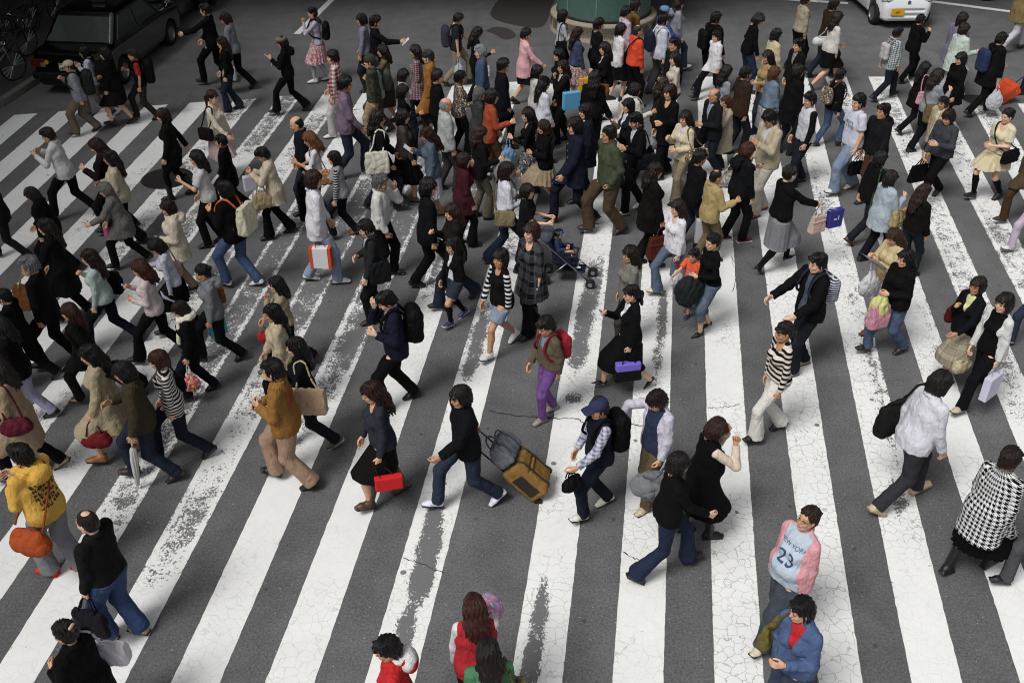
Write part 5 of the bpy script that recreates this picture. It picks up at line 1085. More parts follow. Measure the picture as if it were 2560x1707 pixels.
87 2690,1180 f1470 188 WF dn,dn m hair=short:120e0e top=jk:202028 bot=jn:4c4c50 sh=lt:17151c #person at the right edge showing only grey trousers and a dark shoe
88 1493,1002 f1285 206 MN hf,sw m hair=crop:2a2826 hat=cap:2a3260 top=vst:141b2e inner=tee:d0d2dc sleev=c3c6d8:check:5a6a94 bot=jn:161f36 sh=sn:d6d2ca hp=10 #person in navy cap and navy vest over a checked shirt
89 1644,975 f1262 214 NN dn,out m hair=shaggy:1e140f top=sh:cfc9e2 inner=tee:28365a op=wide bot=jn:5c4c38 sh=lt:b7a890 hp=30 #person in open lilac white shirt over a blue tee
90 1793,1050 f1335 8 NN mo,mo f fat=1.16 hair=shaggy:2e1812 top=dr:0d0d0f sleev=d6c6b0 bot=sk6005:0d0d0f sh=bt:111113 hp=24 #person in black dress with cream sleeves, hands at the face
91 1703,1137 f1432 12 WF hf,dn f hair=shaggy:120d0c top=swt:101013 bot=fl:1d2c50 sh=lt:1d1a1a hp=12 #person in black sweater and dark jeans walking right with a grey bundle
92 2016,1283 f1580 216 WN dn,dn f fat=1.3 hair=bun:2b1a11 top=sh:dc9aa2 inner=tee:b4cbe2 op=wide bot=wd:3c4656:denim:515c68 sh=sn:cfc2a6 glasses=1 hp=-10 hy=-6 lean=-6 text=1 #person in pink shirt over a pale blue tee reading NEW YORK 23
93 2013,1512 H1.60 222 MN ab,dn f fat=1.08 hair=short:0e0b0b top=jk:3a5f9a:denim:5078ac inner=tee:b81e28 op=v bot=wd:2f405f:denim:3d4f70 sh=sn:d0cdc6 hy=-30 #person in blue denim jacket over a red tee at the bottom edge
94 962,1599 H1.60 192 MN dn,dn m hair=short:0c0b0b top=hd:c2181f bot=jn:1b1d26 sh=lt:111111 hood=d8d6d6 hp=16 #person in red top with a white hood at the bottom edge
95 1187,1508 H1.60 100 NN dn,fw f hair=long:3a160c top=jk:b01f2b bot=jn:20222c sh=lt:121212 sleev=d8d4d6 hp=24 #person with reddish hair and red and white jacket at the bottom edge
96 1217,1593 H1.56 104 NN dn,dn f hair=long:1d1110 top=jk:1d8a4a bot=jn:20222c sh=lt:121212 hp=18 #person in green jacket with white shoulder stripes at the bottom edge
97 1145,34 f212 8 WF dn,hf m hair=neat:0e0c0b top=tee:1f2a2a bot=jn:8a7f66 sh=lt:2a2521 hp=24 #person in dark green short sleeved shirt and khaki trousers with a backpack
98 1194,69 H1.54 12 NN cr,dn f hair=longer:171010 top=fit:111111 bot=jn:141414 sh=lt:111111 hp=16 #person in black with long dark hair behind the blue jacket
99 1196,116 H1.62 188 NN dn,dn m hair=neat:8b8d90 top=sjk:36567f bot=jn:2b2d33 sh=lt:161616 #grey haired person in blue jacket
100 1261,150 H1.64 8 NN dn,dn m hair=neat:100d0c top=mct:12141f bot=jn:12141b sh=lt:101010 #person in dark navy coat behind the rust coloured blazer
101 1319,74 H1.52 6 MN hf,dn f hair=short:0e0c0c top=mct:d6a3a9 bot=sk5004:121216 sh=lt:121212 #person in pale pink coat with short black hair
102 1033,116 H1.53 186 NN dn,dn f hair=long:1c120f top=tun:5a3a42:check:a48f92 bot=jn:232c45 sh=lt:1a1a1a #person in maroon checked tunic beside the ochre coat
103 1065,128 H1.6 186 NN dn,dn m hair=neat:3a3530 hat=beanie:3f372c top=ct:9a6526 bot=jn:2a2723 sh=lt:1a1a1a #person in long ochre coat and brown hat
104 1013,176 H1.52 10 NN dn,dn f hair=shaggy:0f0c0c top=sh:c6c6cb bot=jn:23283a sh=lt:1a1a1a #person in white top with black hair behind the taupe top
105 1096,177 H1.64 12 NN dn,dn m hair=crop:1c1613 top=sjk:101013 bot=jn:121216 sh=lt:101010 trk=1 #person in black track jacket with a white shoulder stripe
106 1152,181 H1.52 10 NN cr,dn f hair=short:0d0b0b top=blo:7a6a58:floral:3a3230 bot=jn:131316 sh=lt:101010 #person in floral patterned blouse with short black hair
107 1201,221 H1.5 10 NN ab,dn f hair=bob:5e5e5c top=mct:3b3c40 bot=jn:17171a sh=lt:101010 #grey haired person in charcoal cardigan
108 1120,246 H1.62 14 NN dn,dn m fat=1.05 hair=bald:8f8d89 top=jk:a5aaa8 bot=jn:3a3a3c sh=lt:1a1a1a #bald person in pale grey jacket
109 1232,226 H1.62 8 NN cr,dn m hair=shaggy:1b120e top=bl:9a4321 inner=tee:4a4644 op=v bot=jn:4a3423 sh=lt:201a17 #person in rust coloured blazer
110 1009,214 H1.5 14 NN cr,dn f hair=bob:160f0d top=fit:101012 bot=jn:121214 sh=lt:101010 neck=.5 #person in black top with a raised hand behind the bald person
111 1011,277 f500 4 NN dn,dn f hair=bob:130e0c top=swt:463c3a bot=sk6208:0c0c0e sh=lt:6a5648 #person in taupe brown sweater and long black skirt
112 949,280 f525 10 MN dn,sw f hair=long:1e130f top=mct:101012 bot=jn:1b2436 sh=lt:2a211c #person in black jacket with a white pleated tote on the shoulder
114 1067,318 H1.54 190 NN dn,ph f hair=longer:2c160f top=jk:46607a:denim:5a748c bot=sk5804:c5c1cd sh=lt:8a6a4a hp=24 #person in denim jacket and white skirt reading a white paper
115 1163,386 f612 12 NN dn,mo f hair=shaggy:23150f top=mct:3f1620 bot=fl:121214 sh=lt:101010 #person in maroon jacket with a hand at the mouth
116 1205,318 H1.54 14 NN cr,dn f hair=wavy:2c1a12 top=jk:141519 bot=fl:5a5246 sh=lt:1a1a1a #person with wavy brown hair carrying a pale grey coat on the arm
117 1074,449 f722 8 MN dn,dn m hair=shaggy:0f0c0b top=bl:111318 inner=sh:ccd0dc op=v bot=jn:0f1013 sh=lt:0d0d0d #person in black suit and white collar beside the maroon jacket
118 1272,408 f664 6 MN ab,mo f hair=bob:1f1310 top=swt:cfcfdf bot=fl:17233c sh=lt:14110f #person in white sweater and jeans with a khaki messenger bag
119 1324,464 H1.56 350 NN pu,pu f hair=shaggy:160e0c top=tee:12171a bot=jn:141518 sh=lt:101010 #person in black tee pushing a stroller
121 1317,273 H1.52 190 NN ph,ab f hair=long:110d0c top=fit:0f0f12 bot=sk5006:3a3e4a:floral:6a6e78 sh=lt:1a1a1a neck=.5 #person in black top and grey patterned skirt with a sky blue bag
122 1355,304 f518 192 MF ab,dn f hair=wavy:22140e top=jk:0f0e0f bot=sk5009:9d8a70:grid:8a7860 sh=bt:4a1a12 #person in tan pleated skirt and red brown boots
123 1366,195 H1.54 14 NN dn,dn f hair=longer:1a110d hat=beanie:121212 top=sh:d0cfe0 bot=jn:2a2b33 sh=lt:1a1a1a #person in black knitted hat and white shirt with long hair
124 1433,298 f560 190 WF sw,sw m hair=shaggy:120e0d top=mct:161b34 bot=jn:14182c sh=lt:0d0d0d #person in navy uniform coat with a row of buttons
125 1460,262 H1.66 190 NN dn,dn m hair=shaggy:1a110d top=mct:141a2e inner=sh:c8cbd6 op=v bot=jn:15192a sh=lt:101010 #person in navy suit behind the uniform coat
126 1518,318 f588 198 MF pk,sw m fat=1.04 hair=crop:14110f top=jk:46502f bot=wd:4a3c2c sh=lt:2d211b #person in olive green jacket and brown trousers walking left
127 1395,125 H1.5 196 NN dn,dn f hair=bob:0e0b0b top=jk:111114 bot=jn:121214 sh=lt:101010 #person in black with a black bob facing left near the round kiosk
128 1404,154 H1.53 200 NN mo,dn f hair=long:20140f top=jk:15130f inner=tee:b9b6b0 op=v bot=jn:15161a sh=lt:101010 #person with long brown hair and dark jacket beside the blue tote
129 1348,166 H1.52 8 NN dn,dn f hair=bob:0d0b0b top=jk:b5b1aa bot=jn:2a221c sh=lt:101010 #person in pale top with a black bob beside the checked bag
130 1411,27 H1.54 10 NN cr,dn f hair=bob:17100d top=fit:a9acb4 bot=jn:121216 sh=lt:101010 #person in pale grey top with a yellow collar next to the green kiosk
131 1449,70 H1.53 14 NN dn,dn f hair=longer:24140f top=sjk:2e3e64:denim:3d4e74 bot=sk5208:b08a86:floral:7a5a60 sh=lt:2a2220 #person in denim jacket and pink floral skirt with a yellow bag
132 1500,49 H1.62 12 NN dn,dn m hair=short:0e0c0c top=swt:0f151a bot=jn:121316 sh=lt:101010 back=3 #person in black sweater with a white mark on the back by the kiosk
133 1511,109 H1.53 188 NN ab,dn f hair=long:1a110e top=jk:101012 inner=tee:c8c2b6 op=v bot=jn:15151a sh=lt:101010 #person in black jacket over cream with a brown bag
134 1487,177 H1.55 80 NN dn,dn f hair=longer:130e0d top=jk:0f1013 bot=jn:0f0f12 sh=lt:101010 #person seen from behind with long dark hair and a grey strap
135 1556,61 H1.55 12 NN dn,dn f hair=bob:100c0c top=sh:d3d1d2 bot=sk5004:14141a sh=lt:101010 #person in white blouse with a black bob beside the orange sweater
136 1587,9 H1.64 14 NN dn,dn m hair=short:1a120e top=sjk:6a4c22 bot=jn:1d1a18 sh=lt:101010 #person in ochre brown jacket against the kiosk
137 1574,14 H1.62 14 NN dn,dn m hair=short:100d0c top=sh:b9a3b4 bot=jn:2a2b33 sh=lt:101010 #person in pale pink shirt half hidden by the ochre brown jacket
138 1598,64 H1.62 14 NN dn,dn m fat=1.06 hair=thin:2a2725 top=sjk:d8401c bot=jn:121214 sh=lt:101010 #person in vivid orange sweater with a black strap
139 1661,38 H1.62 14 NN dn,dn m hair=short:0e0c0b top=sh:c3c6de bot=jn:46464c sh=lt:2a2a2a #person in white shirt with a navy and white backpack
140 1665,17 H1.6 12 NN hf,dn m hair=crop:15110f hat=cap:4b8ac8 top=jk:2450b4 bot=jn:2a2e3a sh=lt:202020 #person in sky blue cap and bright blue jacket
141 1703,-4 H1.6 10 WF dn,dn f hair=long:1d120f top=hd:8a8d98 bot=jn:263c60 sh=sn:cfcfd6 #person in grey hooded top and jeans with long dark hair
142 1683,100 H1.62 204 NN dn,dn m hair=short:120e0c top=jk:1a201c bot=jn:15161a sh=lt:101010 hp=0 #person in dark green jacket facing the camera behind the long haired person
143 1685,134 H1.54 192 NN dn,dn f hair=longer:120d0c top=fit:bdb4a4 bot=jn:3a3834 sh=lt:1a1a1a #person in cream top with long black hair facing left
144 1663,197 H1.52 20 NN dn,dn f hair=long:2a1c10 hat=beanie:7a5326 top=jk:2a221c bot=jn:15151a sh=lt:101010 #person in brown knitted hat hidden in the middle of the crowd
145 1672,215 H1.64 206 NN cr,dn m hair=shaggy:2a1610 top=mct:0f0f11 bot=jn:101012 sh=lt:101010 neck=.8 #person in black coat with reddish brown hair and open neck
146 1594,210 H1.52 14 NN cr,dn f hair=bob:1a120f top=hd:c6c2ba bot=jn:2a2a30 sh=lt:1a1a1a #person in white hooded top among black jackets
147 1567,250 H1.52 204 NN dn,ph f hair=bob:100d0c top=vst:141a2a inner=sh:c9ccd6 op=v sleev=c3b79e bot=jn:2a2a30 sh=lt:1a1a1a #person in white shirt and navy vest holding a white sheet
148 1592,282 f530 202 MN cr,ph m hair=neat:0f0d0d top=bl:0f1117 inner=sh:c9cede op=v bot=jn:0e0f13 sh=sn:c9ccc6 hp=22 #person in black suit and white sneakers looking at a phone
149 1712,282 H1.54 212 NN ab,ph f hair=longer:140e0d top=jk:cbbd9f inner=tee:c6c2cc op=v bot=fl:8a7a60 sh=lt:1a1a1a #person in cream cardigan with long black hair and a gold bag
150 1786,220 H1.60 198 MF ab,dn m fat=1.05 hair=bald:4a4846 top=bl:1e2126 inner=sh:8fa3c8 op=v bot=jn:1b2438 sh=lt:6a5a48 #bald person in dark suit and pale blue shirt
151 1813,246 f410 208 NN mo,dn f hair=longer:4a2414 top=ct:a99b82 bot=jn:2a2622 sh=lt:1a1a1a #person in beige trench coat with auburn hair and a hand at the mouth
152 1868,166 H1.62 12 NN dn,dn m hair=neat:191412 top=jk:33241a bot=jn:1a2029 sh=lt:1a1a1a #person in brown leather jacket
153 1788,79 f250 196 WF dn,sw m hair=short:120d0c top=sh:d6d4d8 bot=jn:141821 sh=lt:141414 hem=.74 #person in loose white shirt and dark jeans facing left near the road
154 1795,34 H1.64 24 MN dn,dn m hair=short:0e0c0c top=jk:0f0f11 bot=jn:121216 sh=lt:121212 #person in black walking away behind the loose white shirt
155 1824,168 H1.53 18 NN dn,dn f hair=long:17100e top=fit:8c8f9a bot=jn:2a2c36 sh=lt:1a1a1a #person in grey top with dark hair behind the bald suit
156 1900,32 H1.64 355 NN dn,pk m hair=shaggy:17110f top=swt:0f0f12 bot=jn:223052 sh=lt:1a1a1a hp=30 lean=10 #person in black sweater and blue jeans stooping
157 1944,74 H1.54 14 NN dn,dn f hair=bob:0f0d0c top=jk:bfb08f bot=jn:5a5040 sh=lt:1a1a1a #person in cream jacket with a short black bob
158 1917,130 H1.55 198 NN ab,dn f hair=longer:1e110c top=swt:9c8354 bot=jn:20303a sh=lt:1a1a1a #person in tan sweater with long dark hair
159 1944,171 H1.52 14 NN dn,dn f hair=bob:54341c top=sjk:5b7896:denim:6f8ca8 bot=sk5605:bdb9c4 sh=lt:8a8a8a #person with ginger bob in denim jacket and white skirt
160 1996,162 H1.64 12 NN dn,dn m hair=shaggy:120e0d top=mct:101012 bot=jn:1b2330 sh=lt:121212 #tall person in black coat walking right beside the ginger bob
161 1996,99 H1.6 200 NN dn,dn m hair=short:110d0c top=jk:15161a inner=tee:8a8478 op=v bot=jn:15161a sh=lt:121212 #person in dark jacket over a pale tee facing left
162 1929,275 f555 206 NN ph,dn m hair=short:100d0b top=bl:b3a68c inner=sh:c9ccd0 op=v bot=jn:aba698 sh=lt:8a4522 hp=30 #person in beige suit jacket and pale trousers looking down
163 1873,359 f602 16 NN dn,ph m hair=shaggy:3a1b10 top=hd:15171b bot=jn:131318 sh=sn:4a1a22:c9c6c4 hp=16 #person with auburn hair and dark hooded jacket holding up a phone
164 1754,379 f615 14 NN dn,dn m hair=short:0f0d0c top=jk:101216 bot=jn:1f2f46 sh=lt:121212 #person in black jacket and jeans beside the bald spot
165 1645,410 f662 10 NN dn,dn f hair=long:1a100c top=mct:15120f inner=sh:c5cad2 op=v bot=fl:141210 sh=lt:111111 #person in black trouser suit with a large brown handbag
166 1797,426 f650 14 NN cr,dn m fat=1.04 hair=thin:100d0c top=jk:a9925f bot=jn:6a5c44 sh=lt:2a2420 #person with a bald spot in tan jacket holding a grey paper bag
167 1982,415 f672 22 WF fw,dn f hair=bun:15100f top=sjk:101012 bot=sk6005:7d7f88 legs=ti:121216 sh=hl:101012 clip=2 hp=16 #person in black top and grey skirt with a red hair tie carrying two bags
168 2024,235 f462 198 NN dn,sw m hair=short:130e0c top=tee:c9cada sleev=14151b bot=jn:17202f sh=lt:5a2a1a #person in white shirt with black sleeves and dark jeans
169 2149,240 f484 200 MN dn,dn m hair=spiky:100d0c top=tee:cdcfe6 bot=wd:6d8bb0:denim:8ba4c2 sh=sn:d6d3cc text=2 #person in white tee with green lettering and pale jeans
170 2205,262 H1.64 206 NN dn,dn m hair=short:110d0c top=hd:1c1e22 bot=jn:4a3326 sh=lt:1a1a1a hp=2 #person in charcoal hooded jacket and brown trousers facing the camera
171 2107,175 f365 22 MN dn,dn f hair=short:120e0d top=swt:101113 bot=jn:36568a:denim:4a6a98 sh=lt:2a2a2a #person in black top and blue jeans with a patterned rucksack
172 2089,1 H1.64 14 MN dn,dn m hair=short:130e0c top=jk:2c2417 bot=jn:1b2638 sh=lt:1a1a1a #person in dark olive jacket behind the white shoulder bag
173 2098,32 f222 14 WF dn,hf f hair=long:1a110e top=swt:c9c5bd bot=sk5004:101012 sh=hl:101010 #person in white top and black skirt with a white shoulder bag
174 2250,70 f250 16 WF dn,sw m hair=short:0f0c0b top=sh:b9c2c4:check:22332f bot=jn:16202c sh=lt:141414 hem=.78 #person in green and white checked shirt with a pale sling bag
175 2306,39 f205 16 MF ph,dn m hair=short:120e0d top=jk:0d0d0e bot=jn:0d0d0f sh=lt:0d0d0d #person in black passing in front of the white car
176 2413,34 H1.60 18 MN dn,dn m hair=bob:1b100d top=mct:757090 bot=jn:15171f sh=lt:121212 #person in long lilac shirt walking right behind the mint cardigan
177 2417,60 H1.54 18 MN cr,dn f hair=shaggy:22140f top=mct:b9cfbf bot=jn:9a9aa0 sh=lt:9a9a9a #person in pale mint cardigan
178 2319,157 f330 14 WF dn,dn f hair=longer:0e0b0b top=mct:14100f bot=jn:15151b sh=lt:101010 #person in black coat with a small pink handbag
179 2352,175 H1.54 16 NN ph,dn f hair=long:21130e top=swt:8d939d bot=jn:15151b sh=lt:101010 #person in pale grey sweater with a big khaki shoulder bag
180 2402,134 H1.54 200 NN dn,dn f hair=bob:100c0c top=mct:0d0d0f bot=jn:0d0d10 sh=lt:101010 #person in black dress with a black bob facing left at the right side
181 2511,84 f286 16 WF dn,hf m hair=short:0f0c0c top=mct:101014 bot=jn:101015 sh=lt:0b0b0b lean=10 #person in black suit making a very long stride at the right
182 2585,-70 f150 20 WF dn,dn m hair=short:241a14 top=mct:7a6a42 bot=jn:b9b9c2 sh=lt:5a4a38 #person in khaki raincoat and white trousers at the top right corner
184 2655,20 f262 200 WF dn,dn m hair=short:120e0d top=jk:23262e bot=jn:1b2136 sh=lt:141414 #person at the top right edge pulling an orange wheeled bag
183 2020,-12 H1.6 12 NN dn,dn f hair=short:2a1a12 top=sjk:9a8d7c bot=jn:101014 sh=lt:101010 #person in pale taupe jacket at the top edge
"""
def parse_people():
    rows = []
    for ln in PTXT.strip().split('\n'):
        data, label = ln.split('#', 1); t = data.split()
        d = dict(pid=int(t[0]), px=tuple(float(v) for v in t[1].split(',')), fh=t[2], heading=float(t[3]), st=t[4], arms=t[5].split(','), fem=int(t[6] == 'f'), label=label.strip())
        for kv in t[7:]:
            k, v = kv.split('=', 1); d[k] = v
        rows.append(d)
    return rows
def ground_of(d):
    px, py = d['px']; m = d['fh']
    if m[0] == 'f':
        yw = at(px, float(m[1:])).y; H, xw = height_at(px, py, yw)
    else:
        H = float(m[1:])*(1.075 if py < 420 and 'child' not in d else 1.0); p = at(px, py, H); xw, yw = p.x, p.y
    return xw, yw, H
ROWS = parse_people()
for d in ROWS:
    xw, yw, H = ground_of(d); d['H'] = H
    lo_, hi_ = (1.46, 1.90) if 'child' not in d else (.85, 1.60)
    if d['fh'][0] == 'f' and not lo_ <= H <= hi_:
        H2 = min(max(H, lo_), hi_); p = at(*d['px'], H2); xw, yw = p.x, p.y; d['H'] = H2
    hd = R(d['heading']); lean = float(d.get('lean', 3)); off = (math.tan(R(lean))*.65+.03)*d['H']/1.7
    d['xy'] = [xw-off*math.cos(hd), yw-off*math.sin(hd)]
# keep neighbours from standing inside one another
for it in range(60):
    for i, a in enumerate(ROWS):
        for b in ROWS[i+1:]:
            dx = b['xy'][0]-a['xy'][0]; dy = b['xy'][1]-a['xy'][1]; D = math.hypot(dx, dy)
            mn = .44 if a['pid'] not in (68,) and b['pid'] not in (68,) else .3
            if D < mn and D > 1e-4:
                ux, uy = (dx/D*.4, (1 if dy >= 0 else -1)) if abs(dy) > .02 else (dx/D, dy/D); q = (mn-D)*.25
                a['xy'][0] -= ux*q; a['xy'][1] -= uy*q; b['xy'][0] += ux*q; b['xy'][1] += uy*q
for d in ROWS:
    near = 1 if math.cos(R(d['heading'])) < 0 else -1          # +1: the left side faces the camera
    lead = near*(1 if d['st'][1] == 'N' else -1)
    an, af = d['arms']; aL, aR = (an, af) if near > 0 else (af, an)
    hair, hcol = d['hair'].split(':')
    kw = dict(stride=d['st'][0], lead=lead, armL=aL, armR=aR, fem=d['fem'], fat=float(d.get('fat', 1)), child=float(d.get('child', 0)), hair=hair, hcol=hcol, hat=d.get('hat'), top=d.get('top'), inner=d.get('inner'),
              bottom=d.get('bot'), shoes=d.get('sh', 'lt:121212'), legs=d.get('legs'), opening=d.get('op'), neck=float(d.get('neck', 0)), hem=float(d['hem']) if 'hem' in d else None, hy=float(d.get('hy', 0)), hp=float(d.get('hp', 8)),
              lean=float(d.get('lean', 3)), glasses='glasses' in d, label=d['label'], far=d['xy'][1] > 16.5, extra=d)
    make_person(d['pid'], (d['xy'][0], d['xy'][1], .005), d['heading'], d['H'], **kw)
# ---------------------------------------------------------------- things carried
def bag_body(style, w, h, d, rnd):
    g = Grid((-w/2-.03, -d/2-.03, -h/2-.03), (w/2+.03, d/2+.03, h/2+.03), .0085 if max(w, h) < .5 else .011); r = min(w, h, d)
    if style == 'box': g.box((0,0,0), (w/2,d/2,h/2), .006, .001)
    elif style == 'struct':
        g.box((0,0,0), (w/2,d/2,h/2), .018, .002); X, Y, Z = g.field(); t = (Z+h/2)/h; g.cutf((np.abs(Y)-d/2*(1.05-.55*t)+0*X)*.9); g.cutf((np.abs(X)-w/2*(1.02-.16*t)+0*Y)*.9)
        g.box((0,-d*.36,h*.18), (w*.5,.012,h*.03), .008, .004)
    elif style == 'plastic':
        g.ell((0,0,-h*.12), (w/2,d/2,h*.40), .03); g.cap((-w*.18,0,h*.1), (-w*.10,0,h*.47), d*.28, .012, .05); g.cap((w*.18,0,h*.1), (w*.10,0,h*.47), d*.28, .012, .05); g.folds(.006, rnd, 1.8)
    elif style == 'round':
        g.cap((-w/2+d/2,0,-h*.05), (w/2-d/2,0,-h*.05), d/2, None, .03); g.ell((0,0,-h*.08), (w*.48,d*.5,h*.45), .05); g.cap((-w*.3,0,h*.32), (w*.3,0,h*.32), d*.16, None, .06); g.folds(.006, rnd, 1.5)
    elif style == 'pack':
        g.box((0,0,0), (w/2,d/2,h/2), min(.08, r*.45), .01); g.box((0,-d*.42,-h*.18), (w*.38,d*.22,h*.24), .035, .03); g.cap((-w*.28,0,h*.47), (w*.28,0,h*.47), .03, None, .05); g.cap((-w*.4,-d*.46,h*.12), (w*.4,-d*.46,h*.12), .010, None, .01); g.folds(.004, rnd, 1.4)
    elif style == 'cloth':
        g.ell((0,0,.0), (w/2,d/2,h*.42), .03); g.ell((w*.1,d*.1,-h*.25), (w*.35,d*.4,h*.25), .05); g.folds(.011, rnd, 1.3)
    elif style == 'tube': g.cap((-w/2+d/2,0,0), (w/2-d/2,0,0), d/2, None, .01)
    else:
        g.box((0,0,-h*.02), (w/2,d/2,h*.48), min(.045, r*.42), .01); X, Y, Z = g.field(); t = np.clip((Z+h/2)/h, 0, 1); g.cutf((np.abs(Y)-d/2*(1.08-.75*t*t)+0*X)*.85); g.cutf((np.abs(X)-w/2*(1.0-.12*t*t)+0*Y)*.85); g.folds(.005, rnd, 1.5)
    return g.net()
BAGN = {'n': 0}
def carry(kind, pid, side, style, size, col, hcol, name, cat, label, group=None, drop=.14, dx=0.0, dy=0.0, dz=0.0, rz=None, handle=None):
    P = PEOPLE[pid]; J, W, S = P['J'], P['W'], P['S']; T = J['T']; rnd = random.Random(pid*7+BAGN['n']); BAGN['n'] += 1
    near = P['near']; k = near if side == 'N' else ('R' if near == 'L' else 'L'); s = 1 if k == 'L' else -1
    w, h, d = [float(v)/S for v in size]; c4 = (col.split(':')+[None]*3)[:3]; mat = cloth(c4[0], c4[1], c4[2], .7) if style not in ('box', 'sheet', 'phone') else plain('paper_'+c4[0] if style != 'phone' else 'phone_'+c4[0], c4[0], .75 if style != 'phone' else .3, var=.06)
    hm = cloth(hcol, None, None, .7); a = rnd.uniform(-18, 18) if rz is None else rz
    g = J['wr'+k]+J['fd'+k]*.088; straps = []; hn = 'strap'
    if kind in ('h', 'e'):
        if kind == 'e': g = J['el'+k]+J['fd'+k]*.05+np.array((0,0,-.03))
        drop = drop/S; c = g+np.array((dx, s*.03+dy, -drop-h/2)); hn = 'handle'
        for q in (-1, 1):
            yy = q*d*.30 if style != 'plastic' else 0; xx = w*.26 if style != 'plastic' else w*.1
            top = -.02 if style != 'plastic' else .02
            straps.append([(c[0]-xx, c[1]+yy, c[2]+h/2+top), (g[0]-xx*.55, g[1]+yy*.5, g[2]-drop*.35), (g[0], g[1]+yy*.25, g[2]-.005), (g[0]+xx*.55, g[1]+yy*.5, g[2]-drop*.35), (c[0]+xx, c[1]+yy, c[2]+h/2+top)])
        if style == 'plastic': straps = straps[:1]
    elif kind == 's':
        sh = J['sh'+k]; c = np.array((T(0,0,1.0)[0]-.05+dx, s*(.185*P['fat']+.04+d/2+dy), .98+J['hz']-.885+dz))
        top = (sh[0]-.01, sh[1]-s*.035, sh[2]+.085)
        for q in (-1, 1): straps.append([(c[0]+q*w*.28, c[1]-s*.01, c[2]+h*.46), (c[0]*.5+sh[0]*.5+q*.085, sh[1]+s*.045, sh[2]-.14), (sh[0]+q*.07, sh[1]-s*.0, sh[2]+.045), top])
    elif kind == 'x':
        c = np.array((T(0,0,1.0)[0]-.02+dx, s*(.19*P['fat']+d/2+dy), .93+J['hz']-.885+dz)); o = J['sh'+('R' if k == 'L' else 'L')]; f = P['fat']
        straps.append([(c[0]+w*.4, c[1]-s*.03, c[2]+h*.42), (T(0,0,1.08)[0]+.145*f, s*.09, 1.08), (T(0,0,1.24)[0]+.165*f, -s*.02, 1.25), (o[0]+.085, o[1]+s*.075, o[2]+.045), (o[0]-.01, o[1]+s*.08, o[2]+.085)])
        straps.append([(c[0]-w*.4, c[1]-s*.03, c[2]+h*.42), (T(0,0,1.08)[0]-.155*f, s*.08, 1.08), (T(0,0,1.24)[0]-.165*f, -s*.02, 1.25), (o[0]-.11, o[1]+s*.07, o[2]+.03), (o[0]-.01, o[1]+s*.08, o[2]+.085)])
    elif kind == 'b':
        c = T(-.165*P['fat']-d/2+.005+dx, dy, 1.17+dz)
        for q in (-1, 1):
            straps.append([T(-.16,q*.065,1.34), T(-.06,q*.095,1.462), T(.06,q*.10,1.435), T(.155*P['fat'],q*.115,1.27), T(.09,q*.175,1.12), T(-.10,q*.15,1.04)])
        a = 90
    elif kind == 'p':
        c = g+np.array((dx, dy, dz))
    M = W @ Matrix.Translation(Vector([float(v) for v in c]))
    if style == 'sheet':
        n = 7; V = []; Q = []
        for i in range(n):
            for j in range(n):
                u, v = i/(n-1)-.5, j/(n-1)-.5; b = .10*w*(u*u*2)-.03*v*w
                V.append((h*v*.75+.02, w*u, h*v*.62+b))
        V2 = [(x, y, z-.003) for x, y, z in V]
        for i in range(n-1):
            for j in range(n-1): q = (i*n+j, i*n+j+1, (i+1)*n+j+1, (i+1)*n+j); Q.append(q[::-1]); Q.append(tuple(v+n*n for v in q))
        me = bpy.data.meshes.new(name); me.from_pydata(V+V2, [], Q); o = link(name, me, mat)
    elif style == 'phone':
        m = MB(); m.box((0,0,0), (.045,.022,.008), Matrix.Rotation(R(-40), 3, 'Y')); o = m.build(name, mat, None, bevel=.004)
        m = MB(); m.box(Matrix.Rotation(R(-40), 3, 'Y') @ Vector((0,0,.0085)), (.02,.018,.001), Matrix.Rotation(R(-40), 3, 'Y')); m.build('screen', plain('phone_screen', '2a3440', .2), o)
    else:
        V, Q = bag_body(style, w, h, d, rnd); o = link(name, mesh_np(name, V, Q, smooth=style != 'box'), mat)
    Rz = Matrix.Rotation(R(a), 4, 'Z')
    o.matrix_world = M @ Rz
    inv = (M @ Rz).inverted() @ W
    for st in straps:
        pts = [inv @ Vector([float(x) for x in p]) for p in smooth_path(st)]
        mb = MB(); mb.tube(pts, (.0085 if kind in ('h', 'e') else (.017 if kind == 'b' else .012))*(1 if style not in ('box',) else .6), 6); mb.build(hn, hm, o, smooth=True)
    if label.startswith('white and orange'):
        for q in (-1, 1): m = MB(); m.box((q*w*.43,0,0), (w*.075,d/2+.003,h/2+.001)); m.build('side_stripe', plain('paper_orange', 'c9481a', .7), o)
    if label.startswith('black handbag with violet'): m = MB(); m.box((0,-d*.0,h*.30), (w*.46,d*.40,h*.22)); m.build('panel', plain('violet_panel', '6f5fc0', .6), o, bevel=.02)
    if label.startswith('violet blue'): m = MB(); m.box((-w*.1,-d/2-.002,0), (w*.10,.002,h*.03)); m.box((w*.12,-d/2-.002,h*.06), (w*.02,.002,h*.12)); m.build('mark', plain('paper_white_mark', 'd0d0d4', .7), o)
    tag(o, label, cat, group)
    return o
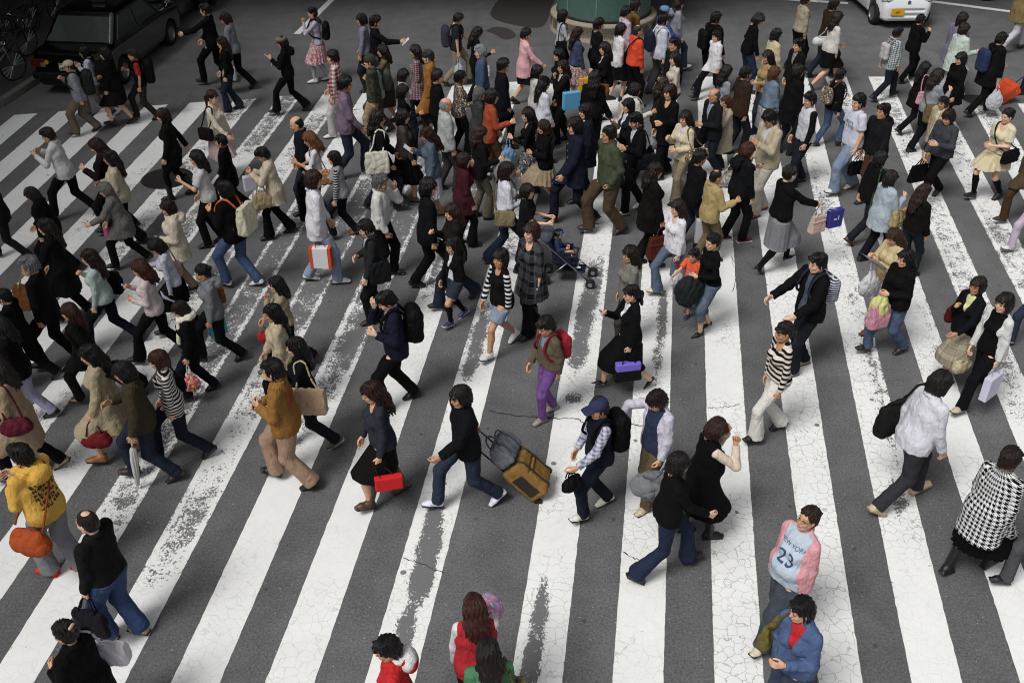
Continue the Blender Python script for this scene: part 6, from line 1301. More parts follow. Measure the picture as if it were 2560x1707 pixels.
BTXT = """
b|1|N|pack|.32,.46,.2|1f2a24|16201c|backpack|backpack|green and black backpack with side pockets worn under a pale cap
b|2|N|pack|.38,.56,.26|26251f|1a1a18|backpack|backpack|large dark olive rucksack on the pale lilac shirt
b|4|N|pack|.30,.46,.18|101012|0d0d0f|backpack|backpack|black backpack on the youth with red sleeves
b|9|N|pack|.27,.36,.15|111113|0e0e10|backpack|backpack|small black backpack on the pink floral dress
b|14|N|pack|.28,.38,.14|46524f|2f3a3a|backpack|backpack|grey green backpack on the turquoise jacket
b|24|N|soft|.36,.46,.17|c9c6a8|c9582a|backpack|backpack|cream canvas bag with orange straps hanging on a black jacket
b|59|N|pack|.32,.46,.2|0f0f11|0c0c0e|backpack|backpack|black backpack on the navy blue suit
b|64|N|pack|.26,.32,.13|9c1a2a|7c1522|backpack|backpack|bright red backpack on the boy in purple trousers
b|88|N|pack|.30,.46,.18|0f0f11|0d0d0e|backpack|backpack|black backpack behind the navy cap
b|97|N|pack|.30,.44,.18|3a3848|24242c|backpack|backpack|grey violet backpack on the dark green shirt
b|139|N|pack|.30,.42,.17|1d2440|c9ccd8|backpack|backpack|navy backpack with white trim on a white shirt
b|171|N|pack|.27,.30,.14|8a7a62:floral:4a3c30|4a3c30|backpack|rucksack|small patterned brown rucksack on a black top
b|174|N|pack|.24,.32,.10|b8b2b4|8e888a|backpack|sling bag|pale grey sling bag on the green checked shirt
b|181|N|pack|.30,.44,.16|1d3464|101218|backpack|backpack|blue and black backpack on the long striding suit
b|154|N|pack|.28,.40,.15|131315|0f0f11|backpack|backpack|plain black backpack near the loose white shirt
b|71|N|pack|.30,.34,.17|1d2c58:stripef:c8ccd6|1d2744|backpack|backpack|navy backpack with white bands behind the open black jacket
b|146|N|pack|.24,.30,.10|b9b4ac|a09a90|backpack|backpack|pale small backpack on the white hooded top
h|6|N|soft|.30,.32,.10|b7b6bd|8a8a90|tote_bag|bag|white cloth bag beside the grey sweater
p|11|N|sheet|.15,.21,0|c9cce0|0|leaflet|leaflet|white and blue leaflet held out by the black suit
p|12|N|sheet|.10,.16,0|d2d2d2|0|leaflet|leaflet|small folded white paper in the hand of the tan top
p|8|N|sheet|.08,.12,0|b0aebd|0|leaflet|leaflet|small pale card held by the person in flat cap
h|17|N|soft|.40,1.0,.14|0f0f12|0c0c0e|garment_bag|garment bag|long black garment bag hanging beside the balding person
s|18|N|soft|.36,.26,.13|8a6238:floral:b5793c|5a3a22|shoulder_bag|shoulder bag|brown and orange shoulder bag on the white top
s|19|N|soft|.28,.24,.10|1f1410|1a110d|shoulder_bag|shoulder bag|dark brown shoulder bag on the cream cardigan
e|22|N|soft|.30,.27,.14|a8916a|8c744e|handbag|handbag|beige handbag on the arm of the beige jacket
h|22|F|box|.20,.26,.09|c3bfcf|a8a4b2|paper_bag|paper bag|small white paper bag behind the black trousers of the beige jacket
h|25|N|box|.32,.34,.13|d8d6da|7a3a55|paper_bag|paper bag|white and orange paper shopping bag held low by the white shirt
s|27|N|soft|.30,.34,.10|1c1e21|17181a|shoulder_bag|shoulder bag|dark grey bag on the charcoal suit
h|31|F|soft|.10,.26,.06|d8468f|c03a7a|pouch|pouch|bright pink pouch held by the grey haired person in grey
h|33|N|soft|.44,.40,.17|6a3d18|8f7a62|tote_bag|tote bag|big brown suede tote carried by the long black coat
s|39|F|soft|.40,.34,.14|0f0e0f|0e0d0e|shoulder_bag|shoulder bag|black slouchy shoulder bag on the mint sweater
p|40|F|phone|.1,.1,.1|b9bcc8|0|phone|phone|pale phone with red charm in the hands of the pale pink top
p|37|N|sheet|.21,.28,0|c8cbd8|0|sheet_of_paper|paper|white sheet held low by the pale lilac knit top
s|37|F|soft|.22,.26,.08|c49a98|b08886|shoulder_bag|shoulder bag|pale pink bag on the pale lilac knit top
h|41|N|plastic|.22,.26,.12|c8507a:floral:d9b04a|c9c6c6|plastic_bag|bag|colourful pink and yellow bag held by the cream scarf wearer
s|42|F|soft|.30,.24,.10|7a4a22|8f6a3a|shoulder_bag|shoulder bag|tan bag with a long strap on the grey hooded top
h|42|F|box|.24,.26,.10|4fb3c4|3c8fa0|paper_bag|paper bag|turquoise paper bag beside the grey hooded top
h|43|N|box|.22,.30,.10|c9761d|8a4d18|paper_bag|paper bag|orange paper bag held by the broad black suit
h|45|N|round|.34,.22,.15|6a1018|4a0c12|handbag|handbag|dark red leather handbag on the beige trench coat
s|47|F|soft|.26,.22,.10|151313|111010|shoulder_bag|shoulder bag|black bag beside the striped top
s|48|N|round|.32,.22,.14|5a1428|4a1020|shoulder_bag|shoulder bag|maroon shoulder bag on the belted trench at the left edge
h|48|N|box|.28,.30,.06|2f93bd|2a7fa4|document_case|document case|bright blue document case beside the belted trench coat
x|50|N|round|.42,.34,.20|a8460f|8a3a10|shoulder_bag|shoulder bag|rust orange shoulder bag below the yellow hooded top
p|50|F|phone|.1,.1,.1|b4b4c4|0|phone|phone|silver phone held by the yellow hooded top
h|51|N|soft|.34,.34,.08|1c1c26|15151c|tote_bag|bag|flat dark bag held by the person with black jacket and bald spot
s|52|F|soft|.36,.26,.13|cdc9d0|b9b5bc|shoulder_bag|shoulder bag|white shoulder bag on the black coat with the hair clip
h|52|F|box|.26,.30,.10|a9a3a8|8e888c|paper_bag|paper bag|grey paper bag behind the black coat with the hair clip
h|53|F|round|.14,.18,.08|b01a26|a58c58|handbag|small bag|small red bag on a tan strap near the khaki jacket
s|55|N|soft|.42,.34,.16|b89d7c|b5a67c|tote_bag|tote bag|large beige canvas tote on the navy top
s|54|F|soft|.24,.22,.09|2a241f|6d5f48|shoulder_bag|shoulder bag|dark small bag of the short beige trench coat
h|57|N|box|.30,.17,.08|c40f1c|3a1414|paper_bag|paper bag|glossy red paper bag by the brown boots
s|61|F|soft|.32,.24,.12|111114|0f0f11|shoulder_bag|shoulder bag|black shoulder bag on the dark olive top
h|65|N|struct|.36,.26,.13|131315|101012|handbag|handbag|black handbag with violet panel carried by the black skirt suit
p|65|F|phone|.1,.1,.1|6a5ab8|0|wallet|wallet|violet wallet in the raised hand of the black skirt suit
h|67|N|plastic|.22,.26,.12|d0cdd6|8a2a2a|plastic_bag|plastic bag|white plastic bag near the toddler and the white blouse
p|69|N|cloth|.42,.48,.24|1d2528|0|jacket|jacket|dark jacket draped over the arm of the toddler's companion
p|72|N|sheet|.34,.40,0|d3d4dc|0|sheet_of_paper|paper|large white paper sheet read by the cream jacket
h|72|N|plastic|.34,.40,.16|c6c4c8|cfcdd0|plastic_bag|plastic bag|translucent white plastic bag below the large paper sheet
h|73|N|soft|.30,.36,.16|c98a9c|b07a8a|handbag|handbag|dusty pink rounded bag on the very long black hair person
p|73|N|cloth|.24,.42,.18|c6c878|0|cardigan|cardigan|yellow green cardigan over an arm beside the pink bag
s|74|F|soft|.34,.28,.14|a39062|8a7a52|shoulder_bag|shoulder bag|khaki cloth bag of the person with long brown hair
s|76|N|soft|.36,.36,.13|1f4a2a|2a5a38|shoulder_bag|shoulder bag|bottle green cloth bag on the black jacket
h|77|F|struct|.38,.32,.10|0d0d0e|0b0b0c|briefcase|bag|black square bag behind the dark grey sweater
s|78|N|soft|.26,.28,.12|7a4519|5a3314|shoulder_bag|shoulder bag|brown leather shoulder bag on the tan coat
x|79|N|soft|.36,.24,.12|101013|0d0d0f|shoulder_bag|shoulder bag|black shoulder bag across the cream top
s|82|F|soft|.26,.24,.10|4a0f12|3a0c0f|shoulder_bag|shoulder bag|dark red shoulder bag on the navy jacket with plaid skirt
h|83|N|box|.30,.34,.10|c2bfd2|a9a6b8|paper_bag|paper bag|white paper bag in front of the black dress and white blouse
h|83|F|round|.30,.20,.12|b5a98c|9a8e72|handbag|handbag|cream handbag behind the white paper bag
s|85|F|soft|.48,.42,.16|201f1d|232323|shoulder_bag|shoulder bag|large dark bag slung on the striding white shirt
h|86|F|struct|.28,.22,.09|0a0a0b|0a0a0b|handbag|handbag|small black handbag by the houndstooth coat
h|88|N|round|.24,.18,.10|0f0f11|0f0f11|pouch|pouch|black pouch held by the navy cap wearer
s|91|F|cloth|.46,.36,.26|74777a|5f6265|bundle|bundle|grey cloth bundle behind the black sweater
s|93|F|soft|.30,.26,.12|6a5f2a|5a5024|shoulder_bag|shoulder bag|olive bag of the blue denim jacket
h|94|F|plastic|.24,.26,.14|d0507a|d87a3a|plastic_bag|bag|pink and orange bag by the white hood
s|96|F|soft|.30,.26,.14|7a6c48|5f5438|shoulder_bag|shoulder bag|olive beige bag of the green jacket
p|95|F|cloth|.26,.22,.22|c77a9c:floral:6a9ad8|0|soft_toy|soft toy|pink and blue plush bundle held in front of the reddish hair
h|97|N|plastic|.24,.28,.12|a9b4c4|b4bccb|plastic_bag|plastic bag|pale blue plastic bag of the dark green shirt
e|98|N|soft|.28,.24,.10|c3c1c6|8a8890|handbag|handbag|white bag on the arm of the black clad long haired person
h|129|N|struct|.34,.36,.13|2a2b2e:check:4a4b4f|151515|handbag|handbag|large grey checked bag beside the pale pink coat
s|112|N|soft|.40,.40,.16|c9c6b4|d8d5c8|shoulder_bag|shoulder bag|white pleated tote on the shoulder of the black jacket
s|114|F|soft|.28,.24,.12|b9b8b6|c9c8c4|shoulder_bag|shoulder bag|white shoulder bag on the denim jacket
p|114|F|sheet|.14,.20,0|cfd1d6|0|leaflet|leaflet|white leaflet read by the denim jacket
p|116|N|cloth|.34,.46,.22|8d8c82|0|coat_over_arm|coat|pale grey coat over the arm of the wavy brown hair
x|118|N|soft|.32,.26,.11|7a6d50|5d5238|messenger_bag|shoulder bag|khaki messenger bag across the white sweater
h|121|N|plastic|.30,.36,.12|5a9cd0|6aa6d6|plastic_bag|bag|sky blue bag by the grey patterned skirt
s|122|F|soft|.26,.24,.12|a4521a|7a3c14|shoulder_bag|shoulder bag|burnt orange bag above the tan pleated skirt
s|128|N|box|.34,.34,.12|5aa2cc|4a4a4a|tote_bag|tote bag|light blue tote beside the long brown hair and dark jacket
h|131|N|box|.28,.34,.10|d8a514|d0cabb|paper_bag|paper bag|bright yellow paper bag by the pink floral skirt
e|133|N|soft|.30,.26,.12|6a3f1c|4a2c14|handbag|handbag|brown handbag on the arm of the black jacket over cream
x|138|F|soft|.24,.22,.10|111113|101012|shoulder_bag|shoulder bag|black bag strapped across the vivid orange sweater
e|145|F|plastic|.30,.44,.14|b9bec6|b9bec6|plastic_bag|plastic bag|pale plastic bag held by the open necked black coat
p|147|F|sheet|.30,.24,0|cfd0da|0|sheet_of_paper|paper|white sheet beside the navy vest
s|148|N|soft|.38,.28,.13|10131c|0f1118|shoulder_bag|shoulder bag|black nylon shoulder bag of the phone gazing black suit
p|148|F|phone|.1,.1,.1|1a1a1c|0|phone|phone|black phone held by the black suit in white sneakers
s|149|N|round|.44,.30,.16|80643c:floral:5a4426|6a5230|shoulder_bag|shoulder bag|gold brown slouchy bag on the cream cardigan
p|150|N|cloth|.30,.36,.16|14161a|0|jacket|jacket|black jacket carried by the bald person in dark suit
s|163|F|soft|.34,.28,.13|b4b2a8:floral:8a887c|c4c2b8|shoulder_bag|shoulder bag|pale patterned bag behind the auburn hair
p|163|F|phone|.1,.1,.1|17171a|0|phone|phone|black phone held up by the auburn haired person
h|165|N|struct|.46,.36,.18|4f2016|4a2a20|handbag|handbag|large red brown leather handbag by the black trouser suit
h|166|F|box|.28,.40,.12|b3b4b8|9a9ba0|paper_bag|paper bag|grey paper bag beside the tan jacket
h|167|N|struct|.28,.28,.13|c4a79a|d0cfd0|tote_bag|tote bag|small beige tote with white handles by the grey skirt
h|167|N|box|.26,.30,.10|2b2a7a|c8c4c8|paper_bag|paper bag|violet blue paper bag with white mark by the grey skirt
h|170|F|soft|.30,.26,.10|0f0f10|0e0e10|shoulder_bag|bag|black bag behind the charcoal hooded jacket
s|173|F|tube|.42,.2,.2|cfcecb|bdbcb8|shoulder_bag|shoulder bag|white barrel shaped bag on the white top
s|178|N|struct|.26,.24,.11|d29aaa|c88a9c|handbag|handbag|small pink handbag on the black coat
x|179|N|soft|.44,.36,.15|6a5a3c|55482f|messenger_bag|shoulder bag|big khaki shoulder bag of the pale grey sweater
h|181|N|plastic|.34,.44,.16|b6b6bc|bcbcc2|plastic_bag|plastic bag|white plastic bag beside the long striding suit
s|130|N|soft|.24,.24,.10|111114|0f0f11|shoulder_bag|shoulder bag|black bag on the pale grey top by the kiosk
s|44|N|soft|.26,.24,.10|0e0e0e|0d0d0d|shoulder_bag|shoulder bag|black bag on the dark olive coat
p|18|N|phone|.1,.1,.1|c4c4c8|0|phone|phone|pale phone held by the light brown haired person
p|21|N|phone|.1,.1,.1|2a2a2c|0|phone|phone|dark phone held by the white short sleeves
p|28|N|phone|.1,.1,.1|d4d4d4|0|handkerchief|handkerchief|white cloth in the hands of the white shirt
"""
"""carry table: kind | person | side | shape | width,height,depth | colour | strap colour | name | category | label"""
for ln in BTXT.strip().split('\n'):
    kd, pid, side, style, size, col, hcol, name, cat, label = ln.split('|')
    pid = int(pid); dxo = 0
    if label.startswith('violet blue'): dxo = .26
    if label.startswith('glossy red'): dxo = -.06
    if name == 'soft_toy': dxo = -.24
    if label.startswith('small beige tote'): dxo = -.04
    carry(kd, pid, side, style, size.split(','), col, hcol if hcol != '0' else '111111', name, cat, label, 'bags and small things carried by the crowd', dx=dxo if kd != 'b' else 0,
          dy=.10 if label.startswith('glossy red') else 0, dz=-.20 if label.startswith('rust orange') else (.20 if name == 'soft_toy' else (-.22 if style == 'cloth' and kd == 'p' else 0)), drop=.04 if name in ('garment_bag', 'pouch', 'document_case') else (.10 if style == 'box' else .15))
# ---------------------------------------------------------------- luggage, umbrella, stroller, lettering
def wpt(pid, v): return PEOPLE[pid]['W'] @ Vector([float(x) for x in v])
def hand_pt(pid, k): J = PEOPLE[pid]['J']; return wpt(pid, J['wr'+k]+J['fd'+k]*.085)
def other(k): return 'R' if k == 'L' else 'L'
def suitcase(pid, k, wheelpx, size, col, trim, name, label, straps=True):
    """a wheeled case tilted towards the hand that pulls it"""
    h = hand_pt(pid, k); w0 = at(*wheelpx, .05); dirv = (h-w0); up = dirv.normalized(); t = empty(name); tag(t, label, 'suitcase', 'wheeled luggage')
    side = up.cross(Vector((0,0,1))).normalized(); nrm = side.cross(up).normalized()
    M = Matrix((side, nrm, up)).transposed().to_4x4(); M.translation = w0; t.matrix_world = M
    w, hh, d = size; L = dirv.length; rnd = random.Random(pid)
    g = Grid((-w/2-.03,-d/2-.05,.0), (w/2+.03,d/2+.1,hh+.1), .011); g.box((0,0,.06+hh/2), (w/2,d/2,hh/2), .05, .01); g.box((0,d/2,.06+hh*.36), (w*.40,.03,hh*.27), .03, .02); g.box((0,d/2,.06+hh*.80), (w*.40,.025,hh*.12), .025, .02); g.folds(.0035, rnd, 1.3)
    V, Q = g.net(); link('case_body', mesh_np('case_body', V, Q), cloth(col, None, None, .75), t)
    tm = plain('case_trim', trim, .6)
    m = MB()
    for x in (-w*.34, w*.34): m.tube([(x,-d*.35,hh), (x,-d*.35,L-.02)], .010, 8)
    m.tube([(-w*.34,-d*.35,L-.02), (w*.34,-d*.35,L-.02)], .016, 8); m.build('pull_handle', plain('handle_dark', '1c1c1e', .4, .5), t, smooth=True)
    for x in (-w*.42, w*.42): m = MB(); m.cyl((x-.02,-d*.3,.02), (x+.02,-d*.3,.02), .045, 20); m.build('wheel', plain('wheel_black', '151515', .6), t)
    if straps:
        for x in (-w*.28, w*.28): m = MB(); m.tube(smooth_path([(x,-d*.5,.12), (x,d*.60,.10), (x,d*.62,hh*.5), (x,d*.60,hh+.0), (x,d*.2,hh+.08), (x,-d*.4,hh+.06)]), .013, 6); m.build('strap', tm, t, smooth=True)
        m = MB(); m.tube([(-w*.35,d*.64,.06+hh*.60), (w*.35,d*.64,.06+hh*.60)], .008, 6); m.tube([(-w*.38,d*.60,.30),(w*.38,d*.60,.30)], .006, 6); m.build('zip', tm, t, smooth=True)
    for q in (-1, 1): m = MB(); m.box((q*(w/2-.004), 0, .06+hh*.45), (.012, d*.30, hh*.30)); m.build('side_panel', tm, t, bevel=.01)
    return t, M, L
P58 = PEOPLE[58]; far58 = other(P58['near'])
t, M58, L58 = suitcase(58, far58, (1366,1224), (.42,.52,.26), '8a672c', '2a211a', 'suitcase', 'tan fabric suitcase with dark straps tilted on its wheels')
rnd = random.Random(3); V, Q = bag_body('soft', .42, .28, .22, rnd); gb = link('travel_bag', mesh_np('travel_bag', V, Q), cloth('6b737f')); tag(gb, 'grey blue travel bag lying on top of the tan suitcase handle', 'travel bag', 'wheeled luggage'); gb.matrix_world = M58 @ Matrix.Translation((0,.05,.52+.06+.17)) @ Matrix.Rotation(R(6), 4, 'Y')
m = MB()
for q in (-.06, .06): m.tube(smooth_path([(-.12,q,.10),(-.06,q*1.2,.2),(.06,q*1.2,.2),(.12,q,.10)]), .009, 6)
m.build('handle', cloth('4c535e'), gb, smooth=True)
m = MB()
for x in (-.1, .1): m.tube(smooth_path([(x,-.115,-.1),(x,-.10,.08),(x,.0,.135),(x,.10,.08),(x,.115,-.1)]), .010, 6)
m.build('strap', cloth('4c535e'), gb, smooth=True)
k44 = PEOPLE[44]['near']; suitcase(44, k44, (352,965), (.36,.46,.22), '121214', '0c0c0c', 'suitcase', 'small black trolley case pulled by the dark olive coat', False)
suitcase(184, PEOPLE[184]['near'], (2478,250), (.46,.50,.26), 'd4460f', 'a83208', 'suitcase', 'bright orange wheeled bag behind the crossing at the upper right', False)
# white umbrella used as a stick
k = PEOPLE[46]['near']; h = hand_pt(46, k); tip = at(346, 1222); d = (h-tip); t = empty('umbrella', tip); tag(t, 'closed white umbrella held by the olive brown jacket', 'umbrella'); d2 = tuple(d)
u = Vector(d2); L = u.length; u /= L; s_ = u.orthogonal().normalized(); w_ = u.cross(s_); V = []; Q = []; n = 40; prof = [(.004,.0),(.006,.05),(.020,.09),(.030,.3),(.036,.55),(.030,.72),(.012,.76)]
for r, z in prof:
    for i in range(n): a = 2*math.pi*i/n; rr = r*(1+.28*math.sin(8*a+z*5)); V.append(u*(z*L/.86)+s_*(rr*math.cos(a))+w_*(rr*math.sin(a)))
for j in range(len(prof)-1):
    for i in range(n): Q.append((j*n+i, j*n+(i+1) % n, (j+1)*n+(i+1) % n, (j+1)*n+i))
link('cover', mesh_np('cover', [tuple(v) for v in V], Q), plain('umbrella_white', 'c9c9c6', .5), t)
m = MB(); m.tube([u*(L*.86), u*(L+.02), u*(L+.05)+Vector((.03,0,.0)), u*(L+.03)+Vector((.06,0,-.01))], .011, 8); m.build('handle', plain('umbrella_handle', 'b5b0a6', .4), t, smooth=True)
# stroller with a child in it
P = PEOPLE[119]; hd = R(P['head']); f = Vector((math.cos(hd), math.sin(hd), 0)); p0 = Vector(P['root'].location)+f*.66; p0.z = 0
t = empty('stroller', p0, hd); t.scale = (.88,)*3; tag(t, 'dark blue stroller with a folded grey hood and double wheels', 'stroller'); al = plain('stroller_alloy', '8f9296', .3, .9); navy = cloth('18233f')
for s in (-1, 1):
    m = MB(); m.tube([(-.62,s*.22,1.02),(-.35,s*.22,.78),(.42,s*.20,.12)], .013, 8); m.tube([(.02,s*.21,.46),(-.34,s*.21,.10)], .013, 8); m.tube([(-.62,s*.22,1.02),(-.68,s*.19,1.03)], .018, 8); m.build('side_frame', al, t, smooth=True)
    for x in (-.36, .44):
        for e in (-.03, .03): m = MB(); m.cyl((x,s*.21+e-.016,.085), (x,s*.21+e+.016,.085), .083, 22); wl = m.build('wheel', plain('wheel_black', '151515', .6), t, bevel=.012); m = MB(); m.cyl((x,s*.21+e-.018,.085), (x,s*.21+e+.018,.085), .04, 16); m.build('hub', plain('wheel_grey', '7a7c80', .5), wl)
m = MB(); m.tube([(-.36,-.21,.12),(-.36,.21,.12)], .010); m.tube([(.28,-.20,.24),(.28,.20,.24)], .010); m.build('cross_bar', al, t)
g = Grid((-.5,-.25,.2), (.45,.25,1.1), .013); g.box((-.02,0,.42), (.19,.17,.028), .025, .04); g.box((-.24,0,.64), (.03,.17,.26), .025, .05, Matrix.Rotation(R(-22), 3, 'Y'))
for s in (-1, 1): g.box((-.08,s*.175,.53), (.16,.012,.11), .011, .03)
g.box((.26,0,.26), (.07,.14,.012), .011, .02); g.folds(.003, random.Random(2), 1.3); V, Q = g.net(); link('seat', mesh_np('seat', V, Q), navy, t)
g = Grid((-.6,-.26,.75), (.0,.26,1.12), .012); g.ell((-.36,0,.86), (.14,.20,.15), .02); g.ell((-.27,0,.80), (.13,.17,.14), .02, cut=True); g.folds(.005, random.Random(4), 1.6); V, Q = g.net(); link('hood', mesh_np('hood', V, Q), cloth('4a5262'), t)
m = MB(); m.box((-.05,0,.23), (.18,.15,.012)); m.build('basket', plain('basket_net', '141416', .8), t, bevel=.01)
g = Grid((-.05,-.2,.45), (.3,.2,.65), .011); g.cap((.02,-.19,.56), (.17,-.15,.57), .018); g.cap((.17,-.15,.57), (.17,.15,.57), .018); g.cap((.17,.15,.57), (.02,.19,.56), .018); V, Q = g.net(); link('front_bar', mesh_np('front_bar', V, Q), plain('foam', '17181b', .8), t)
def seated(pid, loc, heading, S, label):
    J = {'hz': .885, 'T': (lambda x, y, z: np.array((x-.10*max(0, z-.93)/.5, y, z)))}
    for s, k in ((1, 'L'), (-1, 'R')):
        hip = np.array((0, s*.09, .885)); kn = hip+np.array((.38, s*.06, .03)); an = kn+np.array((.14, s*.01, -.34))
        J['hip'+k], J['knee'+k], J['ank'+k], J['fp'+k] = hip, kn, an, -10; sh = J['T'](0, s*.17, 1.37); J['sh'+k] = sh; el = sh+np.array((.08, s*.05, -.26)); J['el'+k] = el; d = np.array((.78, -s*.35, .1)); d /= np.linalg.norm(d); J['wr'+k] = el+d*.24; J['fd'+k] = d; J['code'+k] = 'ph'
    return J
_pose = pose
pose = lambda *a: seated(0, None, 0, 1, '')
sl = p0+f*(-.12); make_person(901, (sl.x, sl.y, .03), P['head'], .82, child=.85, hair='short', hcol='17110e', hat='cap:4f78b8', top='swt:2c3f72', bottom='jn:2a3154', shoes='sn:d0d6c8', hp=18, lean=0, label='small child in blue cap and blue clothes seated in the stroller', sk='cfa587')
pose = _pose
# marks and lettering on clothes, laid on the cloth they are printed on
from mathutils.bvhtree import BVHTree
def print_on(pid, part, me, name, mat, z, y=0, back=False, sub=2, lift=.004, tilt=0):
    root = PEOPLE[pid]['root']; tgt = next(c for c in root.children if c.name.split('.')[0] == part)
    bv = BVHTree.FromPolygons([v.co.copy() for v in tgt.data.vertices], [tuple(p.vertices) for p in tgt.data.polygons])
    import bmesh
    bm = bmesh.new(); bm.from_mesh(me); bmesh.ops.triangulate(bm, faces=bm.faces)
    if sub: bmesh.ops.subdivide_edges(bm, edges=bm.edges, cuts=sub, use_grid_fill=True)
    s = -1 if back else 1; ok = []
    for v in bm.verts:
        c, q = math.cos(R(tilt)), math.sin(R(tilt)); uu = v.co.x*c-v.co.y*q; vv = v.co.x*q+v.co.y*c
        o = Vector((s*.9, y+s*uu, z+vv)); hit = bv.ray_cast(o, Vector((-s, 0, 0)))
        if hit[0] is None: hit = (Vector((0, o.y, o.z)), Vector((s,0,0)))
        v.co = hit[0]+Vector((s*lift, 0, 0))
    bm.to_mesh(me); bm.free(); link(name, me, mat, tgt)
def glyphs(rows, w, h, seed, keep=.9):
    """illegible block lettering: short strokes set in rows"""
    r = random.Random(seed); m = MB(); rh = h/rows
    for i in range(rows):
        x = -w/2+r.uniform(0, .03)
        while x < w/2-.02:
            gw = r.uniform(.026, .036); cy = h/2-rh*(i+.5); gh = rh*.36
            for st in range(3):
                if r.random() > keep: continue
                kind = r.choice('vvhhd')
                if kind == 'v': bx = (x+r.choice((0, gw*.8)), cy, .006, gh)
                elif kind == 'h': bx = (x+gw*.4, cy+r.choice((-gh*.9, 0, gh*.9)), gw*.46, .006)
                else: bx = (x+gw*.4, cy, .006, gh*.7)
                a, b, c, d = bx; n = len(m.V); m.V += [(a-c,b-d,0),(a+c,b-d,0),(a+c,b+d,0),(a-c,b+d,0)]; m.Q.append((n,n+1,n+2,n+3))
            x += gw*1.35
    me = bpy.data.meshes.new('lettering'); me.from_pydata(m.V, [], m.Q); me.update(); return me
print_on(92, 'undershirt', text_mesh('NEW YORK', .060), 'lettering', plain('print_navy', '2f4468', .8), 1.335, sub=2)
print_on(92, 'undershirt', text_mesh('23', .21), 'number', plain('print_navy', '2f4468', .8), 1.20, sub=3)
print_on(50, 'hoodie', glyphs(6, .28, .32, 5, .97), 'lettering', plain('print_dark', '2a2014', .8), 1.18, back=True, tilt=4)
print_on(56, 'jacket', glyphs(4, .20, .26, 8), 'red_print', plain('print_red', 'a8281a', .8), 1.25, back=True, tilt=90)
print_on(169, 'shirt', glyphs(2, .22, .14, 3, .8), 'lettering', plain('print_green', '2f7a6a', .8), 1.22)
print_on(68, 'shirt', glyphs(2, .22, .16, 4), 'lettering', plain('print_violet', 'b9a4c4', .8), 1.16)
m = MB()
for s in (-1, 1):
    pts = [(s*(.008+.05*t), -.03+.075*t*t) for t in np.linspace(0, 1, 7)]
    for (a, b), (c, d) in zip(pts, pts[1:]): n = len(m.V); m.V += [(a,b,0),(c,d,0),(c+s*.004,d-.026,0),(a+s*.004,b-.022,0)]; m.Q.append((n,n+1,n+2,n+3) if s < 0 else (n+3,n+2,n+1,n))
me = bpy.data.meshes.new('wing_mark'); me.from_pydata(m.V, [], m.Q); print_on(132, 'sweater', me, 'wing_mark', plain('print_white', 'c6c8cc', .7), 1.16, back=True, sub=1)
# buttons, lanyard
def studs(pid, part, pts, r, col, name):
    root = PEOPLE[pid]['root']; tgt = next(c for c in root.children if c.name.split('.')[0] == part); bv = BVHTree.FromPolygons([v.co.copy() for v in tgt.data.vertices], [tuple(p.vertices) for p in tgt.data.polygons])
    for y, z in pts:
        h = bv.ray_cast(Vector((.9, y, z)), Vector((-1,0,0)))
        if h[0] is not None: m = MB(); m.cyl(h[0]-Vector((.003,0,0)), h[0]+Vector((.006,0,0)), r, 12); m.build(name, plain(name, col, .3, .7), tgt)
studs(124, 'coat', [(0, 1.32-.11*i) for i in range(6)], .014, 'c9b27a', 'button')
# ---------------------------------------------------------------- unseen blocks and decks added out of frame to close off sky and shade
def shade_building(label, x0, x1, y0, y1, h, col, faces):
    t = empty('shade_building', ((x0+x1)/2, (y0+y1)/2, 0)); tag(t, label, 'shade_building'); cx, cy = t.location.x, t.location.y
    m = MB(); m.box((0,0,h/2), ((x1-x0)/2, (y1-y0)/2, h/2)); wl = m.build('wall', plain('facade_'+col, col, .85, bump=.2), t); gl = plain('facade_glass', '1a2228', .12)
    m = MB()
    for ax, sgn in faces:
        L = (x1-x0) if ax == 'y' else (y1-y0); n = int(L/2.6)
        for i in range(n):
            for z in np.arange(4.8, h-1.5, 3.4):
                u = -L/2+L*(i+.5)/n
                m.box((u, sgn*((y1-y0)/2), z) if ax == 'y' else (sgn*((x1-x0)/2), u, z), (.85, .05, 1.0) if ax == 'y' else (.05, .85, 1.0))
    w = m.build('window_band', gl, wl); w['kind'] = 'stuff'
    m = MB(); m.box((0,0,h+.3), ((x1-x0)/2+.2, (y1-y0)/2+.2, .3)); m.build('parapet', plain('facade_'+col, col, .85, bump=.2), t)
shade_building('unseen grey block added along the far side to close off the sky', -46, 40, 44, 60, 34, '55524e', [('y', -1)])  # out of view, added to cut the sky light behind the crossing
shade_building('unseen dark brown block added on the left to shade that side', -44, -19, -4, 41, 24, '3a3531', [('x', 1)])  # out of view, added so its shade falls over the upper left
t = empty('far_shade_deck', (0, 33, 0)); tag(t, 'unseen deck added beyond the crossing to shade its far end', 'elevated road')  # out of view, added to darken the road at the far end
m = MB(); m.box((0,0,7.0), (48, 8.0, .45)); m.build('deck', plain('deck', '4a4845', .85), t)
m = MB(); m.box((0,-7.9,7.95), (48, .1, .5)); m.build('parapet', plain('deck_parapet', '4a4845', .85), t)
for x in (-34, -17, 20, 36): m = MB(); m.cyl((x,3.0,0), (x,3.0,6.6), .6, 24); m.build('column', plain('deck', '4a4845', .85), t)
t = empty('left_shade_deck', (-16.5, 14, 0)); tag(t, 'unseen roofed deck added on the left to darken that edge', 'footbridge')  # out of view, added to take sky light off the left edge
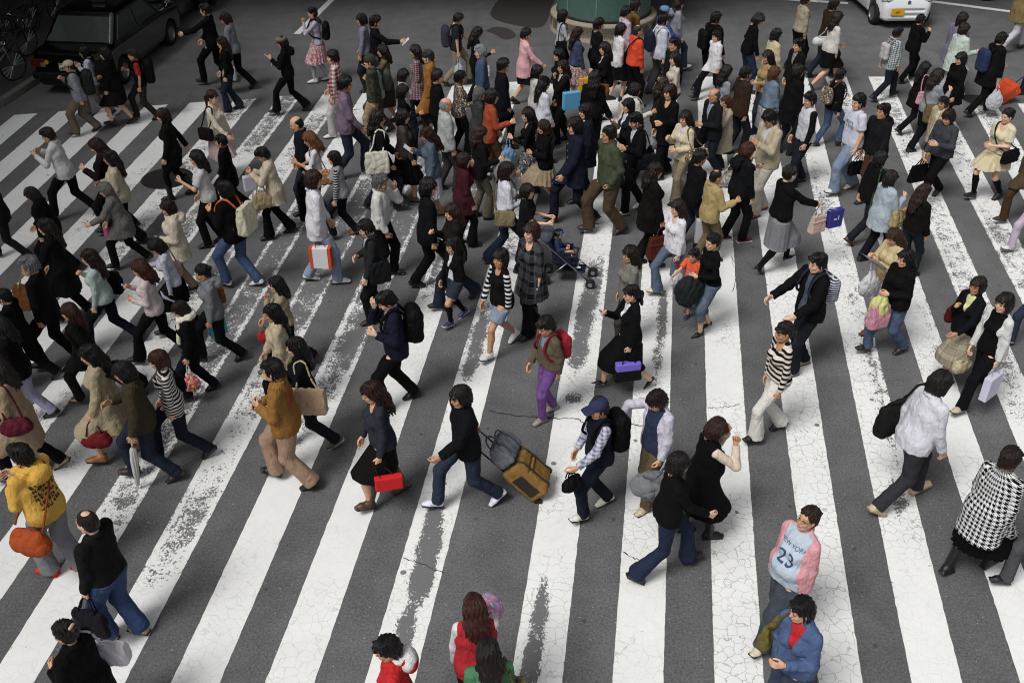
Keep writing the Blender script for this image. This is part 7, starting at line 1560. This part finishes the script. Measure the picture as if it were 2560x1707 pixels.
m = MB(); m.box((0,0,6.6), (2.6, 10.5, .3)); m.build('deck', plain('deck', '4a4845', .85), t); m = MB(); m.box((2.5,0,7.4), (.06, 10.5, .55)); m.build('parapet', plain('deck_parapet', '4a4845', .85), t)
m = MB(); m.box((0,0,9.4), (2.9, 10.7, .12)); m.build('roof', plain('deck', '4a4845', .85), t)
for y in (-8, 0, 8): m = MB(); m.cyl((-1.5,y,0), (-1.5,y,9.3), .3, 24); m.build('column', plain('deck', '4a4845', .85), t)
# ---------------------------------------------------------------- light, sky, camera
sc = bpy.context.scene
EL, AZ = 54, 224
w = bpy.data.worlds.new('World'); sc.world = w; w.use_nodes = True; nt = w.node_tree; bg = nt.nodes['Background']
sky = nt.nodes.new('ShaderNodeTexSky'); sky.sky_type = 'NISHITA'; sky.sun_disc = False; sky.sun_elevation = R(EL); sky.sun_rotation = R(AZ); sky.air_density = 1.0; sky.dust_density = 4.0; sky.ozone_density = 1.0
hs = nt.nodes.new('ShaderNodeHueSaturation'); hs.inputs['Saturation'].default_value = .22; nt.links.new(sky.outputs[0], hs.inputs['Color']); nt.links.new(hs.outputs[0], bg.inputs['Color']); bg.inputs['Strength'].default_value = .065
sd = bpy.data.lights.new('sun', 'SUN'); sd.energy = 1.5; sd.angle = R(22); sd.color = (1, .985, .96); so = bpy.data.objects.new('sun', sd); C.objects.link(so)
dv = Vector((math.sin(R(AZ))*math.cos(R(EL)), math.cos(R(AZ))*math.cos(R(EL)), math.sin(R(EL)))); so.rotation_euler = dv.to_track_quat('Z', 'Y').to_euler()
cam = bpy.data.cameras.new('camera'); co = bpy.data.objects.new('camera', cam); C.objects.link(co); sc.camera = co
co.location = (0, 0, CAMH); co.rotation_euler = (R(90-PITCH), 0, 0); cam.sensor_width = 36; cam.lens = 36*FPX/2560; cam.clip_end = 400; cam.clip_start = .1
sc.view_settings.view_transform = 'Standard'; sc.view_settings.look = 'None'; sc.view_settings.gamma = 1; sc.view_settings.exposure = .66
sc.cycles.filter_width = 1.1
